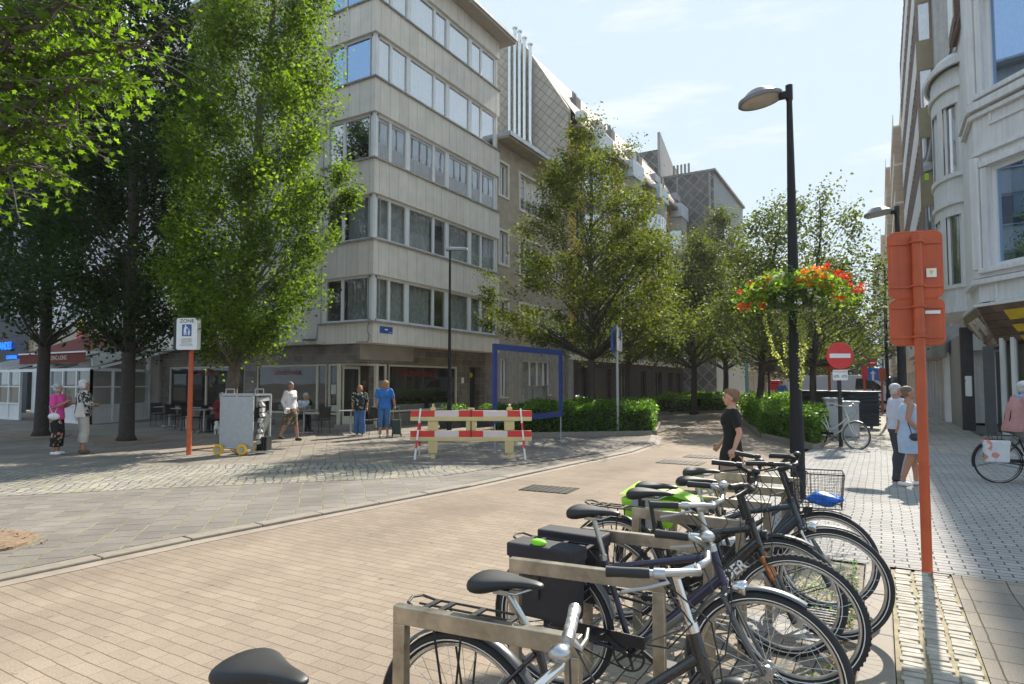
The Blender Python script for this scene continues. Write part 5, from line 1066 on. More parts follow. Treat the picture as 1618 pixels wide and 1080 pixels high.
for x in (.3, 3.1):
    for y in (-.5, .5): wf.ring((x, y, .07), (0, 1, 0), .045, .025, 12, 6)
wf.build('castor', mRubber, ct)
# far small signs
def farsign(label, loc, kind, col, H=2.6):
    t = thing('far_sign', label, 'road sign', loc, R(10)); MB().lathe([(.06, 0), (.05, H)], 8).build('pole', mOrange if col == mRed or col == mOrange else mBlack, t)
    m = MB(); m.M = face_m((0, -.07, H - .1), (1, 0, 0), (0, 0, 1))
    if kind == 'rect': plate(t, 'sign_plate', (0, 0), .24 if col != MC.get('arrow sign blue') else .5, .62, .06, col, m.M)
    else: m.lathe([(0, 0), (.33, 0), (.33, .02), (0, .02)], 24); m.build('sign_disc', col, t)
    return t
farsign('narrow red sign back just left of the no-entry sign, behind the hedge', (-1.75, 27.9, 0), 'rect', mRed, 2.55)
farsign('red sign plate on its pole at the right end of the dark container', (-.66, 34.3, 0), 'rect', mRed, 2.25)
fa1 = farsign('round orange sign back beside the far lamp posts', (.05, 39.4, 0), 'disc', mOrange, 2.25)
ba = farsign('blue one-way sign with a white arrow, far down the right footway', (-.35, 36.9, 0), 'rect', mat('arrow sign blue', (.02, .16, .6), .4), 2.2)
am = MB(); am.M = face_m((0, -.11, 2.08), (1, 0, 0), (0, 0, 1)); am.prism([(-.05, -.3), (.05, -.3), (.05, .05), (.13, .05), (0, .22), (-.13, .05), (-.05, .05)], 0, .004); am.build('arrow', mWhite, ba)
rd = MB(); rd.M = face_m((0, -.07, 2.68), (1, 0, 0), (0, 0, 1)); rd.lathe([(0, 0), (.2, 0), (.2, .02), (0, .02)], 18); rdo = rd.build('round_plate', mRed, ba); MB().box(-.12, .12, -.095, -.091, 2.65, 2.71).build('white_bar', mWhite, rdo)
dk = thing('direction_board', 'small black notice board on a post behind the walking woman, at the far hedge', 'sign', (-4.5, 31.5, 0), R(20)); MB().lathe([(.05, 0), (.05, 2.9)], 8).build('post', mBlack, dk); MB().box(-.45, .25, -.05, .05, 2.2, 3.0).build('board', mBlack, dk)
pb = thing('post_box', 'small bright red post box on a stalk far down the street', 'post box', (-5.9, 44, 0)); MB().box(-.05, .05, -.05, .05, 0, 1.2).build('stalk', mBlack, pb); MB().box(-.3, .3, -.2, .2, 1.2, 1.85).build('box', mRed, pb, bevel=.06); MB().box(-.2, .2, -.21, -.2, 1.6, 1.65).build('slot', mBlack, pb)
tp = thing('turquoise_pillar', 'turquoise painted pillar at the far left shopfront', 'pillar', (-9.4, 54, 0)); MB().lathe([(.2, 0), (.2, .1), (.14, .15), (.13, 3.5), (.2, 3.6)], 14).build('shaft', mat('turquoise paint', (.15, .42, .42), .5), tp)
# stacked chairs/benches row at bakery right face; dustbins
for i, (x, y, lab) in enumerate(((-13.6, 19.2, 'dark planter box left of the slim lamp foot, seen through the road barrier'), (-12.9, 20.6, 'dark planter box right of the slim lamp foot, seen through the road barrier'))):
    d = thing('planter_box', lab, 'planter', (x, y, 0), 0, 'dark planter boxes by the restaurant wall'); MB().prism([(-.3, -.55), (.3, -.55), (.3, .55), (-.3, .55)], 0, .68, top=[(-.35, -.6), (.35, -.6), (.35, .6), (-.35, .6)]).build('box', mat('dark grey planter', (.05, .05, .052), .6), d, bevel=.02)
    r5 = np.random.default_rng(40 + i); MB().box(-.31, .31, -.55, .55, .64, .66).build('soil', mSoil, d); V, F = leaves(r5, np.column_stack([r5.uniform(-.3, .3, 400), r5.uniform(-.5, .5, 400), r5.uniform(.68, .85, 400)]), .07, QUAD, -.3, .3); npmesh('foliage', V, F, lfH, d)
# road barrier
ba_ = thing('road_barrier', 'red and white striped road barrier with two cream beams and slanting end legs', 'road barrier', (-7.62, 11.35, PZ * 0), math.atan2(1.14, 1.96))
ba_.location = (-7.62, 11.35, .03)
mBeam = mat('cream yellow plastic', (.66, .52, .24), .55, var=.08); mBarRed = mat('reflective red', (.68, .035, .03), .4, var=.05); mBarW = mat('reflective pinkish white', (.72, .60, .58), .4, var=.05)
Lb = 1.30
for z in (.90, .47):
    bm_ = MB(); bm_.box(-Lb, Lb, -.05, .05, z - .09, z + .0).box(-Lb, Lb, -.03, .05, z, z + .135); bo = bm_.build('beam', mBeam, ba_, bevel=.012)
    s_r = MB(); s_w = MB(); edges = [(-1.3, -1.18, 1), (-1.12, -.78, 1), (-.78, -.26, 0), (-.26, .26, 1), (.26, .78, 0), (.78, 1.3, 1)]; edges = [(-1.3, -.78, 1), (-.78, -.26, 0), (-.26, .26, 1), (.26, .78, 0), (.78, 1.3, 1)]
    for a, b, r_ in edges: (s_r if r_ else s_w).box(a + .002, b - .002, -.035, -.0305, z + .003, z + .132).box(a + .002, b - .002, .0505, .053, z + .003, z + .132)
    s_r.build('red_stripe', mBarRed, bo); s_w.build('white_stripe', mBarW, bo)
for x in (-.82, .82):
    q = MB(); q.prism([(-.09, -.06), (.09, -.06), (.09, .06), (-.09, .06)], .12, .38, top=[(-.1, -.07), (.1, -.07), (.1, .07), (-.1, .07)]); q.box(-.045, .045, -.04, .04, 0, .12); q.box(-.11, .11, -.045, .045, .61, .81); q.box(-.06, .06, -.03, .03, 1.035, 1.1)
    q.build('post', mBeam, ba_, bevel=.012, loc=(x, .02, 0))
MB().box(-.11, .11, -.045, .045, .61, .81).box(-.07, .07, -.03, .03, 1.035, 1.09).build('post', mBeam, ba_, bevel=.012, loc=(0, .02, 0))
MB().box(-.012, .012, -.045, -.036, .4, 1.06).build('strap', mat('dark red strap', (.12, .02, .015), .6), ba_)
for x in (-.82, .82): MB().lathe([(.025, 1.1), (.03, 1.16), (0, 1.18)], 10, (x, .02, 0)).build('lamp', mYellow, ba_)
for x, s in ((-1.08, -1), (1.06, 1)):
    for dy, in ((-.07,), (.3,)):
        a = Vector((x, -.04, 1.07)); b = Vector((x + s * .1, dy * 1.8 - .05, 0)); lg = MB()
        lg.bar(a, b, .035, .035); lo = lg.build('leg', mWhite, ba_); rr = MB()
        for f0, f1 in ((.28, .42), (.62, .78)): rr.bar(a.lerp(b, f0), a.lerp(b, f1), .039, .039)
        rr.build('red_band', mBarRed, lo)
    MB().bar((x + s * .07, -.12, .22), (x + s * .07, .36, .22), .03, .03).build('leg_brace', mWhite, ba_)
# galvanised trolley
tl = thing('sign_trolley', 'galvanised steel transport trolley with a flat panel and yellow wheels', 'trolley', (-13.0, 9.17, PZ), R(27)); tl.scale = (.9, .9, .93)
MB().box(0, .80, -.02, .0, .22, 1.42).build('side_panel', mSteel, tl)
ff = MB()
for a, b in (((0, 0, .2), (0, 0, 1.46)), ((.82, 0, .2), (.82, 0, 1.46)), ((0, 0, 1.46), (.82, 0, 1.46)), ((0, 0, .2), (.82, 0, .2)), ((0, .8, .2), (0, .8, 1.46)), ((.98, .62, 0.05), (1.0, .62, 1.46)), ((.82, 0, 1.46), (1.0, .62, 1.46)), ((.82, 0, .26), (1.0, .62, .26)), ((0, 0, 1.46), (0, .8, 1.46)), ((0, .8, 1.46), (1.0, .62, 1.46)), ((0, 0, .2), (0, .8, .2)), ((0, .8, .2), (1.0, .62, .2)), ((.65, -.05, .06), (1.25, .3, .06)), ((.82, 0, .05), (.82, 0, .2))): ff.bar(a, b, .045, .045)
for x in (.1, .86):
    ff.tube([(x, .02, 1.46), (x, .02, 1.60), (x + .2, .06, 1.60), (x + .2, .06, 1.46)], .014, 8)
ff.tube([(.0, -.05, .17), (.8, -.05, .17)], .02, 8).tube([(.0, .75, .17), (.8, .75, .17)], .02, 8); ff.build('frame', mSteel, tl)
for x, y in ((.0, -.1), (.62, -.12), (.0, .72), (.62, .72)):
    wh = MB().ring((x, y, .135), (0, 1, 0), .095, .042, 24, 8).build('wheel', mYelWheel, tl, smooth=True); MB().tube([(x, y - .04, .135), (x, y + .04, .135)], .06, 14).build('hub', mSteel, wh)
hg = MB(); rngd = random.Random(3)
for k in range(9):
    z = .3 + k * .13; X = Matrix.Rotation(rngd.uniform(-.5, .5), 4, 'Y') @ Matrix.Rotation(rngd.uniform(-.4, .4), 4, 'Z'); hg.obox((.90, .34 + rngd.uniform(-.1, .1), z), (.04, .16, .05), X)
hg.build('stacked_barrier_feet', mat('pale scuffed plastic', (.42, .41, .38), .7, var=.3, scale=12), tl)
wd = MB(); wd.bar((.86, .2, .35), (1.02, .5, .95), .05, .14).bar((.82, .3, .3), (.98, .55, .8), .05, .1); wd.build('worn_boards', mConcD, tl)
gr = MB()
for k in range(5): gr.box(.84 + k * .06, .86 + k * .06, .2, .24, .08, .42)
gr.box(.82, 1.1, .24, .5, .08, .42); gr.build('dark_crate', mBlack, tl); MB().box(.3, .62, .1, .5, .03, .2).build('grey_foot_block', mConcD, tl)
# terrace tables and chairs in front of the corner block
def make_table():
    t = thing('terrace_table', '', 'table', (0, 0, 0)); MB().box(-.42, .42, -.36, .36, .72, .75).build('tabletop', mat('grey table top', (.22, .22, .22), .4), t, bevel=.008)
    MB().lathe([(.03, .03), (.03, .72)], 10).build('leg', mAlu, t); MB().box(-.28, .28, -.03, .03, 0, .03).box(-.03, .03, -.28, .28, .001, .031).build('foot', mAlu, t); return t
def make_chair():
    t = thing('terrace_chair', '', 'chair', (0, 0, 0)); m = mat('black wicker', (.02, .02, .02), .6, bump=.4, bs=90)
    MB().box(-.22, .22, -.22, .22, .43, .46).build('seat', m, t, bevel=.01); b = MB(); b.quad((-.21, .21, .5), (.21, .21, .5), (.19, .28, .86), (-.19, .28, .86)); b.tube([(-.22, .21, .44), (-.2, .29, .88), (.2, .29, .88), (.22, .21, .44)], .013, 6); b.build('backrest', m, t)
    for x, y in ((-.2, -.2), (.2, -.2), (-.2, .2), (.2, .2)): MB().tube([(x, y, .43), (x * 1.1, y * 1.15, 0)], .012, 6).build('leg', mBlack, t)
    return t
tt = make_table(); ch0 = make_chair(); first = True
tabs = [(-21.2, 13.6, 'behind the orange pole'), (-19.6, 13.2, 'where the man in red sits'), (-18.0, 13.4, 'behind the galvanised trolley'), (-23.2, 14.2, 'at the foot of the veranda corner'), (-16.4, 14.6, 'behind the walking woman'), (-14.9, 15.2, 'nearest the restaurant door')]
for i, (x, y, lab) in enumerate(tabs):
    t = tt if i == 0 else copy_tree(tt); t.location = (x, y, PZ); t.rotation_euler.z = R(10 * i); t['label'] = 'grey pedestal terrace table ' + lab; t['group'] = 'terrace tables of the restaurant'
    for j, (dx, dy, rz) in enumerate(((-.75, .05, 90), (.75, 0, -90))):
        if i == 1 and j == 1: continue
        if i > 3 and j == 0: continue
        c = ch0 if first else copy_tree(ch0); first = False; c.location = (x + dx, y + dy, PZ); c.rotation_euler.z = R(rz + 180 + random.uniform(-12, 12)) if False else R(rz + random.uniform(-12, 12)); c['label'] = 'black wicker chair, %s end of the table %s' % ('left' if j == 0 else 'right', lab); c['group'] = 'black terrace chairs'
# flower troughs inside restaurant windows
for i, (x, y, w_, lab) in enumerate(((-16.4, 20.0, 1.6, 'left flower trough behind the large right-hand restaurant window'), (-16.4, 22.0, 1.2, 'right flower trough behind the large right-hand restaurant window'), (-19.5, 17.0, 1.8, 'flower trough with pink blossoms behind the left restaurant window'))):
    d = thing('flower_trough', lab, 'flower trough', (x, y, .62), 0 if i == 2 else R(90), 'flower troughs in the restaurant windows'); MB().box(-w_ / 2, w_ / 2, -.12, .12, 0, .2).build('trough', mWhitePl, d)
    r6 = np.random.default_rng(60 + i); V, F = leaves(r6, np.column_stack([r6.uniform(-w_ / 2, w_ / 2, 500), r6.uniform(-.12, .12, 500), r6.uniform(.2, .42, 500)]), .06, QUAD, -.3, .3); npmesh('foliage', V, F, MC['basket leaves'], d)
    V, F = leaves(r6, np.column_stack([r6.uniform(-w_ / 2, w_ / 2, 90), r6.uniform(-.12, .12, 90), r6.uniform(.3, .46, 90)]), .05, QUAD, -.3, .3); npmesh('blossoms', V, F, MC['red petals'], d)
# ------------------------------------------------------------------ bicycles
mSpoke = mat('steel spokes', (.5, .5, .5), .3, metal=1); mTyre = mat('tyre rubber', (.028, .028, .03), .8, bump=.4, bs=150)
mPlastic = mat('black plastic', (.02, .02, .021), .5, bump=.05); mLens = mat('clear lamp lens', (.6, .6, .6), .1, spec=.8)
def wheel(p, cx, rim=mAlu, r=.335, knob=False, name='wheel', reflect=True):
    w = MB(); w.ring((cx, 0, .345), (0, 1, 0), r - .028, .011, 56, 6, sy=1.0); w.tube([(cx, -.045, .345), (cx, .045, .345)], .022, 10); w.tube([(cx, -.06, .345), (cx, .06, .345)], .008, 6)
    for s in (-1, 1): w.tube([(cx, s * .03, .345), (cx, s * .034, .345)], .034, 12)
    o = w.build(name, rim, p, smooth=True)
    sp = MB()
    for i in range(28):
        a = 2 * PI * i / 28; s = 1 if i % 2 else -1; b = a + s * (.55 if i % 4 < 2 else -.55)
        sp.tube([(cx + .032 * math.cos(b), s * .03, .345 + .032 * math.sin(b)), (cx + (r - .034) * math.cos(a), 0, .345 + (r - .034) * math.sin(a))], .0014, 3, cap=False)
    sp.build('spokes', mSpoke, o)
    t = MB(); t.ring((cx, 0, .345), (0, 1, 0), r - .012 + .012, .0215, 64, 10)
    if knob:
        for i in range(72):
            a = 2 * PI * i / 72
            for s in (-1, 1):
                X = Matrix.Rotation(-a, 4, 'Y'); t.obox((cx + (r + .019) * math.cos(a), s * .009, .345 + (r + .019) * math.sin(a)), (.005, .007, .006), X)
    t.build('tyre', mTyre, o, smooth=True)
    if reflect:
        q = MB(); n = 56
        for s in (-1, 1):
            vs = []; 
            for i in range(n): a = 2 * PI * i / n; vs += [(cx + (r - .012) * math.cos(a), s * .0205, .345 + (r - .012) * math.sin(a)), (cx + (r - .007) * math.cos(a), s * .0212, .345 + (r - .007) * math.sin(a))]
            q.add(vs, [(2 * i, 2 * i + 1, (2 * i + 3) % (2 * n), (2 * i + 2) % (2 * n)) for i in range(n)])
        q.build('reflective_stripe', mWhite, o)
    return o
def fender(p, cx, a0, a1, m, r=.365):
    mb = MB(); n = 26; W_ = .027; vs = []
    for i in range(n + 1):
        a = R(a0 + (a1 - a0) * i / n)
        for q in range(7):
            h = PI * q / 6; vs.append((cx + (r + .012 * math.sin(h)) * math.cos(a), W_ * math.cos(h), .345 + (r + .012 * math.sin(h)) * math.sin(a)))
    mb.add(vs, [(i * 7 + q, i * 7 + q + 1, (i + 1) * 7 + q + 1, (i + 1) * 7 + q) for i in range(n) for q in range(6)]); 
    a = R(a1 if abs(a1 - 90) > abs(a0 - 90) else a0)
    for s in (-1, 1): mb.tube([(cx, s * .055, .345), (cx + r * math.cos(a), s * .026, .345 + r * math.sin(a))], .0035, 5)
    return mb.build('mudguard', m, p, smooth=True)
def saddle(p, x, z, m, wide=1.0, tilt=0):
    prof = [(-.142, .035, -.010, -.035), (-.134, .070, .008, -.050), (-.10, .090, .022, -.054), (-.05, .084, .021, -.046), (0, .058, .013, -.032), (.05, .037, .008, -.024), (.10, .028, .008, -.022), (.138, .022, .003, -.021), (.150, .010, -.005, -.015)]
    mb = MB(); n = 14; vs = []
    for (dx, hw, zt, zb) in prof:
        hw *= wide
        for j in range(n):
            a = 2 * PI * j / n; cy = math.cos(a); sz = math.sin(a); q = abs(cy) ** .75 * (1 if cy > 0 else -1); w_ = abs(sz) ** .75 * (1 if sz > 0 else -1)
            vs.append((x + dx, hw * q, z + (zt + zb) / 2 + (zt - zb) / 2 * w_ + dx * tilt - (.006 if abs(cy) > .5 and dx < 0 else 0) - (.006 * (1 - abs(cy)) if dx < -.02 else 0)))
    fs = [(i * n + j, i * n + (j + 1) % n, (i + 1) * n + (j + 1) % n, (i + 1) * n + j) for i in range(len(prof) - 1) for j in range(n)] + [tuple(range(n))[::-1], tuple((len(prof) - 1) * n + j for j in range(n))]
    mb.add(vs, fs); o = mb.build('saddle', m, p, smooth=2); s = o.modifiers.new('s', 'SUBSURF'); s.levels = s.render_levels = 1
    r = MB()
    for q in (-1, 1): r.tube([(x - .10, q * .05, z - .02), (x - .07, q * .022, z - .045), (x + .05, q * .022, z - .045), (x + .11, q * .012, z - .02)], .004, 6)
    r.box(x - .045, x + .02, -.026, .026, z - .055, z - .038); r.build('rails', mAlu, o); return o
def bicycle(label, loc, rz=0, cz=.775, sleeve=False, frame=None, fork=None, style='diamond', rim=mAlu, knob=False, fend=mPlastic, bars='swept', bar_m=None, sad=(-.30, .97), sadm=None, carrier=True, light=True, basket=False, brand=None, lean=0, stem_m=None, sus=False, chainguard=True, tsz=.055, hy=1.06, post_m=None, grip=None, turn=0, stripe=None, group='bicycles parked at the steel hoops'):
    t = thing('bicycle', label, 'bicycle', loc, rz, group); t.rotation_euler.x = R(lean)
    fm = frame or mBlack; fk = fork or fm; BB = Vector((-.09, 0, .29)); RH = Vector((-.54, 0, .345)); FH = Vector((.56, 0, .345)); ST = Vector((-.235, 0, .74)); HT = Vector((.325, 0, .86)); HB = Vector((.375, 0, .70))
    wheel(t, -.54, rim, knob=knob); wheel(t, .56, rim, knob=knob)
    f = MB(); f.tube([BB, ST], .0155, 10)
    dt = BB + Vector((.01, 0, .01))
    if style == 'diamond': f.tube([ST - Vector((-.02, 0, .05)), HT - Vector((.0, 0, .035))], .0165, 12); f.tube([dt, HB + Vector((-.01, 0, .03))], .0235, 12)
    elif style == 'step': f.tube([ST - Vector((-.10, 0, .28)), ST.lerp(HB, .4) - Vector((0, 0, .22)), HB + Vector((-.01, 0, .09))], .018, 12); f.tube([dt, (dt + HB) / 2 + Vector((.03, 0, -.05)), HB + Vector((-.01, 0, .03))], .022, 12)
    else: f.tube([ST - Vector((-.03, 0, .10)), ST.lerp(HT, .5) - Vector((0, 0, .04)), HT - Vector((0, 0, .04))], .02, 12); f.tube([dt, (dt + HB) / 2 + Vector((.0, 0, .02)), HB + Vector((-.01, 0, .05))], .034, 12)
    f.tube([HB, HT], .022, 12)
    for s in (-1, 1):
        f.tube([BB + Vector((-.02, s * .03, 0)), RH + Vector((0, s * .058, 0))], [.011, .009], 8); f.tube([ST + Vector((.01, s * .012, -.06)), RH + Vector((0, s * .058, 0))], [.009, .008], 8)
    f.tube([BB + Vector((0, -.04, 0)), BB + Vector((0, .04, 0))], .024, 12); fo = f.build('frame', fm, t, smooth=True)
    k = MB(); cr_ = HB + (HB - HT) * .25
    k.tube([HB, cr_], .016, 10); k.tube([cr_ + Vector((0, -.055, 0)), cr_ + Vector((0, .055, 0))], .016, 8)
    if sus:
        k.build('fork_crown', fk, t, smooth=True)
        u = MB(); lo = MB()
        for s in (-1, 1): a = cr_ + Vector((0, s * .055, .02)); b = FH + Vector((-.01, s * .058, 0)); u.tube([a, a.lerp(b, .45)], .012, 10); lo.tube([a.lerp(b, .36), b], [.019, .016], 10)
        uo = u.build('fork_stanchion', mChrome if sus is True else sus, t, smooth=True); lo.build('fork_leg', fk, uo, smooth=True)
    else:
        for s in (-1, 1): a = cr_ + Vector((0, s * .05, 0)); b = FH + Vector((0, s * .056, 0)); k.tube([a, a.lerp(b, .5) + Vector((-.012, 0, 0)), b], [.013, .012, .008], 10)
        k.build('fork', fk, t, smooth=True)
    sp = MB(); sp.tube([ST - (ST - BB) * .05, Vector((sad[0], 0, sad[1] - .045))], .0135, 10); sp.tube([ST - Vector((0, 0, .015)), ST + Vector((-.004, 0, .012))], .02, 10); sp.build('seat_post', post_m or mAlu, t, smooth=True)
    saddle(t, sad[0], sad[1], sadm or mPlastic, 1.0 if style != 'step' else 1.12)
    # steering
    sm = stem_m or mAlu; ax = (HT - HB).normalized(); top = HT + ax * (hy - HT.z) ; M = Matrix.Translation(top) @ Matrix.Rotation(R(turn), 4, 'Z')
    q = MB(); q.tube([HT, top], .0135, 10); q.tube([top - ax * .02, top + Vector((.075, 0, .015))], [.017, .015], 10); q.tube([HT - ax * .01, HT + ax * .02], .024, 12); q.build('stem', sm, t, smooth=True)
    C = Vector((.075, 0, .015)); bm = bar_m or mAlu; b = MB(M); ctr = C
    if bars == 'swept': P = lambda s: [C, C + Vector((.02, s * .08, .005)), C + Vector((.0, s * .19, .03)), C + Vector((-.07, s * .265, .035)), C + Vector((-.20, s * .29, .03))]
    elif bars == 'wide': P = lambda s: [C, C + Vector((.02, s * .08, .0)), C + Vector((.05, s * .17, .03)), C + Vector((.03, s * .26, .065)), C + Vector((-.005, s * .37, .085))]
    elif bars == 'flat': P = lambda s: [C, C + Vector((.0, s * .08, .01)), C + Vector((-.01, s * .18, .045)), C + Vector((-.04, s * .27, .05)), C + Vector((-.075, s * .33, .05))]
    else: P = lambda s: [C, C + Vector((.03, s * .08, .02)), C + Vector((.05, s * .17, .10)), C + Vector((.0, s * .25, .15)), C + Vector((-.13, s * .29, .16))]
    for s in (-1, 1): b.tube(P(s), .0115, 10)
    bo = b.build('handlebar', bm, t, smooth=2)
    g = MB(M); lv = MB(M)
    for s in (-1, 1):
        p = P(s); a, c = p[-2], p[-1]; g.tube([a.lerp(c, .1), a.lerp(c, .3), a.lerp(c, .7), a.lerp(c, 1.06)], [.0145, .016, .015, .017], 12)
        lp = a.lerp(c, -.08); d = (c - a).normalized(); lv.tube([lp, lp + Vector((.03, s * .0, -.02)), lp + Vector((.035, s * .01, -.035)) + d * .06, lp + Vector((.03, s * .015, -.05)) + d * .13], [.011, .008, .006, .005], 8)
        lv.tube([lp - d * .02, lp + d * .012], .017, 10)
    g.build('grip', grip or mPlastic, bo, smooth=2); lv.build('brake_lever', mAlu if bm is not mBlack else mPlastic, bo, smooth=2)
    be = MB(M); bc = P(1)[2]; be.ell(bc + Vector((0, 0, .03)), (.026, .026, .02)); be.build('bell', mAlu if bm is not mBlack else mBlack, bo, smooth=2)
    cbm = MB()
    Mi = M
    for s in (-1, 1):
        a = Mi @ (P(s)[-2]); e = (HB + Vector((0, s * .02, .02)) if s > 0 else cr_ + Vector((.02, -.05, -.02))); m = a.lerp(e, .5) + Vector((.10, s * .03, -.02)); cbm.tube([a, a.lerp(m, .6) + Vector((.05, 0, .02)), m, m.lerp(e, .6) + Vector((.02, 0, -.02)), e], .0028, 5)
        a2 = Mi @ P(s)[-2]; e2 = HT.lerp(ST, .25) + Vector((0, s * .02, -.04)); cbm.tube([a2, a2.lerp(e2, .35) + Vector((.12, 0, -.05)), a2.lerp(e2, .7) + Vector((.06, 0, -.06)), e2], .0028, 5)
    cbm.build('cable', mBlack, bo)
    # drive train
    dm = MB(); dm.ring(BB + Vector((0, -.045, 0)), (0, 1, 0), .082, .006, 32, 5); 
    for i in range(5): a = 2 * PI * i / 5; dm.bar(BB + Vector((0, -.045, 0)), BB + Vector((.08 * math.cos(a), -.045, .08 * math.sin(a))), .008, .014)
    for s in (-1, 1):
        d = Vector((math.cos(R(-35)), 0, math.sin(R(-35)))) * .17 * s; dm.bar(BB + Vector((0, s * .06, 0)), BB + d + Vector((0, s * .075, 0)), .012, .022)
    do = dm.build('crankset', mAlu if not chainguard else mPlastic, t)
    pd = MB()
    for s in (-1, 1): d = Vector((math.cos(R(-35)), 0, math.sin(R(-35)))) * .17 * s; c = BB + d + Vector((0, s * .13, 0)); pd.box(c.x - .04, c.x + .04, c.y - .045, c.y + .045, c.z - .012, c.z + .012)
    pd.build('pedal', mPlastic, do)
    cg = MB(); cg.tube([BB + Vector((.0, -.05, .082)), RH + Vector((0, -.05, .035))], .004, 5).tube([BB + Vector((.0, -.05, -.082)), RH + Vector((0, -.05, -.035))], .004, 5)
    if chainguard: cg.prism([(RH.x - .03, -.062), (BB.x + .09, -.062), (BB.x + .09, -.055), (RH.x - .03, -.055)], .335, .395)
    cg.build('chain_guard' if chainguard else 'chain', mPlastic, t)
    if fend:
        fender(t, -.54, 15, 195, fend); fender(t, .56, 62, 205, fend)
    if carrier:
        c = MB(); z = cz; x1, x0 = -.33, -.74
        for y in (-.065, 0, .065): c.tube([(x1, y, z), (x0 + (.03 if y else 0), y, z)], .005, 6)
        c.tube([(x0 + .03, -.065, z), (x0 - .02, -.05, z + .015), (x0 - .035, 0, z + .02), (x0 - .02, .05, z + .015), (x0 + .03, .065, z)], .006, 6)
        for x in (x1, -.48, -.62, x0 + .05): c.box(x - .012, x + .012, -.065, .065, z - .004, z + .004)
        for s in (-1, 1): c.tube([(x0 + .1, s * .065, z), (-.56, s * .066, .36)], .005, 6).tube([(-.5, s * .065, z), (-.54, s * .066, .36)], .005, 6)
        c.tube([(x1, 0, z), (ST.x, 0, ST.z - .06)], .005, 6); co = c.build('carrier', mPlastic if style != 'chrome' else mChrome, t)
        MB().box(x0 + .04, x0 + .055, -.022, .022, z - .075, z - .045).build('rear_light', mRed, co)
    if light:
        l = MB(); X = Matrix.Translation(HB + Vector((.085, 0, .0))) @ Matrix.Rotation(R(90), 4, 'Y'); l.M = X; l.lathe([(.012, -.05), (.028, -.03), (.036, .012), (.034, .018)], 16); lo_ = l.build('headlight', mChrome if light == 'chrome' else mPlastic, t, smooth=True)
        e = MB(X); e.lathe([(0, .019), (.033, .018)], 16); e.build('headlight_lens', mLens, lo_)
        MB().bar(HB + Vector((.01, 0, -.02)), HB + Vector((.07, 0, .0)), .01, .01).build('headlight_bracket', mBlack, lo_)
    if sleeve: MB().tube([dt.lerp(HB, .04), dt.lerp(HB, .66)], .0262, 14).build('grey_frame_sleeve', mat('pewter frame paint', (.17, .19, .19), .3, metal=.6, coat=.4), fo, smooth=True)
    if brand:
        d = (HB - dt).normalized() * (1 if brand[2] >= 0 else -1); rr = .0235 if style != 'sus' else .034
        c = dt.lerp(HB, brand[1]) + Vector((0, -(rr + .001), 0)); text('lettering', brand[0], tsz, face_m(c, d, Vector((-d.z, 0, d.x))), mWhite, fo, .0008, sx=1.0, bold=.002)
    return t, M, C
B = {}
def P_(label, hx, y, **k): return bicycle(label, (hx - .56, y, 0), **k)
mNavy = mat('dark metallic blue paint', (.03, .028, .065), .28, metal=.4, coat=.6, var=.15); mGreyF = mat('grey painted fork', (.12, .125, .13), .38, metal=.4); mDkGrey = mat('anthracite frame paint', (.045, .055, .07), .32, metal=.4, coat=.4)
mRusty = mat('rusty fork tube', (.45, .17, .06), .4, metal=.6, var=.5, scale=40); mBlkGl = mat('gloss black frame', (.014, .014, .016), .25, coat=.7); mPale = mat('off-white bicycle paint', (.55, .55, .5), .4)
P_('nearest bicycle, only its broad black saddle and chrome handlebar end in frame', -.50, 1.15, frame=mBlkGl, style='step', bars='wide', bar_m=mChrome, sad=(-.36, .905), hy=.97, turn=0, cz=.70, brand=None, grip=mat('braided silver grip', (.5, .5, .48), .35, metal=.7, bump=1.0, bs=45, var=.5, scale=60), rz=0, fend=mPlastic)
P_('black bicycle right behind the nearest steel hoop, white lettering on its frame', -.31, 2.06, frame=mBlkGl, style='step', bars='swept', bar_m=mAlu, sad=(-.35, .925), stem_m=mChrome, brand=('TOPLIFE', .48, 1), hy=1.05, tsz=.075, fend=mat('smoke grey mudguard', (.10, .105, .11), .3, metal=.3), rz=R(3), lean=-1)
P_('dark blue trekking bicycle with a grey fork and grey mudguards', -.48, 3.16, frame=mNavy, fork=mGreyF, style='diamond', bars='swept', sad=(-.29, .985), stem_m=mAlu, hy=1.07, sleeve=True, fend=mGreyF, light='chrome', tsz=.05, rz=R(-2), lean=1.5)
P_('black mountain bicycle with knobbly tyres and rusty suspension fork', -.43, 3.85, frame=mBlkGl, style='sus', sus=mRusty, knob=True, bars='flat', bar_m=mBlack, sad=(-.26, .985), brand=('SPIDER', .62, 1), hy=1.04, fend=None, carrier=False, light=False, chainguard=False, tsz=.08, stem_m=mBlack, post_m=mPlastic, rz=R(2))
P_('black city bicycle squeezed behind the mountain bicycle, strap round its saddle post', -.55, 4.28, frame=mBlack, style='step', bars='high', sad=(-.24, .955), stem_m=mBlack, bar_m=mBlack, hy=1.0, rz=R(-3), light=True)
P_('anthracite bicycle with large front wheel and black high handlebar by the fifth hoop', -.31, 4.66, frame=mDkGrey, style='sus', sus=True, bars='swept', bar_m=mBlack, sad=(-.30, .96), hy=1.09, stem_m=mBlack, tsz=.06, light='chrome', rz=R(1), turn=-8)
b6, M6, C6 = P_('farthest parked bicycle with the wire mesh front basket', -.38, 5.2, frame=mDkGrey, style='step', bars='swept', bar_m=mBlack, sad=(-.32, .96), hy=1.02, stem_m=mBlack, rz=R(6), turn=-6)
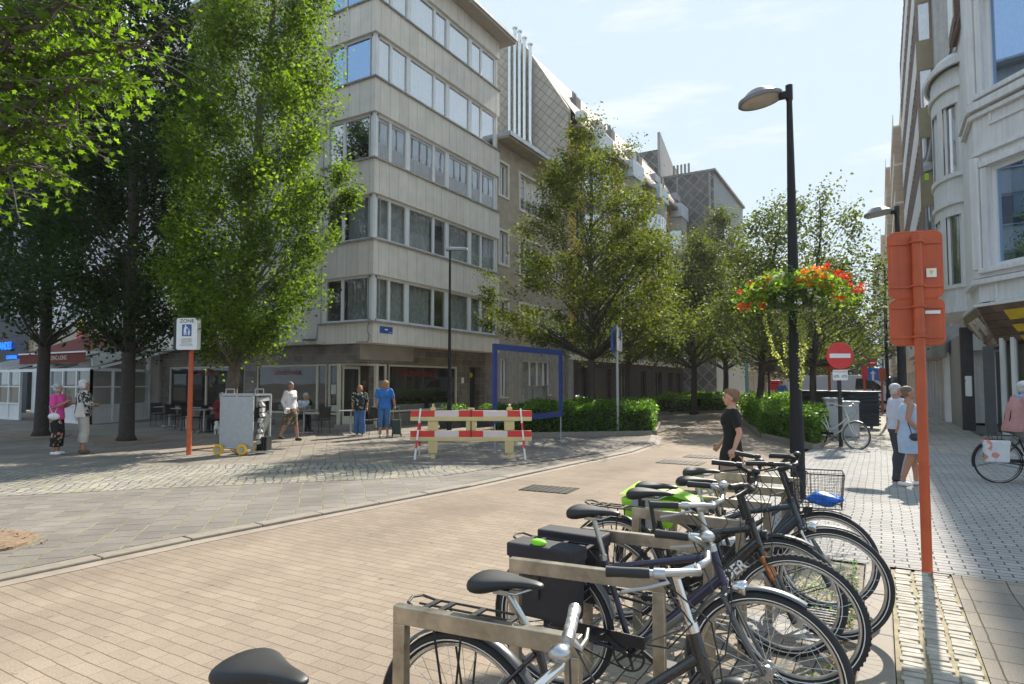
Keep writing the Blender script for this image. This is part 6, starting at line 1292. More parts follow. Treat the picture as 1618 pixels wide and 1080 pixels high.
# wire basket (fixed to the bicycle) and blue bag inside
bk6 = MB(); bx, bz = .52, .74
for i in range(15):
    f = i / 14
    for (a, b_) in (((-.15, -.11), (.15, -.11)), ((.15, -.11), (.15, .11)), ((.15, .11), (-.15, .11)), ((-.15, .11), (-.15, -.11))):
        if i % 2 and abs(a[0] - b_[0]) < .01: continue
        x = a[0] + (b_[0] - a[0]) * f; y = a[1] + (b_[1] - a[1]) * f; bk6.tube([(bx + x, y * 1.0, bz), (bx + x * 1.14, y * 1.25, bz + .25)], .0013, 3, cap=False)
for k in range(12): z = bz + .25 * k / 11; s = 1 + .14 * k / 11; s2 = 1 + .25 * k / 11; bk6.tube([(bx - .15 * s, -.11 * s2, z), (bx + .15 * s, -.11 * s2, z), (bx + .15 * s, .11 * s2, z), (bx - .15 * s, .11 * s2, z)], .0045 if k in (0, 11) else .0013, 4, closed=True)
for k in range(9): bk6.tube([(bx - .15 + .3 * k / 8, -.11, bz), (bx - .15 + .3 * k / 8, .11, bz)], .0015, 3)
bk6.box(bx - .2, bx - .17, -.04, .04, bz + .05, bz + .17).build('basket', mBlack, b6)
def bag_blob(name, label, c, r, m, seed, parent=None, amp=.25):
    rg = np.random.default_rng(seed); o = MB().ell((0, 0, 0), r, 20, 14).build(name, m, parent, smooth=2); co = np.empty(len(o.data.vertices) * 3, np.float32); o.data.vertices.foreach_get('co', co); co = co.reshape(-1, 3)
    ph = rg.uniform(0, 6, 6); d = 1 + amp * (np.sin(co[:, 0] / r[0] * 4 + ph[0]) * np.sin(co[:, 1] / r[1] * 3 + ph[1]) * .5 + np.sin(co[:, 2] / r[2] * 5 + ph[2] + co[:, 0] / r[0] * 3) * .4); co *= d[:, None]; o.data.vertices.foreach_set('co', co.ravel()); o.data.update(); o.location = c
    if label: tag(o, label[0], label[1])
    return o
bag_blob('plastic_bag', ('crumpled blue plastic bag lying in the wire bicycle basket', 'bag'), (-.38, 5.22, .80), (.13, .09, .05), mat('bright blue plastic', (.01, .13, .55), .35), 2)
# panniers
def pannier(label, loc, rz, size, m, grp, lid=None, top=None):
    t = thing('pannier_bag', label, 'pannier bag', loc, rz, grp); x, y, z = size
    mb = MB(); mb.prism([(-x / 2, -y / 2), (x / 2, -y / 2), (x / 2, y / 2), (-x / 2, y / 2)], 0, z, top=[(-x / 2 * 1.08, -y / 2 * 1.1), (x / 2 * 1.08, -y / 2 * 1.1), (x / 2 * 1.08, y / 2), (-x / 2 * 1.08, y / 2)]); mb.build('bag_body', m, t, bevel=.022)
    l = MB(); l.prism([(-x / 2 * 1.1, -y / 2 * 1.16), (x / 2 * 1.1, -y / 2 * 1.16), (x / 2 * 1.1, y / 2 * 1.02), (-x / 2 * 1.1, y / 2 * 1.02)], z - .06, z + .015); l.build('flap', lid or m, t, bevel=.012)
    MB().box(-.1 * x, .0 * x, -y / 2 * 1.2, -y / 2 * 1.17, z * .3, z * .8).build('strap', mPlastic, t); return t
mCanvas = mat('black canvas', (.028, .026, .032), .75, bump=.4, bs=70, var=.3)
p1_ = pannier('near-side black canvas pannier on the dark blue trekking bicycle, lime tag on its top', (-1.53, 2.99, .44), R(-2), (.36, .15, .36), mCanvas, 'black canvas panniers')
pannier('far-side black canvas pannier on the dark blue trekking bicycle', (-1.53, 3.33, .44), R(-2), (.36, .14, .36), mCanvas, 'black canvas panniers')
MB().ell((-.02, -.05, .385), (.045, .03, .02)).build('lime_tag', mat('lime green fabric', (.25, .75, .02), .6), p1_, smooth=2)
mLime = mat('lime green pannier fabric', (.36, .72, .03), .55, var=.1, bump=.2, bs=20)
gp_ = thing('green_pannier', 'lime green double pannier with a grey reflective patch', 'pannier bag', (-1.50, 4.66, .50), 0)
for s in (-1, 1):
    mb = MB(); mb.prism([(-.17, s * .08 - .05), (.17, s * .08 - .05), (.17, s * .08 + .05), (-.17, s * .08 + .05)], .10, .31, top=[(-.20, s * .09 - .07), (.20, s * .09 - .07), (.20, s * .09 + .07), (-.20, s * .09 + .07)]); mb.build('bag_body', mLime, gp_, bevel=.03)
MB().add([(-.20, -.16, .33), (.14, -.16, .36), (.36, -.10, .30), (-.20, .16, .33), (.14, .16, .36), (.36, .10, .30), (-.1, 0, .41)], [(0, 1, 6), (0, 6, 3), (3, 6, 4), (6, 1, 4), (1, 2, 5, 4)]).build('flap', mLime, gp_, smooth=2)
MB().box(-.1, .1, -.165, -.155, .1, .3).build('reflective_patch', mat('grey reflective fabric', (.4, .4, .42), .4), gp_); MB().box(-.05, .0, -.17, -.166, .02, .34).build('strap', mPlastic, gp_)

# hoops
hoop = None
HP = [(-1.60, 1.88, -.87, 1.95), (-1.55, 2.65, -.85, 2.72), (-1.51, 3.41, -.82, 3.44), (-1.46, 4.12, -.80, 4.06), (-1.41, 4.80, -.79, 4.76), (-1.38, 5.46, -.77, 5.44), (-1.37, 6.13, -.76, 6.11)]
hl = ['nearest stainless steel bicycle hoop, large in the foreground', 'second stainless hoop, crossing in front of the black pannier', 'third stainless hoop, under the dark blue bicycle saddle', 'fourth stainless hoop, in front of the lime green pannier', 'fifth stainless hoop, right behind the lime green pannier', 'sixth stainless hoop with green tint, second from the far end', 'farthest stainless hoop, next to the walking woman and her bag']
for i, (xa, ya, xb, yb) in enumerate(HP):
    if hoop is None:
        hoop = thing('bicycle_hoop', '', 'bike rack'); L_ = .73; w_ = .052
        MB().box(0, L_, -.02, .02, .755, .82).build('top_rail', mRackSt, hoop, bevel=.003)
        for x in (0, L_ - w_): MB().box(x, x + w_, -.02, .02, -.02, .7548).build('upright', mRackSt, hoop, bevel=.003)
        t = hoop
    else: t = copy_tree(hoop)
    t.location = (xa, ya, 0); t.rotation_euler.z = math.atan2(yb - ya, xb - xa); t['label'] = hl[i]; t['group'] = 'stainless bicycle hoops in a row'
# parked step-through bicycle by the no-entry sign
bicycle('pale step-through bicycle parked alone against the no-entry post', (-1.05, 18.2, 0), R(-28), frame=mPale, style='step', bars='swept', bar_m=mAlu, fend=mPale, carrier=True, light=False, sad=(-.3, .92), turn=-25, group=None)
bicycle('far bicycle standing by the hedge of the brick house, seen over the left hedge', (-11.4, 24.5, 0), R(15), frame=mBlack, style='diamond', bars='flat', group=None)

# ------------------------------------------------------------------ people
mEye = mat('eye', (.05, .04, .035), .2); mLip = mat('lip', (.40, .14, .11), .5)
def person(label, loc, rz, h=1.66, skin=None, pose=None, hair=None, top=None, bottom=None, shoes=None, build=1.0, group=None, seated=False, lean=0, head_yaw=0, vox=.009, extras=None, face=True, name='person'):
    bust = not (label.startswith(('man', 'grey-haired man', 'seated', 'tiny')))
    t = thing(name, label, 'person', loc, rz, group); s = h / 1.68; t.scale = (s, s, s); skin = skin or mSkin
    J = dict(elL=(-.03, .235, 1.12), haL=(.05, .235, .90), elR=(-.03, -.235, 1.12), haR=(.05, -.235, .90), knL=(.04, .095, .49), anL=(0, .10, .085), knR=(.04, -.095, .49), anR=(0, -.10, .085), hip=(0, 0, .90), curl=.5, palm=None)
    if pose: J.update(pose)
    V3 = lambda k: Vector(J[k]); hip = V3('hip'); dz = hip.z - .90; lx = math.tan(R(lean))
    sh = lambda z: hip.x + lx * (z - .9); T = lambda z: z + dz
    shL = Vector((sh(1.37), .17 * build ** .5, T(1.37))); shR = Vector((sh(1.37), -.17 * build ** .5, T(1.37)))
    def torso(mb, z0, z1, o=0.0, flare=0):
        R_ = [(.84, .11, .155), (.90, .118, .168), (.97, .112, .16), (1.06, .10, .142), (1.16, .108, .148), (1.25, .118, .158), (1.33, .108, .168), (1.39, .082, .145), (1.425, .06, .085), (1.46, .05, .056)]
        pts = []; n = 16; vs = []; zs = [r for r in R_ if z0 <= r[0] <= z1]
        for (z, rx, ry) in zs:
            k = 1 + (build - 1) * (1 if z < 1.3 else .5)
            for j in range(n):
                a = 2 * PI * j / n; bx = (.02 if 1.18 < z < 1.34 else 0) * max(0, math.cos(a)); vs.append((sh(z) + (rx * k + o) * math.cos(a) + bx, (ry * k ** .7 + o) * math.sin(a), T(z)))
        mb.add(vs, [(i * n + j, i * n + (j + 1) % n, (i + 1) * n + (j + 1) % n, (i + 1) * n + j) for i in range(len(zs) - 1) for j in range(n)] + [tuple(range(n))[::-1], tuple((len(zs) - 1) * n + j for j in range(n))])
    def chest(mb, o=0):
        if bust: [mb.ell((sh(1.25) + .085 * build, q * .066, T(1.245)), (.055 * build + o, .062 + o, .062 + o), 12, 8) for q in (-1, 1)]
    def arm(mb, sd, f0, f1, o=0):
        S0 = shL if sd == 'L' else shR; E = V3('el' + sd); E.z += 0; H = V3('ha' + sd); segs = [(0, S0, .050), (.5, S0.lerp(E, .5), .045), (1, E, .038), (1.4, E.lerp(H, .4), .036), (2, H, .025)]
        P = [s_ for s_ in segs if f0 <= s_[0] <= f1]
        if f1 < 2 and P[-1][0] < f1:
            a = P[-1]; b = segs[segs.index(a) + 1]; q = (f1 - a[0]) / (b[0] - a[0]); P.append((f1, a[1].lerp(b[1], q), a[2] + (b[2] - a[2]) * q))
        mb.tube([p[1] for p in P], [p[2] * (1 + (build - 1) * .5) + o for p in P], 10)
        if f0 == 0: mb.ell(S0, (.056 + o, .056 + o, .056 + o), 10, 8)
    def leg(mb, sd, f0, f1, o=0, loose=0):
        y = .088 if sd == 'L' else -.088; H0 = Vector((hip.x, y, hip.z - .01)); K = V3('kn' + sd); A = V3('an' + sd); dd = (A - K).normalized(); back = Vector((-1, 0, 0)) if abs(dd.z) > .5 else Vector((0, 0, -1))
        segs = [(0, H0, .092), (.5, H0.lerp(K, .5), .074), (1, K, .054), (1.35, K.lerp(A, .33) + back * .012, .053), (1.7, K.lerp(A, .7), .038), (2, A, .034)]
        P = [s_ for s_ in segs if f0 <= s_[0] <= f1]
        if P[-1][0] < f1: a = P[-1]; b = segs[segs.index(a) + 1]; q = (f1 - a[0]) / (b[0] - a[0]); P.append((f1, a[1].lerp(b[1], q), a[2] + (b[2] - a[2]) * q))
        mb.tube([p[1] for p in P], [p[2] * (1 + (build - 1) * .6) + o + loose * p[0] * .012 for p in P], 12)
    # body: one continuous surface
    b = MB(); torso(b, .84, 1.46); chest(b); nb = Vector((sh(1.44), 0, T(1.44))); hc = Vector((sh(1.56) + .012, 0, T(1.565)))
    b.tube([nb - Vector((0, 0, .04)), hc - Vector((.015, 0, .06))], [.052, .048], 12)
    HX = Matrix.Rotation(R(head_yaw), 4, 'Z'); hp = lambda x, y, z: hc + (HX @ Vector((x, y, z)))
    b.ell(hp(-.008, 0, .022), (.094, .074, .092), 16, 12, X=HX); b.ell(hp(.018, 0, -.035), (.066, .056, .075), 14, 10, X=HX); b.ell(hp(.052, 0, -.078), (.026, .028, .022), 10, 8, X=HX)
    b.tube([hp(.078, 0, .018), hp(.098, 0, -.018), hp(.084, 0, -.03)], [.008, .013, .010], 8)
    for s_ in (-1, 1): b.ell(hp(-.005, s_ * .076, -.008), (.018, .009, .03), 8, 6, X=HX); b.ell(hp(.05, s_ * .034, -.022), (.02, .02, .018), 8, 6, X=HX)
    for sd in 'LR':
        arm(b, sd, 0, 2); leg(b, sd, 0, 2)
        H = V3('ha' + sd); E = V3('el' + sd); d = (H - E).normalized(); sy = 1 if sd == 'L' else -1; w = Vector((0, 0, 1)).cross(d); w = w.normalized() if w.length > .2 else Vector((1, 0, 0)); w = Vector((1, 0, 0)) if abs(d.z) > .6 else w
        w = (w - d * w.dot(d)).normalized(); nrm = d.cross(w).normalized(); 
        if nrm.y * sy > 0: nrm = -nrm
        b.tube([H - d * .01, H + d * .035, H + d * .082], [.024, .034, .034], 10, sy=.6)
        for q, (off, ln) in enumerate(((-.030, .062), (-.010, .074), (.010, .078), (.030, .070))):
            r0 = H + d * .075 + w * off; c = J['curl']; r1 = r0 + d * ln * .5 + nrm * ln * .15 * c; r2 = r1 + (d * (1 - c) + nrm * c).normalized() * ln * .45; b.tube([r0 - d * .02, r0, r1, r2], [.0105, .0105, .0098, .0085], 7)
        r0 = H + d * .025 + w * .028; b.tube([r0, r0 + d * .03 + w * .022 + nrm * .01, r0 + d * .062 + w * .026 + nrm * .022], [.012, .0115, .0095], 7)
        A = V3('an' + sd); K = V3('kn' + sd); sd_ = J.get('toe' + sd, (.15, 0, -.05)); b.tube([A + Vector((-.05, 0, -.05)), A + Vector((.03, 0, -.04)), A + Vector(sd_)], [.035, .036, .026], 10, sy=1.0)
    body = remesh(b, 'body', [skin], t, vox)
    if face:
        e = MB()
        for s_ in (-1, 1): e.ell(hp(.076, s_ * .031, .008), (.010, .013, .007), 10, 6, X=HX)
        e.build('eyes', mEye, t, smooth=2); MB().ell(hp(.080, 0, -.052), (.010, .022, .006), 10, 6, X=HX).build('lips', mLip, t, smooth=2)
        eb = MB(); [eb.tube([hp(.083, s_ * .016, .028), hp(.082, s_ * .034, .033), hp(.07, s_ * .05, .026)], .004, 5) for s_ in (-1, 1)]; eb.build('eyebrows', hair[0] if hair else mEye, t)
    if hair:
        hm, kind = hair; hb = MB(); hb.ell(hp(-.030, 0, .055), (.096, .085, .076), 16, 12, X=HX)
        if kind == 'bob': hb.ell(hp(-.045, 0, -.01), (.078, .092, .095), 14, 10, X=HX); [hb.ell(hp(-.02, s_ * .074, -.02), (.045, .022, .07), 10, 8, X=HX) for s_ in (-1, 1)]
        elif kind == 'curly':
            rg = random.Random(4); hb.ell(hp(-.05, 0, .0), (.066, .08, .07), 12, 8, X=HX)
            for k in range(40): a = rg.uniform(.7, 2 * PI - .7); z = rg.uniform(-.05, .12); r_ = .085 * math.sqrt(max(.1, 1 - ((z - .03) / .12) ** 2)); hb.ell(hp(-.02 + r_ * math.cos(a), r_ * math.sin(a) * .95, z), (.026, .026, .024), 7, 5)
        elif kind == 'wavy': 
            rg = random.Random(6); hb.ell(hp(-.05, 0, -.04), (.066, .092, .115), 12, 8, X=HX)
            for k in range(30): a = rg.uniform(.9, 2 * PI - .9); z = rg.uniform(-.14, .08); hb.ell(hp(-.03 + .085 * math.cos(a), .09 * math.sin(a), z), (.022, .022, .035), 7, 5)
        elif kind == 'crop': hb.ell(hp(-.04, 0, .02), (.078, .088, .085), 14, 10, X=HX).ell(hp(.01, 0, .088), (.08, .07, .045), 12, 8, X=HX)
        else: hb.ell(hp(-.04, 0, .0), (.066, .08, .07), 12, 8, X=HX)
        ho = remesh(hb, 'hair', [hm], t, .008, 1)
    if top:
        m, sl, zb, o = top; c = MB(); torso(c, zb, 1.43 if sl != 'vest' else 1.40, o); chest(c, o * .8)
        if sl != 'vest': [arm(c, sd, 0, sl, o * .8 + .004) for sd in 'LR']
        remesh(c, 'shirt', [m], t, .009, 3)
    if bottom:
        kind, m, v = bottom
        if kind == 'trousers':
            c = MB(); torso(c, .84, .98, .010); [leg(c, sd, 0, v[0], .010, v[1]) for sd in 'LR']; remesh(c, 'trousers', [m], t, .009, 3)
        elif kind in ('skirt', 'dress'):
            c = MB(); zt, zb, rb, rx = v; n = 28; vs = []; rows = 9; kx = (Vector(J['knL']) + Vector(J['knR'])) / 2
            for i in range(rows):
                f = i / (rows - 1); z = zt + (zb - zt) * f; top_r = (.105, .148) if kind == 'skirt' else (.112, .15)
                for j in range(n):
                    a = 2 * PI * j / n; wv = 1 + (.05 * f * math.sin(a * 5 + 1) if rx > .13 else .02 * f * math.sin(a * 4))
                    g = min(1, f * 2.2) if zt > .95 else 1; g = math.sin(min(1, f * 2.2) * PI / 2)
                    ra = (top_r[0] + (rx - top_r[0]) * g) * wv * (1 + (build - 1) * .8); rb_ = (top_r[1] + (rb - top_r[1]) * g) * wv * (1 + (build - 1) * .5); cx = hip.x + (kx.x - hip.x) * f * .6 + lx * (z - .9) * (z > .9); vs.append((cx + ra * math.cos(a), rb_ * math.sin(a), T(z)))
            c.add(vs, [(i * n + j, i * n + (j + 1) % n, (i + 1) * n + (j + 1) % n, (i + 1) * n + j) for i in range(rows - 1) for j in range(n)]); c.build('skirt', m, t, smooth=2)
    if shoes:
        m, kind = shoes; c = MB()
        for sd in 'LR':
            A = V3('an' + sd); tv = J.get('toe' + sd, (.15, 0, -.05)); z = A.z - .085
            c.tube([A + Vector((-.062, 0, -.048)), A + Vector((-.02, 0, -.042)), A + Vector((.06, 0, -.048)), A + Vector(tv)], [.034, .043, .042, .026], 12, sy=1.0)
            if kind == 'high': c.tube([A + Vector((-.01, 0, -.03)), A + Vector((0, 0, .06))], [.045, .046], 10)
        so = remesh(c, 'shoes', [m], t, .008, 2)
    if extras: extras(t, J, sh, T, hp)
    return t
def shoulder_bag(m, strap_m, c, r, side=1, z=.95):
    def f(t, J, sh, T, hp):
        b = MB(); b.ell(c, r, 16, 10); b.build('handbag', m, t, smooth=2) if False else None
        q = remesh(b, 'handbag', [m], t, .009, 2); s = MB(); s.tube([(c[0], c[1] * .9, c[2] + r[2] * .6), (sh(1.2) + .09, c[1] * .65, T(1.18)), (sh(1.38) + .03, -side * .06, T(1.445)), (sh(1.38) - .07, -side * .02, T(1.38)), (sh(1.2) - .10, c[1] * .6, T(1.15)), (c[0] - .03, c[1] * .95, c[2] + r[2] * .6)], .008, 6); s.build('bag_strap', strap_m, t)
    return f
hGrey = mat('silver grey hair', (.42, .42, .42), .7, var=.3, scale=30, bump=.6, bs=90); hWhite = mat('white blond hair', (.62, .60, .55), .7, var=.2, scale=30, bump=.6, bs=90); hBrown = mat('light brown hair', (.26, .15, .08), .7, var=.3, scale=30, bump=.6, bs=90); hSalt = mat('dark grey hair', (.16, .16, .165), .7, var=.3, scale=30, bump=.6, bs=90); hBlond = mat('reddish blond hair', (.38, .20, .09), .7, var=.3, scale=30, bump=.6, bs=90)
def fabric(name, c, **k): return mat(name, c, .85, bump=.25, bs=140, **k)
def pattern(name, stops, scale):
    m, n, p, o = _new(name); v = _coord(n); vo = n.nodes.new('ShaderNodeTexVoronoi'); vo.inputs['Scale'].default_value = scale; n.links.new(v, vo.inputs['Vector'])
    s = n.nodes.new('ShaderNodeSeparateXYZ'); n.links.new(vo.outputs['Color'], s.inputs[0]); col = _ramp(n, s.outputs[0], stops); n.links.new(col, p.inputs['Base Color']); p.inputs['Roughness'].default_value = .85; m.node_tree.nodes[-1]
    for r in [x for x in n.nodes if x.type == 'VALTORGB']: r.color_ramp.interpolation = 'CONSTANT'
    return m
PZV = PZ
# couple on the footway
def camera_bag(t, J, sh, T, hp):
    b = MB().box(.0, .17, -.02, .06, .80, .93); b.M = Matrix(); q = MB(); q.ell((.04, -.21, .84), (.085, .05, .065), 14, 10); remesh(q, 'handbag', [mBlack], t, .009, 2); s = MB(); s.tube([(.0, -.21, .88), (-.05, -.16, 1.1), (sh(1.3) - .06, -.02, 1.40), (.02, .08, 1.43), (.12, -.05, 1.2), (.1, -.17, 1.0), (.07, -.21, .88)], .007, 6); s.build('bag_strap', mBlack, t)
person('woman in a pale blue dress and white shoes with a black shoulder bag', (.37, 12.0, .014), R(10), 1.58, mSkinT, dict(haR=(.10, -.20, .97), elR=(-.06, -.235, 1.14), haL=(.12, .2, 1.0), knL=(.10, .09, .49), anL=(.10, .09, .085), knR=(-.0, -.09, .49), anR=(-.14, -.09, .09), toeR=(.15, 0, -.05)), (mat('short light brown grey hair', (.15, .10, .07), .7, var=.3, scale=30, bump=.6), 'short'), (fabric('pale blue cotton', (.36, .46, .62)), 'vest', .84, .012), ('dress', fabric('pale blue cotton', (0, 0, 0)), (1.0, .56, .19, .165)), (mat('white leather shoe', (.7, .68, .66), .5), 'low'), 1.18, extras=camera_bag)
person('grey-haired man in a pale shirt and dark trousers beside the woman in blue dress', (.22, 12.55, .014), R(20), 1.62, mSkinT, dict(haL=(.16, .17, 1.0), haR=(-.05, -.2, .96), knR=(.0, -.1, .49), anR=(-.08, -.1, .085)), (hGrey, 'short'), (fabric('pale striped shirt', (.46, .50, .60), var=.15), 1.3, .90, .022), ('trousers', fabric('dark navy trousers', (.03, .035, .05)), (2, .6)), (mBlack, 'high'), 1.15)
# woman in black walking left
def tote(t, J, sh, T, hp):
    b = MB(); x, y, z = .0, -.33, .50; b.prism([(x - .19, y - .05), (x + .19, y - .05), (x + .19, y + .05), (x - .19, y + .05)], z, z + .27, top=[(x - .2, y - .06), (x + .2, y - .06), (x + .2, y + .06), (x - .2, y + .06)]); bo = b.build('tote_bag', mat('taupe leather', (.27, .20, .15), .6, bump=.2), t, bevel=.012)
    h = MB()
    for s in (-.05, .05): h.tube([(x - .08, y + s, z + .26), (x - .06, y + s * .6, z + .37), (x + .01, y + .02, z + .42), (x + .06, y + s * .6, z + .37), (x + .08, y + s, z + .26)], .008, 6)
    h.build('bag_handle', mat('tan strap', (.42, .25, .15), .6), bo)
bd = fabric('black jersey dress', (.008, .008, .009))
person('fair-haired woman in a black dress carrying a taupe tote bag', (-1.62, 8.25, 0), R(188), 1.57, mSkin, dict(elL=(-.05, .235, 1.13), haL=(-.0, .26, .88), elR=(-.03, -.245, 1.12), haR=(.12, -.24, .90), knL=(-.02, .09, .48), anL=(-.12, .09, .10), knR=(.12, -.09, .49), anR=(.14, -.09, .085), curl=.9), (mat('short sandy hair', (.40, .27, .15), .7, var=.3, scale=30, bump=.6), 'short'), (bd, .75, .84, .010), ('skirt', bd, (.98, .60, .175, .15)), (mBlack, 'low'), 1.02, extras=lambda t, J, sh, T, hp: tote(t, dict(J), sh, T, hp)) if False else None
def tote_l(t, J, sh, T, hp):
    b = MB(); x, y, z = -.02, .30, .46; b.prism([(x - .19, y - .05), (x + .19, y - .05), (x + .19, y + .05), (x - .19, y + .05)], z, z + .27, top=[(x - .2, y - .06), (x + .2, y - .06), (x + .2, y + .06), (x - .2, y + .06)]); bo = b.build('tote_bag', mat('taupe leather', (.27, .20, .15), .6, bump=.2), t, bevel=.012)
    h = MB()
    for s in (-.05, .05): h.tube([(x - .09, y + s, z + .26), (x - .07, y + s * .6, z + .34), (x + .01, y - .02, z + .40), (x + .07, y + s * .6, z + .34), (x + .09, y + s, z + .26)], .008, 6)
    h.build('bag_handle', mat('tan strap', (.42, .25, .15), .6), bo)
person('fair-haired woman in a black dress carrying a taupe tote bag', (-1.62, 8.25, 0), R(196), 1.57, mSkin, dict(elL=(-.07, .24, 1.12), haL=(.0, .27, .92), elR=(-.03, -.245, 1.12), haR=(.14, -.24, .93), knL=(-.02, .09, .48), anL=(-.14, .09, .10), knR=(.12, -.09, .49), anR=(.15, -.09, .085), curl=.9), (mat('short sandy hair', (.20, .115, .055), .7, var=.3, scale=30, bump=.6), 'crop'), (bd, .75, .84, .010), ('skirt', bd, (.98, .60, .185, .15)), (mBlack, 'low'), 1.0, extras=tote_l, vox=.008)
# two older women on the plaza
pk = fabric('bright pink T-shirt', (.72, .07, .32)); wt = mat('white leather bag', (.72, .70, .66), .5)
person('older woman in a pink T-shirt and black floral trousers with a white shoulder bag', (-16.25, 7.3, PZV), R(40), 1.60, mSkinT, dict(elR=(.02, -.25, 1.12), haR=(.22, -.14, 1.24), elL=(.04, .24, 1.12), haL=(.24, .12, 1.2)), (hGrey, 'curly'), (pk, .9, .84, .022), ('trousers', pattern('black floral print', [(0, (.012, .012, .012)), (.72, (.45, .22, .16)), (.86, (.6, .42, .3)), (.92, (.02, .02, .02))], 16), (1.72, 2.2)), (mat('white trainers', (.72, .72, .72), .5), 'low'), 1.12, extras=shoulder_bag(wt, wt, (.05, -.24, .92), (.13, .055, .085)))
def shopper(t, J, sh, T, hp):
    b = MB(); b.prism([(-.20, -.17), (.02, -.24), (.04, -.19), (-.18, -.10)], .82, 1.16, top=[(-.14, -.16), (-.02, -.22), (.0, -.17), (-.12, -.12)]); bo = b.build('shopping_bag', fabric('pale cloth', (.62, .55, .50)), t, bevel=.03); MB().tube([(-.12, -.15, 1.15), (-.13, -.13, 1.3), (-.08, -.12, 1.43), (.03, -.15, 1.40), (.0, -.19, 1.15)], .012, 6).build('bag_handle', MC['pale cloth'], bo)
person('older woman with white hair, patterned blouse and pale trousers, a cloth bag on her shoulder', (-16.05, 7.75, PZV), R(70), 1.70, mSkinT, dict(elR=(.05, -.25, 1.14), haR=(.2, -.12, 1.12), elL=(.05, .24, 1.14), haL=(.22, .1, 1.1)), (hWhite, 'bob'), (pattern('black white print', [(0, (.03, .03, .03)), (.45, (.4, .4, .38)), (.6, (.05, .06, .06)), (.78, (.55, .53, .48))], 26), 1.7, .84, .03), ('trousers', fabric('off-white trousers', (.50, .46, .42)), (1.6, 1.6)), (mat('brown sandal', (.16, .08, .04), .6), 'low'), 1.22, extras=shopper)
# woman in white top walking right with paper
def paper(t, J, sh, T, hp): MB().obox((.10, -.27, .86), (.035, .06, .075), Matrix.Rotation(R(25), 4, 'Y')).build('paper', mWhite, t); MB().tube([(-.03, .12, 1.08), (-.105, .02, 1.3), (-.04, -.08, 1.44), (.05, -.08, 1.42), (.12, .05, 1.2)], .008, 6).build('bag_strap', mBlack, t)
person('woman in a white long-sleeved top and brown patterned skirt walking right behind the trolley', (-14.5, 12.4, PZV), R(12), 1.66, mSkinT, dict(elR=(-.08, -.23, 1.12), haR=(.08, -.27, .92), knL=(.14, .09, .50), anL=(.20, .09, .085), knR=(-.05, -.09, .49), anR=(-.26, -.09, .13), toeR=(.13, 0, -.075)), (hSalt, 'short'), (fabric('white knit', (.66, .64, .66)), 1.85, .84, .018), ('skirt', pattern('brown print', [(0, (.07, .055, .03)), (.5, (.16, .12, .07)), (.7, (.05, .05, .03)), (.85, (.3, .25, .16))], 24), (.98, .46, .20, .18)), (mBlack, 'low'), 1.12, extras=paper)
# two women by the door
def trolleybag(t, J, sh, T, hp):
    b = MB(); b.box(-.46, -.24, -.42, -.16, .08, .52); bo = b.build('wheeled_bag', mat('dark shopping trolley', (.03, .045, .04), .7), t, bevel=.02); h = MB(); h.tube([(-.30, -.40, .5), (-.12, -.36, .92), (-.12, -.20, .92), (-.30, -.18, .5)], .011, 6); h.build('trolley_handle', mAlu, bo)
    w = MB()
    for y in (-.42, -.16): w.ring((-.4, y, .06), (0, 1, 0), .045, .018, 16, 6)
    w.build('trolley_wheel', mRubber, bo)
jn = fabric('blue jeans', (.06, .14, .30), var=.3)
person('woman with blond hair in a dark patterned blouse and flared jeans leaving the restaurant door', (-13.85, 14.5, PZV), R(-52), 1.55, mSkinT, dict(knL=(.10, .09, .48), anL=(.08, .1, .085), knR=(-.02, -.09, .48), anR=(-.10, -.1, .085), haL=(.08, .25, .93), haR=(.10, -.22, .95)), (hBlond, 'bob'), (pattern('dark leaf print', [(0, (.01, .015, .02)), (.55, (.25, .25, .2)), (.65, (.02, .03, .035)), (.85, (.4, .38, .3))], 20), .95, .84, .03), ('trousers', jn, (1.95, 2.6)), (mat('pale shoes', (.45, .43, .4), .6), 'low'), 1.1)
person('woman in a bright blue top and cropped jeans pulling a small wheeled shopping bag', (-12.95, 14.6, PZV), R(-55), 1.70, mSkinT, dict(knL=(.04, .09, .49), anL=(.0, .1, .085), knR=(.08, -.1, .49), anR=(.10, -.1, .085), elL=(-.06, .26, 1.14), haL=(-.06, .30, .93), elR=(.0, -.25, 1.14), haR=(.08, -.22, .96)), (hBlond, 'wavy'), (fabric('bright blue top', (.035, .17, .50)), .85, .84, .03), ('trousers', jn, (1.45, 1.0)), (MC['pale shoes'], 'low'), 1.1, head_yaw=-55)
tbg = thing('shopping_trolley', 'small dark wheeled shopping bag with a metal handle beside the woman in the blue top', 'shopping trolley', (-12.75, 14.95, PZV), R(-55)); trolleybag(tbg, {}, None, None, None)
for o_ in kids(tbg): o_.location = (.45, .29, 0)
# person inside the doorway, seated guests
sit = dict(hip=(0, 0, .50), knL=(.40, .10, .50), anL=(.42, .1, .085), knR=(.40, -.1, .50), anR=(.40, -.1, .085), elL=(.02, .24, .74), haL=(.26, .16, .78), elR=(.02, -.24, .74), haR=(.26, -.16, .78))
person('man in a brown jacket standing inside the dark restaurant doorway', (-17.0, 18.0, .05), R(-60), 1.72, mSkin, None, (hBrown, 'short'), (fabric('brown jacket', (.20, .09, .05)), 1.8, .84, .03), ('trousers', fabric('dark trousers', (.02, .02, .022)), (2, .8)), (mBlack, 'high'), 1.15)
person('man in a dark red shirt sitting at the terrace table behind the orange pole', (-18.85, 13.3, PZV), R(190), 1.72, mSkin, sit, (hGrey, 'short'), (fabric('dark red shirt', (.22, .02, .03)), 1.2, .84, .03), ('trousers', MC['dark trousers'], (2, .6)), (mBlack, 'high'), 1.2)
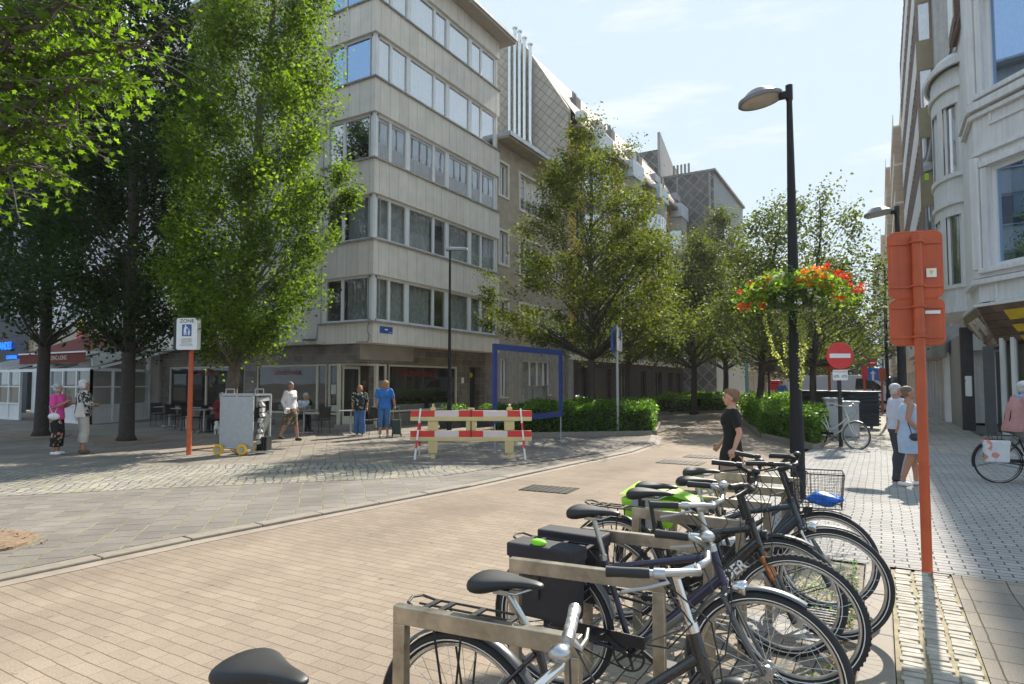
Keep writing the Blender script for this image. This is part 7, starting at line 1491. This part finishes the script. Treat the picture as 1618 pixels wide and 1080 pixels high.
person('seated guest in a pale blue shirt bending forward at a table behind the trolley', (-16.9, 14.75, PZV), R(10), 1.70, mSkinT, sit, (hGrey, 'short'), (fabric('white blue shirt', (.50, .58, .68)), 1.5, .84, .03), ('trousers', MC['dark trousers'], (2, .6)), (mBlack, 'high'), 1.15, lean=28)
person('seated guest in dark red inside the glass veranda at the far left', (-31.6, 14.6, PZV), R(-100), 1.70, mSkin, sit, (hSalt, 'short'), (fabric('dark red shirt', (0, 0, 0)), 1.8, .84, .03), ('trousers', MC['dark trousers'], (2, .6)), (mBlack, 'high'), 1.15)
# little white dog
dg = thing('dog', 'small fluffy white dog standing at the feet of the man in red', 'dog', (-18.2, 12.7, PZV), R(150)); db = MB()
db.ell((0, 0, .22), (.17, .085, .09), 14, 10).ell((.10, 0, .23), (.09, .085, .1), 12, 8).tube([(.13, 0, .26), (.19, 0, .34)], [.055, .045], 10).ell((.215, 0, .37), (.065, .058, .055), 12, 8).ell((.275, 0, .35), (.035, .026, .022), 10, 6)
for s in (-1, 1):
    db.tube([(.12, s * .05, .2), (.125, s * .05, .1), (.13, s * .05, .02)], [.035, .024, .02], 8).tube([(-.12, s * .05, .2), (-.08, s * .055, .12), (-.13, s * .055, .075), (-.12, s * .055, .02)], [.045, .03, .02, .019], 8).ell((.2, s * .05, .36), (.02, .014, .04), 8, 6).ell((.145, s * .05, .015), (.03, .02, .015), 8, 6).ell((-.105, s * .055, .015), (.03, .02, .015), 8, 6)
db.tube([(-.15, 0, .26), (-.2, 0, .33), (-.17, 0, .38)], [.02, .022, .014], 8); remesh(db, 'body', [mat('white fur', (.66, .64, .6), .9, bump=.8, bs=120)], dg, .008, 1)
fe = MB(); fe.ell((.308, 0, .355), (.009, .01, .008)); [fe.ell((.265, s * .025, .385), (.008, .008, .008)) for s in (-1, 1)]; fe.build('nose_and_eyes', mBlack, dg)
# cyclist on the right
cy, Mc, Cc = bicycle('black Dutch bicycle ridden by the woman in the pink coat at the right edge', (2.16, 13.25, .014), R(14), frame=mBlkGl, style='step', bars='high', sad=(-.30, .88), group=None, fend=mPlastic, chainguard=True, stripe=1)
person('cyclist in a dusty pink coat, white hat and light blue scarf at the right edge', (2.16 - .27 * math.cos(R(14)), 13.25 - .27 * math.sin(R(14)), .014), R(14), 1.60, mSkin,
       dict(hip=(0, 0, .95), knL=(.30, .11, .72), anL=(.22, .14, .33), knR=(.26, -.11, .60), anR=(.10, -.14, .18), elL=(.22, .27, 1.16), haL=(.43, .27, 1.15), elR=(.22, -.27, 1.16), haR=(.43, -.27, 1.15), curl=.95), (hGrey, 'short'), (fabric('dusty pink coat', (.42, .22, .20)), 1.9, .84, .05), ('trousers', fabric('grey trousers', (.16, .15, .15)), (1.95, .6)), (mBlack, 'low'), 1.25, lean=12,
       extras=lambda t, J, sh, T, hp: (remesh(MB().ell(hp(-.005, 0, .075), (.108, .098, .075), 14, 8).tube([hp(0, 0, .04), hp(.1, 0, .045)], [.1, .03], 12, sy=.9), 'hat', [mat('white knitted hat', (.62, .62, .6), .9, bump=.5)], t, .009, 1), remesh(MB().ring((sh(1.44) + .01, 0, T(1.43)), (.2, 0, 1), .075, .034, 20, 8).tube([(sh(1.4) + .08, .03, T(1.42)), (sh(1.3) + .12, .04, T(1.22))], [.035, .04], 8), 'scarf', [fabric('light blue scarf', (.16, .42, .72))], t, .009, 1), MB().tube([(sh(1.4) - .02, .13, T(1.41)), (sh(1.25) - .17, .1, T(1.2)), (sh(1.0) - .15, .1, T(1.0))], .012, 6).tube([(sh(1.4) - .02, -.13, T(1.41)), (sh(1.25) - .17, -.1, T(1.2)), (sh(1.0) - .15, -.1, T(1.0))], .012, 6).build('backpack_strap', mBlack, t)))
sb_ = pannier('printed white shopping bag hanging on the rear carrier of the ridden bicycle', (1.60, 12.98, .36), R(14), (.34, .12, .34), pattern('printed shopping bag', [(0, (.62, .62, .64)), (.4, (.55, .57, .62)), (.55, (.60, .25, .18)), (.68, (.12, .2, .4)), (.8, (.6, .6, .6))], 13), None)
bpy.data.objects.remove([o for o in kids(sb_) if o.name.startswith('strap')][0])
# far cyclist
bicycle('far bicycle ridden by the tiny figure in blue down the street', (-5.0, 40, 0), R(85), frame=mBlack, group=None)
person('tiny distant cyclist in a blue top beyond the street trees', (-5.02, 39.8, 0), R(85), 1.7, mSkin, dict(hip=(0, 0, .98), knL=(.28, .1, .74), anL=(.2, .14, .33), knR=(.22, -.1, .62), anR=(.06, -.14, .2), elL=(.25, .25, 1.2), haL=(.43, .25, 1.13), elR=(.25, -.25, 1.2), haR=(.43, -.25, 1.13)), (hBrown, 'short'), (fabric('mid blue top', (.06, .15, .42)), 1.2, .84, .02), ('trousers', MC['dark trousers'], (2, .5)), (mBlack, 'low'), 1.0, lean=15, vox=.014)

# ------------------------------------------------------------------ van
def van(label, loc, rz, body, name='van', L_=5.4, H_=2.15, W_=1.95):
    t = thing(name, label, 'van', loc, rz); mb = MB()
    prof = [(-2.6, .35), (-2.62, 1.0), (-2.55, 1.95), (-2.4, 2.1), (.9, 2.13), (1.25, 2.02), (2.0, 1.35), (2.6, 1.12), (2.72, .9), (2.75, .45), (2.7, .32)]
    n = len(prof); hw = [.95, .97, .93, .85, .84, .84, .92, .9, .9, .92, .92]
    vs = [(x, -w, z) for (x, z), w in zip(prof, hw)] + [(x, w, z) for (x, z), w in zip(prof, hw)]
    mb.add(vs, [tuple(range(n)), tuple(range(2 * n - 1, n - 1, -1))] + [(i, i + n, (i + 1) % n + n, (i + 1) % n) for i in range(n)]); mb.build('body', body, t, bevel=.05, smooth=True)
    gl = mat('van dark glass', (.02, .025, .03), .08, spec=.8); g = MB(); g.quad((1.30, -.80, 1.99), (1.96, -.88, 1.40), (1.96, .88, 1.40), (1.30, .80, 1.99)); M = MB(); g.build('windscreen', gl, t, loc=(.012, 0, .012))
    for s in (-1, 1):
        w = MB(); w.add([(.35, s * .935, 1.3), (.4, s * .885, 1.92), (1.15, s * .885, 1.92), (1.78, s * .935, 1.36), (1.75, s * .94, 1.3)], [(0, 1, 2, 3, 4)]); w.build('side_window', gl, t, loc=(0, s * .02, 0))
        MB().box(2.71, 2.76, s * .72 - .16, s * .72 + .16, .78, .98).build('headlight', mLens, t, bevel=.02)
        for x in (-1.6, 1.75):
            wh = MB().ring((x, s * .88, .34), (0, 1, 0), .25, .10, 28, 8).build('wheel', mRubber, t, smooth=True); MB().tube([(x, s * .86, .34), (x, s * .95, .34)], .17, 16).build('hubcap', mAlu, wh)
        MB().box(1.45, 1.55, s * 1.0, s * 1.15, 1.25, 1.5).build('mirror', mPlastic, t, bevel=.02)
        MB().box(-.6, -.58, s * .972, s * .976, .5, 1.9).build('door_gap', mBlack, t)
    MB().box(2.74, 2.80, -.9, .9, .32, .6).build('bumper', mPlastic, t, bevel=.03); MB().box(2.745, 2.775, -.45, .45, .68, .82).build('grille', mBlack, t); MB().box(2.80, 2.81, -.26, .26, .42, .53).build('number_plate', mWhite, t)
    return t
van('silver grey van crossing the street beyond the dark slatted container', (-1.5, 42.5, 0), R(-8), mat('silver van paint', (.70, .71, .72), .35, metal=.0, coat=.5, var=.04))
vn = van('dark van parked beyond the silver van at the right footway', (.2, 51, 0), R(-80), mat('dark van paint', (.05, .055, .06), .3, coat=.5))

# ------------------------------------------------------------------ one object per piece: loose pieces that lie apart become parts of their own
def split_pieces():
    keep = ('crown', 'foliage', 'leaves', 'blossom', 'flowers', 'joint', 'cladding', 'spokes', 'inner', 'interior', 'wall', 'stud', 'letter', 'text', 'cable', 'trunk', 'roof')
    cache = {}
    for o in list(bpy.data.objects):
        if o.type != 'MESH' or not o.parent or any(k in o.name for k in keep): continue
        me = o.data
        if len(me.vertices) > 9000: continue
        if me.name not in cache:
            n = len(me.vertices); par = list(range(n))
            def find(a):
                while par[a] != a: par[a] = par[par[a]]; a = par[a]
                return a
            for p in me.polygons:
                vs = p.vertices; r = find(vs[0])
                for v in vs[1:]: par[find(v)] = r
            isl = {}
            for i in range(n): isl.setdefault(find(i), []).append(i)
            boxes = []
            co = [v.co for v in me.vertices]
            for ids in isl.values():
                lo = Vector([min(co[i][k] for i in ids) for k in range(3)]); hi = Vector([max(co[i][k] for i in ids) for k in range(3)]); boxes.append((ids, lo, hi))
            k = len(boxes); grp = list(range(k))
            def gf_(a):
                while grp[a] != a: a = grp[a]
                return a
            if 1 < k <= 260:
                for a in range(k):
                    for b in range(a + 1, k):
                        gap = Vector([max(0, boxes[a][1][q] - boxes[b][2][q], boxes[b][1][q] - boxes[a][2][q]) for q in range(3)]).length
                        big = max((boxes[a][2] - boxes[a][1]).length, (boxes[b][2] - boxes[b][1]).length)
                        if gap < .12 * big: grp[gf_(a)] = gf_(b)
            cl = {}
            for a in range(k): cl.setdefault(gf_(a), []).extend(boxes[a][0])
            if not 1 < len(cl) <= 40: cache[me.name] = None; continue
            ms = []
            for ids in cl.values():
                S_ = set(ids); mp_ = {v: i for i, v in enumerate(sorted(S_))}; m2 = bpy.data.meshes.new(o.name.split('.')[0])
                fs = [p for p in me.polygons if p.vertices[0] in S_]; m2.from_pydata([tuple(co[v]) for v in sorted(S_)], [], [[mp_[v] for v in p.vertices] for p in fs])
                for m_ in me.materials: m2.materials.append(m_)
                for a_, p in zip(m2.polygons, fs): a_.use_smooth = p.use_smooth; a_.material_index = p.material_index
                if any(p.use_smooth for p in fs):
                    try: m2.set_sharp_from_angle(angle=R(40))
                    except Exception: pass
                ms.append(m2)
            cache[me.name] = ms
        ms = cache[me.name]
        if not ms: continue
        for m2 in ms[1:]:
            c = o.copy(); c.data = m2; c.name = o.name.split('.')[0]; COL.objects.link(c)
        o.data = ms[0]
split_pieces()

# ------------------------------------------------------------------ thin scattering volume added to pale the far street like sun glare
hz = MB().box(-62, 32, -18, 205, -1.2, 38); hm = bpy.data.materials.new('thin air'); hm.use_nodes = True; hn = hm.node_tree; hn.nodes.clear()
ho_ = hn.nodes.new('ShaderNodeOutputMaterial'); pv = hn.nodes.new('ShaderNodeVolumePrincipled'); pv.inputs['Color'].default_value = (.97, .97, 1, 1); pv.inputs['Density'].default_value = .0003; pv.inputs['Anisotropy'].default_value = .4
hn.links.new(pv.outputs[0], ho_.inputs['Volume']); hzo = hz.build('haze', hm); tag(hzo, kind='stuff')
